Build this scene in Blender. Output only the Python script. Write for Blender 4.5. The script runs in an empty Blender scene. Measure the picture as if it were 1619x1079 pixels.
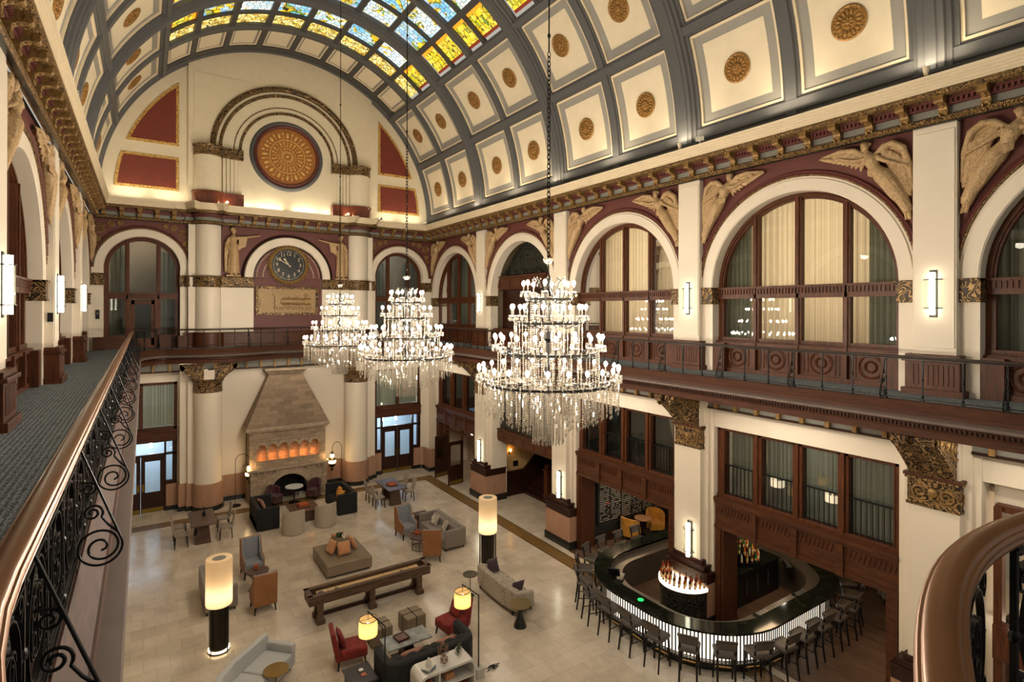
EXPOSURE=0.27; WORLD=.5
P_COVE=30; P_LUN=11; P_ROOM=110; P_DOWN=32; BULB=520
CHX=6.14; CHY=(8.05,14.6,20.95)
import bpy, bmesh, math, random
from mathutils import Vector, Matrix
random.seed(7)
SC=bpy.context.scene
COL=SC.collection
PI=math.pi
cos,sin=math.cos,math.sin
# ---------------------------------------------------------------- mesh builder
class MB:
    def __init__(s): s.v=[]; s.f=[]; s.mi=[]; s.cur=0
    def add(s,vs,fs):
        o=len(s.v); s.v.extend([tuple(p) for p in vs]); s.f.extend([tuple(i+o for i in f) for f in fs]); s.mi.extend([s.cur]*len(fs)); return s
    def box(s,x0,x1,y0,y1,z0,z1,m=None):
        vs=[(x0,y0,z0),(x1,y0,z0),(x1,y1,z0),(x0,y1,z0),(x0,y0,z1),(x1,y0,z1),(x1,y1,z1),(x0,y1,z1)]
        if m: vs=[m(*p) for p in vs]
        return s.add(vs,[(0,3,2,1),(4,5,6,7),(0,1,5,4),(1,2,6,5),(2,3,7,6),(3,0,4,7)])
    def cbox(s,c,d,rz=0,m=None):
        vs=[]
        for z in (-1,1):
            for x,y in ((-1,-1),(1,-1),(1,1),(-1,1)):
                X,Y=x*d[0]/2,y*d[1]/2
                vs.append((c[0]+X*cos(rz)-Y*sin(rz),c[1]+X*sin(rz)+Y*cos(rz),c[2]+z*d[2]/2))
        if m: vs=[m(*p) for p in vs]
        return s.add(vs,[(0,3,2,1),(4,5,6,7),(0,1,5,4),(1,2,6,5),(2,3,7,6),(3,0,4,7)])
    def bar(s,a,b,w,h=None,up=(0,0,1)):
        h=h or w; a=Vector(a); b=Vector(b); t=(b-a).normalized(); u=Vector(up)
        if abs(t.dot(u))>.98: u=Vector((1,0,0))
        x=t.cross(u).normalized(); y=x.cross(t)
        vs=[p+x*i*w/2+y*j*h/2 for p in (a,b) for i,j in ((-1,-1),(1,-1),(1,1),(-1,1))]
        return s.add(vs,[(0,1,2,3),(7,6,5,4),(0,4,5,1),(1,5,6,2),(2,6,7,3),(3,7,4,0)])
    def taper(s,c0,d0,c1,d1):
        vs=[(c[0]+i*d[0]/2,c[1]+j*d[1]/2,c[2]) for c,d in((c0,d0),(c1,d1)) for i,j in ((-1,-1),(1,-1),(1,1),(-1,1))]
        return s.add(vs,[(0,3,2,1),(4,5,6,7),(0,1,5,4),(1,2,6,5),(2,3,7,6),(3,0,4,7)])
    def lathe(s,prof,c=(0,0,0),n=16,cap=True,m=None,a0=0,a1=2*PI):
        full=abs(a1-a0-2*PI)<1e-6; k=n if full else n+1
        vs=[]
        for r,z in prof:
            for i in range(k):
                a=a0+(a1-a0)*i/n; p=(c[0]+r*cos(a),c[1]+r*sin(a),c[2]+z); vs.append(m(*p) if m else p)
        fs=[]
        for j in range(len(prof)-1):
            for i in range(n):
                i2=(i+1)%k
                fs.append((j*k+i,j*k+i2,(j+1)*k+i2,(j+1)*k+i))
        if cap and full:
            fs.append(tuple(range(k-1,-1,-1))); fs.append(tuple((len(prof)-1)*k+i for i in range(k)))
        return s.add(vs,fs)
    def cyl(s,c,r,h,n=16,r2=None): return s.lathe([(r,0),(r if r2 is None else r2,h)],c,n)
    def tube(s,pts,r,n=6,closed=False,caps=True):
        pts=[Vector(p) for p in pts]; N=len(pts); rs=r if isinstance(r,(list,tuple)) else [r]*N
        vs=[];prev=None
        for i,p in enumerate(pts):
            t=(pts[(i+1)%N]-pts[i-1]) if closed else (pts[min(i+1,N-1)]-pts[max(i-1,0)])
            if t.length<1e-9: t=Vector((0,0,1))
            t.normalize()
            if prev is None:
                u=Vector((0,0,1)) if abs(t.z)<.9 else Vector((1,0,0)); x=t.cross(u).normalized()
            else:
                x=prev-t*prev.dot(t)
                if x.length<1e-6: x=t.orthogonal()
                x.normalize()
            prev=x; y=t.cross(x)
            for k in range(n):
                a=2*PI*k/n+PI/n; vs.append(p+x*cos(a)*rs[i]+y*sin(a)*rs[i])
        fs=[]
        for i in range(N if closed else N-1):
            j=(i+1)%N
            for k in range(n): fs.append((i*n+k,i*n+(k+1)%n,j*n+(k+1)%n,j*n+k))
        if caps and not closed: fs.append(tuple(range(n-1,-1,-1))); fs.append(tuple((N-1)*n+k for k in range(n)))
        return s.add(vs,fs)
    def prism(s,poly,z0,z1,m=None):
        n=len(poly); vs=[(x,y,z0) for x,y in poly]+[(x,y,z1) for x,y in poly]
        if m: vs=[m(*p) for p in vs]
        return s.add(vs,[tuple(range(n-1,-1,-1)),tuple(range(n,2*n))]+[(i,(i+1)%n,n+(i+1)%n,n+i) for i in range(n)])
    def sweep(s,prof,path,closed=False,z=0,m=None,caps=True):
        # prof: (outward, height) pairs closed polygon; path 2D list; outward = right-hand side of travel
        N=len(path); vs=[]; k=len(prof)
        for i in range(N):
            p=Vector(path[i][:2])
            a=Vector(path[i-1][:2]) if (closed or i>0) else None
            b=Vector(path[(i+1)%N][:2]) if (closed or i<N-1) else None
            d1=(p-a).normalized() if a is not None else (b-p).normalized()
            d2=(b-p).normalized() if b is not None else d1
            n1=Vector((d1.y,-d1.x)); n2=Vector((d2.y,-d2.x)); nn=(n1+n2)
            if nn.length<1e-6: nn=n1
            nn.normalize(); q=nn/max(.35,nn.dot(n1))
            for o,h in prof:
                v=(p.x+q.x*o,p.y+q.y*o,z+h); vs.append(m(*v) if m else v)
        fs=[]
        for i in range(N if closed else N-1):
            j=(i+1)%N
            for t in range(k): fs.append((i*k+t,i*k+(t+1)%k,j*k+(t+1)%k,j*k+t))
        if caps and not closed: fs.append(tuple(range(k-1,-1,-1))); fs.append(tuple((N-1)*k+t for t in range(k)))
        return s.add(vs,fs)
    def arc(s,c,u,w,n,r,prof,a0=0,a1=PI,seg=32,closedprof=True,asp=1):
        c=Vector(c);u=Vector(u);w=Vector(w);n=Vector(n);k=len(prof);vs=[]
        full=abs(a1-a0-2*PI)<1e-6; N=seg if full else seg+1
        for i in range(N):
            a=a0+(a1-a0)*i/seg
            for dr,dn in prof: vs.append(c+(u*cos(a)+w*sin(a)*asp)*(r+dr)+n*dn)
        fs=[]
        for i in range(seg):
            j=(i+1)%N
            for t in range(k if closedprof else k-1): fs.append((i*k+t,i*k+(t+1)%k,j*k+(t+1)%k,j*k+t))
        if closedprof and not full: fs.append(tuple(range(k-1,-1,-1))); fs.append(tuple(seg*k+t for t in range(k)))
        return s.add(vs,fs)
    def ell(s,c,r,n=12,k=8,rot=None):
        c=Vector(c); vs=[]; 
        M=rot or Matrix.Identity(3)
        vs.append(c+M@Vector((0,0,-r[2])))
        for j in range(1,k):
            a=-PI/2+PI*j/k
            for i in range(n):
                b=2*PI*i/n; vs.append(c+M@Vector((r[0]*cos(a)*cos(b),r[1]*cos(a)*sin(b),r[2]*sin(a))))
        vs.append(c+M@Vector((0,0,r[2])))
        fs=[(0,1+(i+1)%n,1+i) for i in range(n)]
        for j in range(k-2):
            for i in range(n): fs.append((1+j*n+i,1+j*n+(i+1)%n,1+(j+1)*n+(i+1)%n,1+(j+1)*n+i))
        L=len(vs)-1; o=1+(k-2)*n
        fs+=[(L,o+i,o+(i+1)%n) for i in range(n)]
        return s.add(vs,fs)
    def grid(s,fn,nu,nv):
        vs=[fn(i/nu,j/nv) for i in range(nu+1) for j in range(nv+1)]
        return s.add(vs,[(i*(nv+1)+j,(i+1)*(nv+1)+j,(i+1)*(nv+1)+j+1,i*(nv+1)+j+1) for i in range(nu) for j in range(nv)])
    def pillow(s,c,size,rot=None,n=8,t=.5):
        M=rot or Matrix.Identity(3); c=Vector(c)
        for sg in (1,-1):
            def fn(a,b):
                x=2*a-1;y=2*b-1
                e=((1-x**4)*(1-y**4))**t
                k=1-.07*(1-abs(x))*1*abs(y)-.07*(1-abs(y))*abs(x)
                return c+M@Vector((x*size[0]/2*k,y*size[1]/2*k,sg*e*size[2]/2))
            s.grid(fn,n,n)
        return s
    def merge(s,o,M=None):
        if M is None: return s.add(o.v,o.f)
        return s.add([M@Vector(p) for p in o.v],o.f)
    def obj(s,name,mat,parent=None,bevel=0,smooth=40,subsurf=0,seg=2,loc=None,rz=None):
        me=bpy.data.meshes.new(name); me.from_pydata([tuple(p) for p in s.v],[],s.f)
        mats=mat if isinstance(mat,(list,tuple)) else [mat]
        for q in mats: me.materials.append(q)
        if len(mats)>1: me.polygons.foreach_set('material_index',s.mi)
        bm=bmesh.new(); bm.from_mesh(me); bmesh.ops.remove_doubles(bm,verts=bm.verts,dist=1e-5); bmesh.ops.recalc_face_normals(bm,faces=bm.faces); bm.to_mesh(me); bm.free()
        if smooth:
            me.polygons.foreach_set('use_smooth',[True]*len(me.polygons)); me.set_sharp_from_angle(angle=math.radians(smooth))
        me.update()
        o=bpy.data.objects.new(name,me); COL.objects.link(o)
        if parent: o.parent=parent
        if loc: o.location=loc
        if rz is not None: o.rotation_euler=(0,0,rz)
        if bevel:
            b=o.modifiers.new('b','BEVEL'); b.width=bevel; b.segments=seg; b.limit_method='ANGLE'; b.angle_limit=math.radians(40)
        if subsurf:
            b=o.modifiers.new('s','SUBSURF'); b.levels=subsurf; b.render_levels=subsurf
        return o
def empty(name,loc=(0,0,0),rz=0):
    o=bpy.data.objects.new(name,None); COL.objects.link(o); o.location=loc; o.rotation_euler=(0,0,rz); o.empty_display_size=.1; return o
def tag(o,label,cat,group=None,kind=None):
    if label: o['label']=label
    if cat: o['category']=cat
    if group: o['group']=group
    if kind: o['kind']=kind
    return o
def thing(name,label,cat,loc=(0,0,0),rz=0,group=None): return tag(empty(name,loc,rz),label,cat,group)
def struct(o,label=None):
    o['kind']='structure'
    if label: o['label']=label
    return o
def dup(root,loc=None,rz=None,label=None,group=None,scale=None):
    def cp(o,par):
        c=o.copy(); COL.objects.link(c)
        if par is not None: c.parent=par
        for ch in kids.get(o.name,[]): cp(ch,c)
        return c
    kids={}
    def walk(o):
        kids[o.name]=list(o.children)
        for ch in o.children: walk(ch)
    walk(root)
    r=cp(root,None)
    if loc is not None: r.location=loc
    if rz is not None: r.rotation_euler=(0,0,rz)
    if scale is not None: r.scale=scale
    if label: r['label']=label
    if group: r['group']=group
    return r
def rotm(rx=0,ry=0,rz=0):
    return Matrix.Rotation(rz,3,'Z')@Matrix.Rotation(ry,3,'Y')@Matrix.Rotation(rx,3,'X')
# ---------------------------------------------------------------- materials
def lin(h):
    h=h.lstrip('#'); r=[int(h[i:i+2],16)/255 for i in (0,2,4)]
    return tuple(c/12.92 if c<=.04045 else ((c+.055)/1.055)**2.4 for c in r)+(1,)
MATS={}
class NT:
    def __init__(s,name):
        s.m=bpy.data.materials.new(name); s.m.use_nodes=True; s.t=s.m.node_tree; s.n=s.t.nodes; s.l=s.t.links
        s.b=s.n['Principled BSDF']; s.out=s.n['Material Output']
        s.tc=s.n.new('ShaderNodeTexCoord')
    def new(s,t,**k):
        q=s.n.new(t)
        for a,v in k.items():
            if hasattr(q,a) and a not in q.inputs: setattr(q,a,v)
            else: q.inputs[a].default_value=v
        return q
    def link(s,a,b): s.l.new(a,b)
    def coord(s,kind='Object',scale=(1,1,1),rot=(0,0,0),loc=(0,0,0)):
        mp=s.n.new('ShaderNodeMapping'); mp.inputs['Scale'].default_value=scale; mp.inputs['Rotation'].default_value=rot; mp.inputs['Location'].default_value=loc
        if kind=='World':
            g=s.n.new('ShaderNodeNewGeometry'); s.link(g.outputs['Position'],mp.inputs['Vector'])
        else: s.link(s.tc.outputs[kind],mp.inputs['Vector'])
        return mp.outputs['Vector']
    def noise(s,vec,scale=5,detail=3,rough=.5,dist=0):
        q=s.n.new('ShaderNodeTexNoise'); q.inputs['Scale'].default_value=scale; q.inputs['Detail'].default_value=detail; q.inputs['Roughness'].default_value=rough; q.inputs['Distortion'].default_value=dist
        s.link(vec,q.inputs['Vector']); return q.outputs['Fac']
    def ramp(s,fac,stops,interp='LINEAR'):
        q=s.n.new('ShaderNodeValToRGB'); q.color_ramp.interpolation=interp; e=q.color_ramp.elements
        while len(e)<len(stops): e.new(.5)
        for i,(p,c) in enumerate(stops): e[i].position=p; e[i].color=c if not isinstance(c,str) else lin(c)
        s.link(fac,q.inputs['Fac']); return q.outputs['Color']
    def bump(s,h,strength=.3,dist=.02):
        q=s.n.new('ShaderNodeBump'); q.inputs['Strength'].default_value=strength; q.inputs['Distance'].default_value=dist
        s.link(h,q.inputs['Height']); s.link(q.outputs['Normal'],s.b.inputs['Normal'])
    def mix(s,f,a,b,mode='MIX'):
        q=s.n.new('ShaderNodeMix'); q.data_type='RGBA'; q.blend_type=mode
        for v,i in ((f,0),(a,6),(b,7)):
            if hasattr(v,'links') or hasattr(v,'is_output'): s.link(v,q.inputs[i])
            else: q.inputs[i].default_value=lin(v) if isinstance(v,str) else v
        return q.outputs[2]
    def math(s,op,a,b=0):
        q=s.n.new('ShaderNodeMath'); q.operation=op
        for v,i in ((a,0),(b,1)):
            if hasattr(v,'is_output'): s.link(v,q.inputs[i])
            else: q.inputs[i].default_value=v
        return q.outputs[0]
    def sep(s,vec):
        q=s.n.new('ShaderNodeSeparateXYZ'); s.link(vec,q.inputs[0]); return q.outputs
    def set(s,**k):
        nm={'base':'Base Color','rough':'Roughness','metal':'Metallic','spec':'Specular IOR Level','trans':'Transmission Weight','ior':'IOR','emit':'Emission Color','es':'Emission Strength','coat':'Coat Weight','sheen':'Sheen Weight','alpha':'Alpha'}
        for a,v in k.items():
            i=s.b.inputs[nm[a]]
            if hasattr(v,'is_output'): s.link(v,i)
            else: i.default_value=lin(v) if isinstance(v,str) else v
        return s
def plain(name,col,rough=.6,metal=0,var=.08,scale=3,bump=0,bscale=40,coord='World',**k):
    if name in MATS: return MATS[name]
    t=NT(name); v=t.coord(coord)
    f=t.noise(v,scale,4)
    c=lin(col); d=tuple(x*(1-var) for x in c[:3])+(1,); e=tuple(min(1,x*(1+var)) for x in c[:3])+(1,)
    t.set(base=t.ramp(f,[(.3,d),(.7,e)]),rough=rough,metal=metal,**k)
    if bump: t.bump(t.noise(v,bscale,3),bump,.01)
    MATS[name]=t.m; return t.m
def wood(name,c1,c2,rough=.4,scale=1,axis='Z',coat=.1):
    if name in MATS: return MATS[name]
    t=NT(name); sc={'Z':(9,9,.9),'X':(.9,9,9),'Y':(9,.9,9)}[axis]
    v=t.coord('World',scale=tuple(q*scale for q in sc))
    f=t.noise(v,1.6,6,.6,1.2); g=t.noise(v,9,3)
    m=t.math('ADD',t.math('MULTIPLY',f,.75),t.math('MULTIPLY',g,.25))
    t.set(base=t.ramp(m,[(.3,c1),(.7,c2)]),rough=rough,coat=coat,spec=.28); t.b.inputs['Coat Roughness'].default_value=.25
    MATS[name]=t.m; return t.m
def emis(name,col,strength,base='#ffffff'):
    if name in MATS: return MATS[name]
    t=NT(name); t.set(base=base,emit=col,es=strength,rough=.5); MATS[name]=t.m; return t.m
def ornament(name,c1,c2,scale=14,strength=.8,metal=.35,rough=.45,dist=.03,thr=(-.55,.35)):
    """curling raised tracery: contour bands of a smooth noise field, broken up by small leaves"""
    if name in MATS: return MATS[name]
    t=NT(name); v=t.coord('World')
    n=t.noise(v,scale*.28,1,.4,.6); s1=t.math('SINE',t.math('MULTIPLY',n,46))
    q=t.new('ShaderNodeTexVoronoi'); q.inputs['Scale'].default_value=scale*1.6; t.link(v,q.inputs['Vector'])
    h=t.math('ADD',s1,t.math('MULTIPLY',t.math('SUBTRACT',.45,q.outputs['Distance']),1.3))
    mr=t.new('ShaderNodeMapRange'); mr.inputs['From Min'].default_value=thr[0]; mr.inputs['From Max'].default_value=thr[1]; t.link(h,mr.inputs['Value'])
    t.set(base=t.ramp(mr.outputs[0],[(.1,c1),(.85,c2)]),rough=rough,metal=metal); t.bump(mr.outputs[0],strength,dist)
    MATS[name]=t.m; return t.m
cream=plain('cream_plaster','#d6cbb8',.55,var=.03,scale=.6)
cream_warm=plain('cream_panel','#d9cdb3',.6,var=.03)
cream_trim=plain('cream_trim_paint','#dccdb0',.45,var=.03)
maroon=plain('maroon_paint','#5e302a',.6,var=.05)
slate=plain('slate_grey_paint','#505153',.5,var=.05)
slate_lt=plain('warm_grey_stencil','#8e8c86',.55,var=.04)
slate_dk=plain('dark_slate_paint','#3d3d3e',.5,var=.05)
bluegrey=plain('blue_grey_frieze_paint','#7e7d74',.6,var=.04)
gold=ornament('gilded_plaster','#2a1e10','#937448',16,.9)
gold_fine=ornament('fine_gilding','#33230f','#9c7b4a',34,.8,dist=.015)
gold_plain=plain('gold_leaf_paint','#86683a',.45,.3,var=.35,scale=14,bump=.5,bscale=40)
gold_bright=ornament('bright_gilding','#8a6228','#e6bd6c',26,.35,.25,.4,.015)
figure=ornament('old_ivory_plaster','#8a6f4c','#b3956b',26,.35,0,.55,.012,(-1.6,.4))
wood_red=wood('red_mahogany','#281307','#65371c',.45,coat=.02)
wood_redh=wood('mahogany_lengthwise','#281307','#5d341c',.5,axis='Y',coat=.02)
wood_redx=wood('mahogany_crosswise','#281307','#5d341c',.5,axis='X',coat=.02)
wood_dark=wood('dark_walnut','#160b07','#3a1d12',.35)
wood_tan=wood('tan_oak_panelling','#8a6650','#b08b72',.45,scale=1.4)
wood_table=wood('brown_table_wood','#382720','#5d473a',.4,axis='X')
wood_shuffle=wood('weathered_oak','#33251b','#6b5440',.5,axis='X')
wood_stool=wood('stool_frame_wood','#0a0706','#1b130f',.5,coat=0)
black=plain('black_lacquer','#0d0f0f',.25,var=.1)
black_base=plain('black_stone_plinth','#141715',.25,var=.2)
iron=plain('wrought_iron','#17191a',.4,.6,var=.2,scale=12)
brass=plain('polished_brass','#9c7a3c',.22,.95,var=.1)
brass_kick=plain('brass_kickplate','#8a7434',.35,.8,var=.08)
stone=None
def mk_floor():
    t=NT('travertine_tiles'); v=t.coord('World')
    b=t.new('ShaderNodeTexBrick'); b.offset=.5; b.inputs['Scale'].default_value=1; b.inputs['Mortar Size'].default_value=.005; b.inputs['Brick Width'].default_value=.6; b.inputs['Row Height'].default_value=.6; b.inputs['Bias'].default_value=0
    b.inputs['Color1'].default_value=(0,0,0,1); b.inputs['Color2'].default_value=(1,1,1,1); b.inputs['Mortar'].default_value=(.5,.5,.5,1)
    t.link(v,b.inputs['Vector'])
    n=t.noise(v,1.3,5,.6,.6); n2=t.noise(v,7,4)
    f=t.math('ADD',t.math('MULTIPLY',b.outputs['Color'],.22),t.math('ADD',t.math('MULTIPLY',n,.62),t.math('MULTIPLY',n2,.16)))
    c=t.ramp(f,[(.2,'#a39887'),(.5,'#bdb09d'),(.8,'#cfc3b0')])
    c=t.mix(t.math('MULTIPLY',b.outputs['Fac'],.55),c,'#8a7a66')
    t.set(base=c,rough=t.ramp(n2,[(.3,(.13,.13,.13,1)),(.7,(.25,.25,.25,1))]))
    return t.m
floor_mat=mk_floor()
def mk_band():
    t=NT('mosaic_border'); v=t.coord('World')
    n=t.noise(v,9,4,.6,2); n2=t.noise(v,2,3)
    w=t.new('ShaderNodeTexVoronoi'); w.inputs['Scale'].default_value=26; t.link(v,w.inputs['Vector'])
    f=t.math('ADD',t.math('MULTIPLY',n,.7),t.math('MULTIPLY',w.outputs['Distance'],.5))
    t.set(base=t.ramp(f,[(.3,'#33230f'),(.5,'#5c421f'),(.7,'#7d6236')]),rough=.3)
    return t.m
band_mat=mk_band()
def mk_carpet():
    t=NT('blue_grey_carpet'); v=t.coord('World')
    w=t.new('ShaderNodeTexWave'); w.bands_direction='X'; w.inputs['Scale'].default_value=5; w.inputs['Distortion'].default_value=7; w.inputs['Detail'].default_value=3; w.inputs['Detail Scale'].default_value=5
    t.link(v,w.inputs['Vector']); n=t.noise(v,60,3)
    f=t.math('ADD',t.math('MULTIPLY',w.outputs['Fac'],.5),t.math('MULTIPLY',n,.5))
    t.set(base=t.ramp(f,[(.25,'#3c4447'),(.75,'#8d989e')]),rough=.95); t.bump(f,.5,.01); return t.m
carpet=mk_carpet()
brown_floor=wood('brown_plank_floor','#3f2f26','#6b5444',.35,scale=.5,axis='Y')
def mk_stone():
    t=NT('split_face_limestone'); v=t.coord('World',rot=(PI/2,0,0))
    b=t.new('ShaderNodeTexBrick'); b.offset=.37; b.squash=1.0; b.inputs['Scale'].default_value=1; b.inputs['Mortar Size'].default_value=.008; b.inputs['Brick Width'].default_value=.42; b.inputs['Row Height'].default_value=.16
    b.inputs['Color1'].default_value=lin('#77664f'); b.inputs['Color2'].default_value=lin('#a08c72'); b.inputs['Mortar'].default_value=lin('#6e5f50')
    t.link(v,b.inputs['Vector']); n=t.noise(v,6,5,.6)
    c=t.mix(.35,b.outputs['Color'],t.ramp(n,[(.3,'#7c6a5a'),(.7,'#bba78f')]))
    t.set(base=c,rough=.85); h=t.math('ADD',t.math('MULTIPLY',b.outputs['Fac'],-.6),n); t.bump(h,.7,.04); return t.m
stone=mk_stone()
def mk_stone2():
    t=NT('smooth_hood_limestone'); v=t.coord('World',rot=(PI/2,0,0))
    b=t.new('ShaderNodeTexBrick'); b.offset=.5; b.inputs['Scale'].default_value=1; b.inputs['Mortar Size'].default_value=.006; b.inputs['Brick Width'].default_value=.7; b.inputs['Row Height'].default_value=.2
    b.inputs['Color1'].default_value=lin('#6d5b49'); b.inputs['Color2'].default_value=lin('#8f7c66'); b.inputs['Mortar'].default_value=lin('#6a5c4d')
    t.link(v,b.inputs['Vector']); n=t.noise(v,4,4)
    t.set(base=t.mix(.3,b.outputs['Color'],t.ramp(n,[(.3,'#6b5a48'),(.7,'#958269')])),rough=.85); t.bump(n,.3,.02); return t.m
stone2=mk_stone2()
stone_trim=plain('carved_limestone','#9c8a74',.8,var=.2,scale=5,bump=.4)
def mk_glass(name='clear_glass',tint='#ffffff',rough=0,mixf=.86):
    t=NT(name); tr=t.new('ShaderNodeBsdfTransparent'); gl=t.new('ShaderNodeBsdfGlossy'); gl.inputs['Roughness'].default_value=rough
    tr.inputs['Color'].default_value=lin(tint); lw=t.new('ShaderNodeFresnel'); lw.inputs['IOR'].default_value=1.5
    f=t.math('ADD',t.math('MULTIPLY',lw.outputs[0],.9),.02)
    mx=t.new('ShaderNodeMixShader'); t.link(f,mx.inputs[0]); t.link(tr.outputs[0],mx.inputs[1]); t.link(gl.outputs[0],mx.inputs[2])
    t.link(mx.outputs[0],t.out.inputs['Surface']); return t.m
glass=mk_glass(); glass_green=mk_glass('greenish_glass','#cfe0d4')
def mk_curtain(name,c1,c2,scale=26,axis=1,es=0):
    t=NT(name); v=t.coord('World')
    x=t.sep(v)
    co=t.n.new('ShaderNodeCombineXYZ'); t.link(x[axis],co.inputs[0])
    n=t.noise(co.outputs[0],scale,2,.5)
    c=t.ramp(n,[(.3,c1),(.7,c2)])
    t.set(base=c,rough=.9)
    d=t.new('ShaderNodeBsdfTranslucent'); t.link(c,d.inputs['Color']); mx=t.new('ShaderNodeMixShader'); mx.inputs[0].default_value=.6
    t.link(t.b.outputs[0],mx.inputs[1]); t.link(d.outputs[0],mx.inputs[2]); t.link(mx.outputs[0],t.out.inputs['Surface']); return t.m
curtain_warm=mk_curtain('sheer_cream_curtain','#b5a687','#e0d5bd')
curtain_grey=mk_curtain('sheer_grey_green_curtain','#5c6358','#8f978a')
curtain_greyx=mk_curtain('sheer_sage_curtain','#6c7263','#a9ad98',axis=0)
def mk_fabric(name,col,var=.12,scale=60,sheen=.2,rough=.9):
    return plain(name,col,rough,var=var,scale=scale,bump=.25,bscale=160,coord='Object',sheen=sheen)
FZ=-.24; XC=6.16; XR=14.15; XL=-1.83; YF=30.3
VX,VZ,VR=6.2,14.43,8.05
PY=[-1.53,4.91,11.36,17.8,24.25]; BC=[1.69,8.13,14.58,21.02,27.45]
def MR(u,d,z): return (XR+d,u,z)
def ML(u,d,z): return (XL-d,u,z)
def MF(u,d,z): return (u,YF+d,z)
SIDE={'right':MR,'left':ML}
def arch_fill(b,M,u0,u1,uc,r,zs,ztop,d,seg=24):
    """flat wall between u0..u1, zs..ztop with a half round opening"""
    def P(u,z): return M(u,d,z)
    vs=[];fs=[]
    for i in range(seg+1):
        a=PI*i/seg; cu=uc-r*cos(a); cz=zs+r*sin(a)
        vs+= [P(cu,cz),P(cu,ztop)]
    for i in range(seg): fs.append((2*i,2*i+2,2*i+3,2*i+1))
    b.add(vs,fs)
    for a_,b_ in ((u0,uc-r),(uc+r,u1)):
        if b_>a_+1e-4: b.add([P(a_,zs),P(b_,zs),P(b_,ztop),P(a_,ztop)],[(0,1,2,3)])
def ring(b,M,uc,zc,r,prof,a0=0,a1=PI,seg=32):
    o=Vector(M(uc,0,zc)); u=Vector(M(uc+1,0,zc))-o; n=Vector(M(uc,1,zc))-o
    return b.arc(o,u,(0,0,1),n,r,prof,a0,a1,seg)
def arched_window(idx,M,uc,z0,zs,r,d,mull,tz,stilt=0,label=None,mat=None,door=False):
    """wood framed window: round top above zs, mullions at given offsets, transom band tz"""
    mat=mat or wood_red
    w=empty('window_%d'%idx); struct(w,label)
    b=MB(); ft=.17
    ring(b,M,uc,zs,r,[(0,d-.02),(-ft,d-.02),(-ft,d+.12),(0,d+.12)])
    ring(b,M,uc,zs,r,[(-.05,d-.06),(-ft+.05,d-.06),(-ft+.05,d),(-.05,d)])
    for s in (-1,1): b.box(uc+s*r,uc+s*(r-ft),d-.02,d+.12,z0,zs,M)
    b.box(uc-r,uc+r,d-.05,d+.12,z0,z0+.13,M)
    b.obj('frame',mat,w)
    b=MB()
    for m in mull:
        h=math.sqrt(max(.01,(r-.1)**2-m*m))
        b.box(uc+m-.09,uc+m+.09,d-.06,d+.1,z0,zs+h,M)
        b.box(uc+m-.035,uc+m+.035,d-.1,d+.1,z0,zs+h-.02,M)
    b.obj('mullion',mat,w)
    b=MB()
    b.box(uc-r+.02,uc+r-.02,d-.1,d+.12,tz[0],tz[1],M); b.box(uc-r+.02,uc+r-.02,d-.15,d-.05,tz[1]-.05,tz[1],M)
    n=int(2*r/.09)
    for i in range(n): b.box(uc-r+.09*i,uc-r+.09*i+.045,d-.13,d-.09,tz[0]+.12,tz[1]-.07,M)
    b.obj('transom',mat,w,smooth=0)
    es=[-r+ft]+[v for m in mull for v in (m-.09,m+.09)]+[r-ft]
    g=MB()
    for i in range(0,len(es),2):
        a,c=es[i],es[i+1]
        g.add([M(uc+a,d+.05,z0+.13),M(uc+c,d+.05,z0+.13),M(uc+c,d+.05,tz[0]),M(uc+a,d+.05,tz[0])],[(0,1,2,3)])
        ri=r-ft; pts=[(a,tz[1]),(c,tz[1])]
        for k in range(9):
            x=c+(a-c)*k/8; pts.append((x,zs+math.sqrt(max(0,ri*ri-x*x))))
        g.add([M(uc+x,d+.05,z) for x,z in pts],[tuple(range(len(pts)))])
        # sash edge
        s=MB()
    g.obj('pane',glass,w,smooth=0)
    return w
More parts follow.
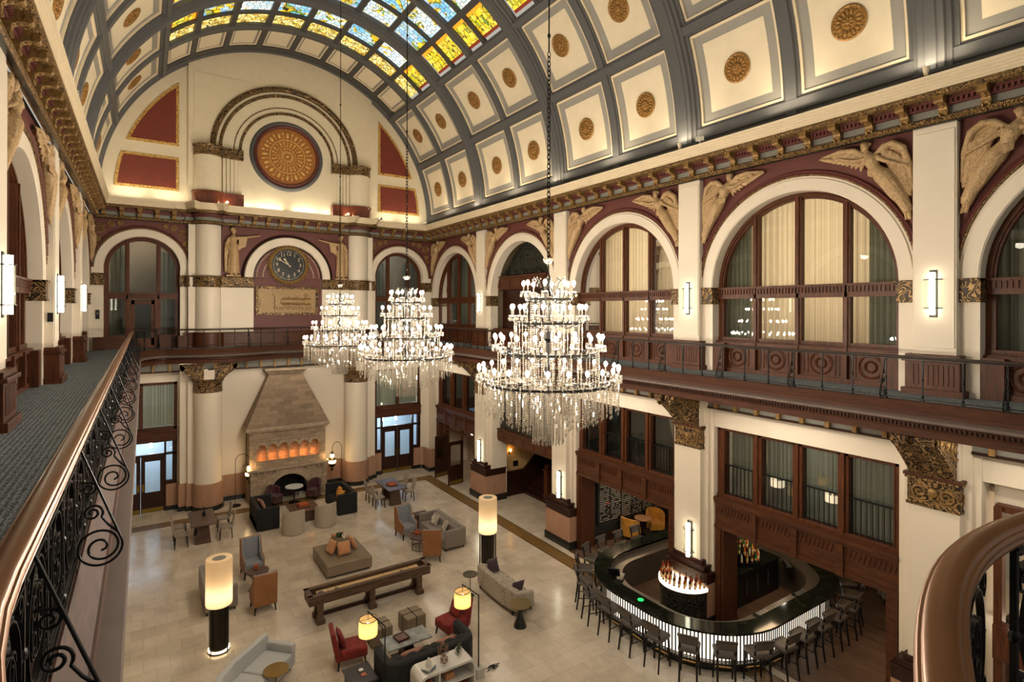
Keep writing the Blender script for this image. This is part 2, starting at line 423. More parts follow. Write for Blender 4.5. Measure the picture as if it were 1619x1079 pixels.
# ------------------------------------------------ side walls above the gallery
WIN=0
for sname,M in SIDE.items():
    span=MB(); jamb=MB(); ringb=MB(); mold=MB(); goldl=MB(); rev=MB()
    for i,uc in enumerate(BC):
        u0=PY[i]+.4; u1=(PY[i+1]-.4) if i<4 else 30.25
        arch_fill(span,M,u0-.1,u1+.1,uc,2.5,9.97,13.5,.18)
        for s,(a,c) in enumerate(((u0-.1,uc-2.48),(uc+2.48,u1+.1))):
            jamb.box(a,c,.18,.6,7.46,9.97,M)
        ring(ringb,M,uc,9.97,2.48,[(0,.6),(0,.17),(.03,.14),(.30,.14),(.32,.17),(.37,.17),(.37,.3)])
        ring(mold,M,uc,9.97,2.87,[(0,.17),(.02,.11),(.07,.14),(.1,.1),(.14,.18)])
        ring(goldl,M,uc,9.97,2.845,[(0,.16),(.01,.125),(.04,.125),(.05,.16)])
    w=struct(span.obj('wall_%s'%sname,maroon,smooth=0))
    jamb.obj('window_jamb',cream,w,smooth=0); ringb.obj('archivolt',cream,w,smooth=30); mold.obj('maroon_arch_moulding',maroon,w,smooth=30); goldl.obj('gilded_arch_bead',gold_fine,w,smooth=30)
    for i,y in enumerate(PY):
        b=MB(); b.box(y-.4,y+.4,0,.6,7.46,13.29,M); b.box(y-.37,y+.37,-.02,.0,8.5,13.15,M)
        p=b.obj('trim_%d'%(1 if sname=='right' else 2),cream,smooth=0,bevel=.012); struct(p)
        # mahogany pedestal of the pilaster
        b=MB(); b.box(y-.5,y+.5,-.12,.62,7.46,8.22,M); b.box(y-.56,y+.56,-.18,.62,7.46,7.62,M); b.box(y-.55,y+.55,-.17,.62,8.2,8.27,M); b.box(y-.5,y+.5,-.12,.62,8.27,8.36,M)
        for k in range(9): b.box(y-.4+.09*k,y-.36+.09*k,-.135,-.1,7.7,8.14,M)
        b.obj('pedestal',wood_red,p,smooth=0,bevel=.01)
    # gilded impost bands either side of each opening
    for i,uc in enumerate(BC):
        u0=PY[i]+.4; u1=(PY[i+1]-.4) if i<4 else 30.2
        for a,c in ((u0,uc-2.45),(uc+2.45,u1)):
            b=MB(); b.box(a,c,.11,.6,9.52,9.97,M); b.box(a,c+(0.04 if a==u0 else 0),.07,.6,9.92,9.98,M); b.box(a,c,.09,.6,9.48,9.54,M)
            struct(b.obj('trim_%d'%3,gold,w,smooth=0,bevel=.01))
    # dado below windows with carved panels
    for i,uc in enumerate(BC):
        b=MB(); b.box(uc-2.5,uc+2.5,.42,.62,7.46,8.36,M); b.box(uc-2.5,uc+2.5,.36,.62,7.46,7.6,M); b.box(uc-2.5,uc+2.5,.34,.62,8.28,8.38,M)
        for k in (-1,1):
            b.box(uc+k*2.3-.2,uc+k*2.3+.2,.2,.62,7.46,8.33,M)
        for k in (-1.23,0,1.23): b.box(uc+k-.07,uc+k+.07,.3,.5,7.6,8.36,M)
        for k in (-1.8,-.62,.62,1.8):
            ring(b,M,uc+k,7.94,.24,[(0,.40),(.03,.385),(.06,.40)],0,2*PI,20)
            ring(b,M,uc+k,7.94,.10,[(0,.40),(.03,.38),(.05,.40)],0,2*PI,14)
            for q in range(10):
                uu=uc+k-.45+.1*q
                if abs(uu-uc-k)>.3: b.box(uu-.02,uu+.02,.4,.44,7.66,8.22,M)
        bb=b.obj('baseboard_%s'%sname,wood_red,smooth=0); struct(bb)
# windows on both sides (bay 4 on the right is an open arch)
for i,uc in enumerate(BC):
    if i!=3:
        WIN+=1; arched_window(WIN,MR,uc,8.36,9.97,2.48,.5,[-1.23,0,1.23],(9.64,9.98),label='tall round-headed mahogany window of the right gallery, %s from the far wall'%['fifth','fourth','third','','first'][i])
    WIN+=1; arched_window(WIN,ML,uc,8.36,9.97,2.48,.5,[-1.23,0,1.23],(9.64,9.98),label='tall round-headed mahogany window of the left gallery, %s from the far wall'%['fifth','fourth','third','second','first'][i])
# rooms behind the gallery windows
b=MB()
for M,nm in ((MR,'right'),(ML,'left')):
    b.box(-3,31,3.2,3.3,7.4,13.3,M); b.box(-3,31,.62,3.3,13.25,13.35,M); b.box(-3,31,.62,3.3,7.36,7.46,M)
    for y in PY: b.box(y-.1,y+.1,.62,3.2,7.46,13.3,M)
    b.box(30.9,31,.62,3.2,7.46,13.3,M)
struct(b.obj('wall_gallery_rooms',plain('room_paint','#b5a283',.8,var=.03),smooth=0))
def curtain(M,u0,u1,z0,z1,d,mat,label,amp=.035,wl=.16,group=None,cat='curtain'):
    b=MB(); n=max(8,int((u1-u0)/wl*6))
    b.grid(lambda s,t:M(u0+(u1-u0)*s,d+amp*sin((u0+(u1-u0)*s)/wl*2*PI+sin(s*40))*(.7+.3*t),z0+(z1-z0)*t),n,3)
    return tag(b.obj('curtain',mat,smooth=80),label,cat,group)
curtain(MR,5.7,10.6,8.3,12.7,.95,curtain_warm,'pleated cream curtain lit from behind in the window beside the nearer tall right wall lamp')
curtain(MR,12.1,17.1,8.3,12.7,.95,curtain_warm,'pleated cream curtain behind the right window level with the nearest chandelier')
curtain(MR,-.7,4.2,8.3,12.7,.95,curtain_grey,'grey-green curtain in the right-hand window cut by the photo edge')
curtain(MR,25.0,30.0,8.3,12.7,1.6,curtain_grey,'pale curtain behind the right window nearest the far corner')
# ------------------------------------------------ far wall path (front faces), travelling from right to left
def farpath(extra=0,mid=29.95,side=30.15,r=.62,flat=True):
    P=[(10.68,side),(10.68,30.12),(10.4,30.1)]
    for cx in (9.76,2.56):
        for k in range(0,13):
            a=-PI*k/12
            P.append((cx+(r+extra)*cos(a),30.2+(r+extra)*sin(a)))
        if cx==9.76: P+=[(9.15,mid),(3.17,mid)]
    P+=[(1.92,30.1),(1.64,30.12),(1.64,side)]
    return P
def room_path(extra=0,side=30.15,mid=29.95,r=.62):
    return [(XR,-3)]+[(XR,side)]+farpath(extra,mid,side,r)+[(XL,side),(XL,-3)]
RP=room_path(side=30.22,mid=29.8)
def sw(prof,mat,name,path=None,smooth=30,parent=None,idx=None):
    b=MB(); b.sweep([(-i,z) for i,z in prof],path or RP); o=b.obj(name,mat,parent,smooth=smooth)
    if not parent: struct(o)
    return o
corn=sw([(-.1,13.86),(.43,13.90),(.43,13.95),(.46,13.96),(.46,14.01),(.49,14.02),(.49,14.07),(.52,14.08),(.52,14.13),(.56,14.14),(.57,14.2),(.5,14.22),(-.1,14.26)],cream_trim,'trim_4')
sw([(.1,13.77),(.42,13.77),(.46,13.79),(.47,13.84),(.44,13.9),(.1,13.9)],gold_fine,'egg_and_dart',parent=corn)
sw([(-.05,13.62),(.14,13.62),(.14,13.72),(.2,13.72),(.2,13.78),(-.05,13.78)],maroon,'bed_mould',parent=corn)
sw([(-.05,13.44),(.03,13.44),(.03,13.63),(-.05,13.63)],bluegrey,'frieze',parent=corn)
sw([(-.05,13.29),(.06,13.29),(.12,13.34),(.12,13.42),(.07,13.45),(-.05,13.45)],gold_fine,'gilded_architrave',parent=corn)
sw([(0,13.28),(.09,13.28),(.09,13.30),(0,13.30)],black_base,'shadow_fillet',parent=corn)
def path_walk(path,step,start=0):
    out=[];acc=start
    for a,b_ in zip(path[:-1],path[1:]):
        a=Vector(a);b_=Vector(b_);L=(b_-a).length
        if L<1e-6: continue
        t=(b_-a)/L
        while acc<=L:
            out.append((a+t*acc,t)); acc+=step
        acc-=L
    return out
# modillion brackets under the cornice
b=MB()
for p,t in path_walk([(XR,1.5),(XR,30.1)],.09)+path_walk([(XL,30.1),(XL,7)],.09)+path_walk([(9.0,29.8),(3.3,29.8)],.09):
    n=Vector((-t.y,t.x)); c=p+n*.16; b.cbox((c.x,c.y,13.69),(.045,.06,.08),math.atan2(t.y,t.x))
b.obj('dentil_row',maroon,corn,smooth=0)
def modillion():
    b=MB()
    b.prism([(0,-.02),(.10,-.02),(.15,.04),(.17,.12),(.24,.17),(.36,.18),(.41,.23),(.41,.31),(0,.31)],-.075,.075,lambda x,y,z:(z,-x,y))
    b.tube([(-.085,-.36,.23),(.085,-.36,.23)],.06,10); b.tube([(-.085,-.11,.04),(.085,-.11,.04)],.055,10); b.box(-.1,.1,-.43,0,.29,.325)
    for k in range(3): b.ell((0,-.16-.08*k,.14+.03*k),(.05,.05,.035),8,6)
    for x in (-.08,.08): b.ell((x*.7,-.14,-.01),(.03,.04,.05),6,5)
    return b.obj('bracket',gold_plain,corn,smooth=30)
pm=modillion(); first=True; nm=0
for path,step,st in (([(XR,2.2),(XR,30.1)],.715,.36),([(XL,30.1),(XL,7)],.715,.36),([(1.5,30.15),(XL,30.15)],.66,.35),([(14.1,30.15),(10.8,30.15)],.66,.35),([(9.0,29.7),(3.3,29.7)],.6,.3)):
    for p,t in path_walk(path,step,st):
        o=pm if first else pm.copy()
        if not first: COL.objects.link(o); o.parent=corn
        first=False; nm+=1
        n=Vector((-t.y,t.x)) # inward = left of travel
        o.location=(p.x,p.y,13.46); o.rotation_euler=(0,0,math.atan2(n.y,n.x)+PI/2)
# taller brackets above each pilaster
# ------------------------------------------------ barrel vault
def VP(th,y,r): return (VX+r*cos(th),y,VZ+r*sin(th))
D2=math.radians
def vpatch(b,t0,t1,y0,y1,r,n=None):
    n=n or max(2,int(abs(t1-t0)/D2(2.5)))
    b.grid(lambda s,t:VP(t0+(t1-t0)*s,y0+(y1-y0)*t,r),n,1)
def vbox(b,t0,t1,y0,y1,r0,r1,n=None):
    n=n or max(1,int(abs(t1-t0)/D2(2.5)))
    b.arc((VX,(y0+y1)/2,VZ),(1,0,0),(0,0,1),(0,1,0),0,[(r0,y0-(y0+y1)/2),(r1,y0-(y0+y1)/2),(r1,y1-(y0+y1)/2),(r0,y1-(y0+y1)/2)],t0,t1,n)
b=MB(); vpatch(b,0,D2(46.5),-3,30.4,VR+.02); vpatch(b,D2(133.5),PI,-3,30.4,VR+.02); vpatch(b,D2(46.5),D2(133.5),27.2,30.4,VR+.02)
ceil=struct(b.obj('ceiling',cream_warm,smooth=60))
RIB=[(0,4.91),(0,11.36),(0,17.8),(0,24.25),(0,-1.53)]
MID=[1.69,8.05,14.5,20.92,27.38]
b=MB()
for _,y in RIB:
    w=.46
    b.arc((VX,y,VZ),(1,0,0),(0,0,1),(0,1,0),VR,[(.02,-w),(-.12,-w),(-.13,-w+.09),(-.2,-w+.11),(-.22,-w+.2),(-.28,-w+.22),(-.28,-.12),(-.31,-.1),(-.31,.1),(-.28,.12),(-.28,w-.22),(-.22,w-.2),(-.2,w-.11),(-.13,w-.09),(-.12,w),(.02,w)],0,PI,72)
br=b.obj('trim_5',slate,smooth=25); struct(br)
b=MB()
for y in MID:
    w=.235
    b.arc((VX,y,VZ),(1,0,0),(0,0,1),(0,1,0),VR,[(.02,-w),(-.09,-w),(-.1,-w+.07),(-.16,-w+.09),(-.16,w-.09),(-.1,w-.07),(-.09,w),(.02,w)],0,PI,72)
b.obj('intermediate_ribs',slate,br,smooth=25)
b=MB()
b.arc((VX,30.32,VZ),(1,0,0),(0,0,1),(0,1,0),VR,[(.05,-.28),(-.05,-.28),(-.07,-.2),(-.14,-.17),(-.17,-.05),(-.2,-.02),(-.2,.1),(.05,.1)],0,PI,72)
b.obj('end_rib',slate,br,smooth=25)
b=MB()
for s in (0,1):
    def A(t): return D2(t) if s==0 else PI-D2(t)
    for t0,t1,rr in ((0,3.2,-.1),(22.6,25.3,-.12),(44.6,47.1,-.16)):
        a,c=sorted((A(t0),A(t1)))
        vbox(b,a,c,-3,30.3,VR+.02,VR+rr,3)
        vbox(b,a+D2(.5),c-D2(.5),-3,30.3,VR+.02,VR+rr-.07,2)
b.obj('purlins',slate,br,smooth=25)
# coffers
def panel_rows():
    ys=[]
    rb=sorted([y for _,y in RIB]); edges=[]
    for i,m in enumerate(MID):
        lo=rb[i]+.46; hi=(rb[i+1]-.46) if i<4 else 30.05
        edges+= [(lo,m-.235),(m+.235,hi)]
    return edges
def coffer(t0,t1,y0,y1,parent,grey=slate_lt,inset=.34,plainp=False):
    b=MB(); rt=VR
    # white raised edge (mat0)
    e=.07; 
    for (a,c,p,q) in ((t0,t0+e/rt,y0,y1),(t1-e/rt,t1,y0,y1)): vbox(b,a,c,p,q,VR+.01,VR-.06,1)
    for (p,q) in ((y0,y0+e),(y1-e,y1)): vbox(b,t0,t1,p,q,VR+.01,VR-.06)
    b.cur=1; vpatch(b,t0,t1,y0,y1,VR-.004)
    b.cur=2; i=inset/rt; vbox(b,t0+i,t1-i,y0+inset,y1-inset,VR,VR-.012)
    return b.obj('coffer',[cream_trim,grey,cream_warm],parent,smooth=30)
ord_=['first','second','third','fourth','fifth','sixth','seventh','eighth','ninth','tenth']
def rosette_mesh():
    b=MB(); 
    b.lathe([(.40,0),(.41,.03),(.37,.05),(.34,.03),(.32,.035),(.15,.03),(.13,.055),(.10,.05),(0.03,.09),(.001,.095)],n=40,cap=False)
    for k in range(16):
        a=2*PI*k/16; M=rotm(rz=a); b.ell(M@Vector((.245,0,.04)),(.075,.036,.03),8,6,M)
        M=rotm(rz=a+PI/16); b.ell(M@Vector((.335,0,.035)),(.035,.03,.022),6,5,M)
    for k in range(8):
        M=rotm(rz=2*PI*k/8); b.ell(M@Vector((.09,0,.06)),(.055,.032,.03),8,6,M)
    return b
rose_root=rosette_mesh().obj('ceiling_rosette',plain('rosette_gilding','#916b35',.42,.35,var=.35,scale=16,bump=.4,bscale=50),smooth=50)
rose_used=False
rows=panel_rows()
for s in (0,1):
    for rname,(t0,t1) in (('lower',(3.4,22.4)),('upper',(25.5,44.5))):
        for k,(y0,y1) in enumerate(rows):
            a,c=(D2(t0),D2(t1)) if s==0 else (PI-D2(t1),PI-D2(t0))
            if y1<(1.5 if s==0 else 6): continue
            coffer(a,c,y0,y1,ceil)
            if rname=='upper' and (s==0 and y1<9.0): continue
            th=D2(12.7 if rname=='lower' else 35.1); th=th if s==0 else PI-th; yc=(y0+y1)/2
            o=rose_root if not rose_used else rose_root.copy()
            if rose_used: COL.objects.link(o)
            rose_used=True
            p=Vector(VP(th,yc,VR-.012)); n=(Vector((VX,yc,VZ))-p).normalized()
            o.location=p; o.rotation_euler=n.to_track_quat('Z','Y').to_euler()
            tag(o,'gilded leaf rosette in the %s %s vault row, %s from the far wall'%(rname,'right' if s==0 else 'left',ord_[len(rows)-1-k]),'rosette','gilded rosettes of the vault')
# end row of plain panels next to the far wall
GB=[47.1,57,68,79,90,101,112,123,132.9]
for i in range(8):
    coffer(D2(GB[i]+1),D2(GB[i+1]-1),27.75,29.55,ceil,slate_lt,.16)
# ------------------------------------------------ stained glass
def mk_stain(kind):
    t=NT('stained_glass_'+kind); t.b.inputs['Roughness'].default_value=.3
    g=t.n.new('ShaderNodeNewGeometry'); x=t.sep(g.outputs['Position'])
    th=t.math('ARCTAN2',t.math('SUBTRACT',x[2],VZ),t.math('SUBTRACT',x[0],VX))
    u=t.math('MULTIPLY',th,VR)
    co=t.n.new('ShaderNodeCombineXYZ'); t.link(u,co.inputs[0]); t.link(x[1],co.inputs[1])
    V=co.outputs[0]
    vo=t.new('ShaderNodeTexVoronoi'); vo.feature='DISTANCE_TO_EDGE'; vo2=t.new('ShaderNodeTexVoronoi')
    mp=t.n.new('ShaderNodeMapping'); t.link(V,mp.inputs['Vector'])
    for q in (vo,vo2): t.link(mp.outputs['Vector'],q.inputs['Vector'])
    r=t.sep(vo2.outputs['Color'])[0]
    if kind=='yellow':
        mp.inputs['Scale'].default_value=(3.2,8,1)
        for q in (vo,vo2): q.inputs['Scale'].default_value=1.2; q.inputs['Randomness'].default_value=.6
        c=t.ramp(r,[(0,'#8f9a1c'),(.3,'#ffd21f'),(.6,'#ffe45a'),(.85,'#f0a818'),(1,'#5f8a3a')])
        lead=t.math('GREATER_THAN',vo.outputs['Distance'],.05)
    elif kind=='tulip':
        mp.inputs['Scale'].default_value=(4.5,4.5,1)
        for q in (vo,vo2): q.inputs['Scale'].default_value=1.5; q.inputs['Randomness'].default_value=.9
        c=t.ramp(r,[(0,'#b8862a'),(.3,'#ffd95e'),(.65,'#ffe9a0'),(.9,'#8c7a2a'),(1,'#e0b040')])
        lead=t.math('GREATER_THAN',vo.outputs['Distance'],.05)
    else:
        br=t.new('ShaderNodeTexBrick'); br.offset=.3; br.inputs['Scale'].default_value=1; br.inputs['Brick Width'].default_value=.26; br.inputs['Row Height'].default_value=.22; br.inputs['Mortar Size'].default_value=.011
        br.inputs['Color1'].default_value=(0,0,0,1); br.inputs['Color2'].default_value=(1,1,1,1); t.link(V,br.inputs['Vector'])
        c=t.ramp(t.sep(br.outputs['Color'])[0],[(0,'#5fa3c4'),(.3,'#a9d3df'),(.55,'#f2f6ee'),(.8,'#d9c9a0'),(1,'#8fb3e6')])
        n=t.noise(V,1.1,1); c=t.mix(n,c,'#6cb4d8' if kind=='blue' else '#e8efe6','MIX')
        mp.inputs['Scale'].default_value=(2.2,2.2,1)
        for q in (vo,vo2): q.inputs['Scale'].default_value=1.7
        m=t.math('GREATER_THAN',t.noise(V,1.5,2,.5,1.2),.56)
        f=t.ramp(r,[(0,'#3f8a55'),(.45,'#ffcb2e'),(.8,'#f3b21a'),(1,'#5d8f3c')])
        c=t.mix(m,c,f)
        l1=t.math('LESS_THAN',br.outputs['Fac'],.5); l2=t.math('GREATER_THAN',vo.outputs['Distance'],.05)
        l2=t.math('MAXIMUM',l2,t.math('SUBTRACT',1,m)); l1=t.math('MAXIMUM',l1,m)
        lead=t.math('MINIMUM',l1,l2)
    t.set(base='#111111'); t.link(c,t.b.inputs['Emission Color'])
    t.link(t.math('MULTIPLY',t.math('ADD',t.math('MULTIPLY',lead,.95),.05),GLASS_ES),t.b.inputs['Emission Strength'])
    return t.m
GLASS_ES=1.3
st_y=mk_stain('yellow'); st_b=mk_stain('blue'); st_w=mk_stain('white'); st_t=mk_stain('tulip')
st_o=emis('orange_glass','#ff9a1e',GLASS_ES,'#402000'); st_r=emis('red_brown_glass','#a83a22',GLASS_ES*.4,'#301000')
bars=MB()
for i in range(1,8): vbox(bars,D2(GB[i]-.9),D2(GB[i]+.9),-3,29.9,VR+.05,VR-.1,1)
cross=MB()
def sky_bay(wi,y0,y1,ncol,end=False):
    w=empty('window_%d'%wi); struct(w,'stained glass skylight bay of the vault')
    G={k:MB() for k in ('y','b','w','t','o','r')}
    pw=(y1-y0)/ncol
    for c in range(ncol):
        a=y0+pw*c+.1; z=y0+pw*(c+1)-.1
        for i in range(8):
            t0=D2(GB[i]+.85); t1=D2(GB[i+1]-.85)
            if i in (0,7):
                k='y'
                if end and c==1: k='t'
                e=D2(1.1)
                lo,hi=(t0,t1)
                if k=='y':
                    if i==0: vpatch(G['o'],hi-e,hi,a,z,VR+.01,1); vpatch(G['r'],lo,lo+e*.8,a,z,VR+.01,1); lo+=e*.8; hi-=e
                    else: vpatch(G['o'],lo,lo+e,a,z,VR+.01,1); vpatch(G['r'],hi-e*.8,hi,a,z,VR+.01,1); hi-=e*.8; lo+=e
                vpatch(G[k],lo,hi,a,z,VR+.01,4)
            else:
                k='t' if (end and c==1) else ('w' if (c+i)%2 else 'b')
                vpatch(G[k],t0,t1,a,z,VR+.01,4)
        if c: vbox(cross,D2(46),D2(134),y0+pw*c-.11,y0+pw*c+.11,VR+.05,VR-.09)
    for k,m in (('y',st_y),('b',st_b),('w',st_w),('t',st_t),('o',st_o),('r',st_r)):
        if G[k].v: G[k].obj('stained_glass',m,w,smooth=60)
for i in range(4):
    lo=[ -1.53,4.91,11.36,17.8][i]+.44; hi=[4.91,11.36,17.8,24.25][i]-.44
    WIN+=1; sky_bay(WIN,lo,hi,4)
WIN+=1; sky_bay(WIN,24.7,27.3,2,True)
vbox(cross,D2(46),D2(134),27.25,27.7,VR+.05,VR-.13); vbox(cross,D2(46),D2(134),29.6,30.3,VR+.05,VR-.1)
bars.obj('skylight_bars',slate_dk,br,smooth=20); cross.obj('skylight_cross_bars',slate_dk,br,smooth=20)
# small vents above the cornice
b=MB()
for p,t in path_walk([(XR,3),(XR,30)],.72,.3):
    for k in (-.12,0,.12):
        b.cbox((VX+(VR-.115)*cos(.028),p.y+k,VZ+.22),(.03,.07,.09))
b.obj('vent_openings',black_base,br,smooth=0)
# ------------------------------------------------ far wall
CL,CR=-.05,12.3   # centres of the side bays
# upper side bays
b=MB(); jam=MB(); rg=MB(); ml=MB(); gl=MB()
for uc,u0,u1 in ((CL,XL-.3,1.7),(CR,10.62,XR+.3)):
    arch_fill(b,MF,u0,u1,uc,1.45,11.13,13.5,0)
    for a,c in ((u0,uc-1.45),(uc+1.45,u1)): jam.box(a,c,-.02,.4,7.46,11.13,MF)
    ring(rg,MF,uc,11.13,1.45,[(0,.4),(0,-.02),(.03,-.06),(.33,-.06),(.35,-.03),(.38,0)])
    ring(ml,MF,uc,11.13,1.84,[(0,0),(.02,-.08),(.06,-.05),(.09,-.09),(.12,0)])
    ring(gl,MF,uc,11.13,1.82,[(0,-.02),(.01,-.06),(.03,-.06),(.04,-.02)])
    for (a,c) in ((u0,uc-1.42),(uc+1.42,u1)):
        q=MB(); q.box(a,c,-.09,.4,10.38,10.82,MF); q.box(a,c,-.13,.4,10.8,10.87,MF); q.box(a,c,-.11,.4,10.34,10.4,MF)
        struct(q.obj('trim_6',gold,smooth=0,bevel=.01))
fw=struct(b.obj('wall_far',maroon,smooth=0))
jam.obj('window_jamb',cream,fw,smooth=0); rg.obj('archivolt',cream,fw,smooth=30); ml.obj('maroon_arch_moulding',maroon,fw,smooth=30); gl.obj('gilded_arch_bead',gold_fine,fw,smooth=30)
WIN+=1; arched_window(WIN,MF,CL,7.5,11.13,1.45,.3,[-.6,.6],(9.75,10.03),label='arched mahogany window and door of the far gallery, left of the clock')
WIN+=1; arched_window(WIN,MF,CR,7.5,11.13,1.45,.3,[-.6,.6],(9.75,10.03),label='arched mahogany window of the far gallery, right of the clock')
# scrollwork in spandrels
def scroll_pts(cx,cz,r,a0,turns,n,k=1,y=0,shrink=.15):
    return [(cx+ r*(1-(1-shrink)*i/n)*cos(a0+k*turns*2*PI*i/n),y,cz+r*(1-(1-shrink)*i/n)*sin(a0+k*turns*2*PI*i/n)) for i in range(n+1)]
def spandrel_scroll(uc,s,label,M=MF):
    b=MB()
    for cx,cz,r in ((1.62,1.72,.23),(1.2,1.93,.14),(.86,2.0,.09),(1.68,1.25,.13),(1.72,.98,.08)):
        for tw in (0,PI):
            b.tube([M(uc+s*p[0],-.03,11.13+p[2]) for p in scroll_pts(cx,cz,r,tw,1.3,16)],.022,5)
        for k in range(5):
            a=k*2*PI/5; b.ell(M(uc+s*(cx+r*.9*cos(a)),-.03,11.13+cz+r*.9*sin(a)),(.045,.03,.045),6,4)
    return tag(b.obj('spandrel_scrollwork',gold_plain,smooth=60),label,'relief','leafy scrollwork beside the far arches')
spandrel_scroll(CL,-1,'gilded leaf scrollwork in the outer corner above the far left arch'); spandrel_scroll(CL,1,'gilded leaf scrollwork between the far left arch and the big column')
spandrel_scroll(CR,-1,'gilded leaf scrollwork between the right big column and the far right arch'); spandrel_scroll(CR,1,'gilded leaf scrollwork in the outer corner above the far right arch')
# middle section
b=MB(); b.box(3.1,9.2,29.85,30.3,10.85,13.4)
struct(b.obj('wall_clock',maroon,smooth=0))
b=MB(); b.box(3.05,4.5,29.85,30.3,7.46,10.38); b.box(7.8,9.25,29.85,30.3,7.46,10.38); struct(b.obj('wall_clock_flank',cream,smooth=0))
b=MB(); b.box(4.5,7.8,29.97,30.3,7.46,10.9); struct(b.obj('wall_relief_niche',maroon,smooth=0))
# big columns, gallery level and ground level
for cx,nm in ((2.56,'left'),(9.76,'right')):
    b=MB(); b.lathe([(.61,7.46),(.61,13.29)],(cx,30.25,0),32); s=1 if cx>6 else -1
    b.box(min(cx,cx+s*.84),max(cx,cx+s*.84),30.02,30.3,7.46,13.29)
    struct(b.obj('trim_7',cream,smooth=40))
    b=MB(); b.lathe([(.60,FZ),(.60,5.36)],(cx,30.25,0),32); b.box(min(cx,cx+s*.84),max(cx,cx+s*.84),30.27,30.95,FZ,6.4); b.box(min(cx,cx+s*1.15),max(cx,cx+s*1.15),30.45,30.95,FZ,6.4)
    struct(b.obj('trim_8',cream,smooth=40))
    t=thing('column_capital','carved gilded capital with two scrolled corbels on the %s fireplace column'%nm,'capital',(cx,30.25,0),group='capitals of the fireplace columns')
    q=MB(); q.lathe([(.62,5.33),(.64,5.36),(.62,5.42),(.62,5.78),(.66,5.84),(.7,5.9),(.7,5.97),(.6,5.98)],n=32); q.obj('carved_band',gold,t,smooth=40)
    q=MB(); q.box(-.22,.22,-.66,-.5,5.98,6.4); q.obj('abacus_block',cream,t)
    for sg in (-1,1):
        q=MB(); q.prism([(.22,5.98),(.6,5.98),(.75,6.15),(1.15,6.45),(1.2,6.62),(1.2,6.75),(.22,6.75)],-.66,-.1,lambda x,z,y:(sg*x,y,z))
        q.tube([(sg*1.12,-.66,6.55),(sg*1.12,-.1,6.55)],.12,12)
        q.obj('corbel',gold,t,smooth=30)
# middle gilded impost band following the columns
fp=farpath(0,29.85,30.0)
def segpath(): 
    return fp[2:]
for cx,x1 in ((9.76,7.8),(2.56,4.5)):
    arc=[(cx+.63*cos(-PI*k/12),30.2+.63*sin(-PI*k/12)) for k in range(13)]
    if cx>6: pth=[(10.66,30.0)]+arc[:-2]+[(9.2,29.85),(x1,29.85)]
    else: pth=[(x1,29.85),(3.12,29.85)]+arc[2:]+[(1.66,30.0)]
    for pr_ in ([(-.1,10.4),(.05,10.4),(.05,10.8),(-.1,10.8)],[(-.1,10.79),(.1,10.8),(.12,10.86),(-.1,10.87)],[(-.1,10.33),(.08,10.35),(.06,10.41),(-.1,10.41)]):
        q=MB(); q.sweep([(-o,z) for o,z in pr_],pth); struct(q.obj('trim_6',gold,smooth=30))
# clock arch + clock
b=MB(); MC=lambda u,d,z:(u,29.85+d,z)
ring(b,MC,6.14,10.87,1.66,[(0,.1),(0,-.08),(.04,-.12),(.37,-.12),(.41,-.08),(.41,.1)],seg=40)
struct(b.obj('trim_9',cream,smooth=30))
b=MB(); ring(b,MC,6.14,10.87,2.08,[(0,.05),(.02,-.1),(.07,-.07),(.1,-.1),(.14,.02)],seg=40); ring(b,MC,6.14,10.87,1.58,[(0,.05),(.02,-.07),(.06,-.07),(.08,.05)],seg=40); struct(b.obj('trim_10',wood_dark,smooth=30))
b=MB()
for k in range(46):
    a=PI*(k+.5)/46; 
    for r in (1.5,1.22):
        if r<1.3 and k%1: continue
        x=6.14+r*cos(a); z=10.9+r*sin(a); b.cbox((x,29.83,z),(.05,.03,.03))
struct(b.obj('trim_11',cream_trim,smooth=0))
ck=thing('wall_clock','round black-faced wall clock with pale numerals and scalloped gilded rim under the cream arch','clock',(6.12,29.8,11.54))
MK=lambda u,d,z:(u,d,z)
b=MB(); ring(b,MK,0,0,.80,[(0,.02),(.01,-.1),(.06,-.13),(.12,-.1),(.17,-.04),(.17,.04)],0,2*PI,56)
for k in range(40):
    a=2*PI*k/40; b.ell((.98*cos(a),-.04,.98*sin(a)),(.045,.05,.045),6,5)
b.obj('rim',gold_plain,ck,smooth=40)
b=MB(); b.prism([(.82*cos(2*PI*k/56),.82*sin(2*PI*k/56)) for k in range(56)],0,.05,lambda x,z,y:(x,-y,z)); b.obj('dial',plain('clock_face_black','#0c1210',.3),ck,smooth=0)
num_mat=plain('clock_numeral_paint','#c9b99a',.5)
b=MB()
for k in range(60):
    a=2*PI*k/60; b.cbox((.72*cos(a),-.06,.72*sin(a)),(.025,.02,.025) if k%5 else (.04,.02,.04))
tag(b.obj('minute_track',num_mat,ck),None,None,None,'stuff')
def text_mesh(txt,size,mat,parent,loc,rot=(PI/2,0,0),name='lettering',ext=.006,align='CENTER'):
    c=bpy.data.curves.new(name,'FONT'); c.body=txt; c.size=size; c.extrude=ext; c.align_x=align; c.align_y='CENTER'; c.resolution_u=3
    c.materials.append(mat); o=bpy.data.objects.new(name,c); COL.objects.link(o); me=bpy.data.meshes.new_from_object(o.evaluated_get(bpy.context.evaluated_depsgraph_get())); bpy.data.objects.remove(o); me.materials.clear(); me.materials.append(mat)
    o=bpy.data.objects.new(name,me); COL.objects.link(o); o.parent=parent; o.location=loc; o.rotation_euler=rot; return o
for k in range(1,13):
    a=PI/2-2*PI*k/12; text_mesh(str(k),.25,num_mat,ck,(.56*cos(a),-.06,.56*sin(a)),name='numeral')
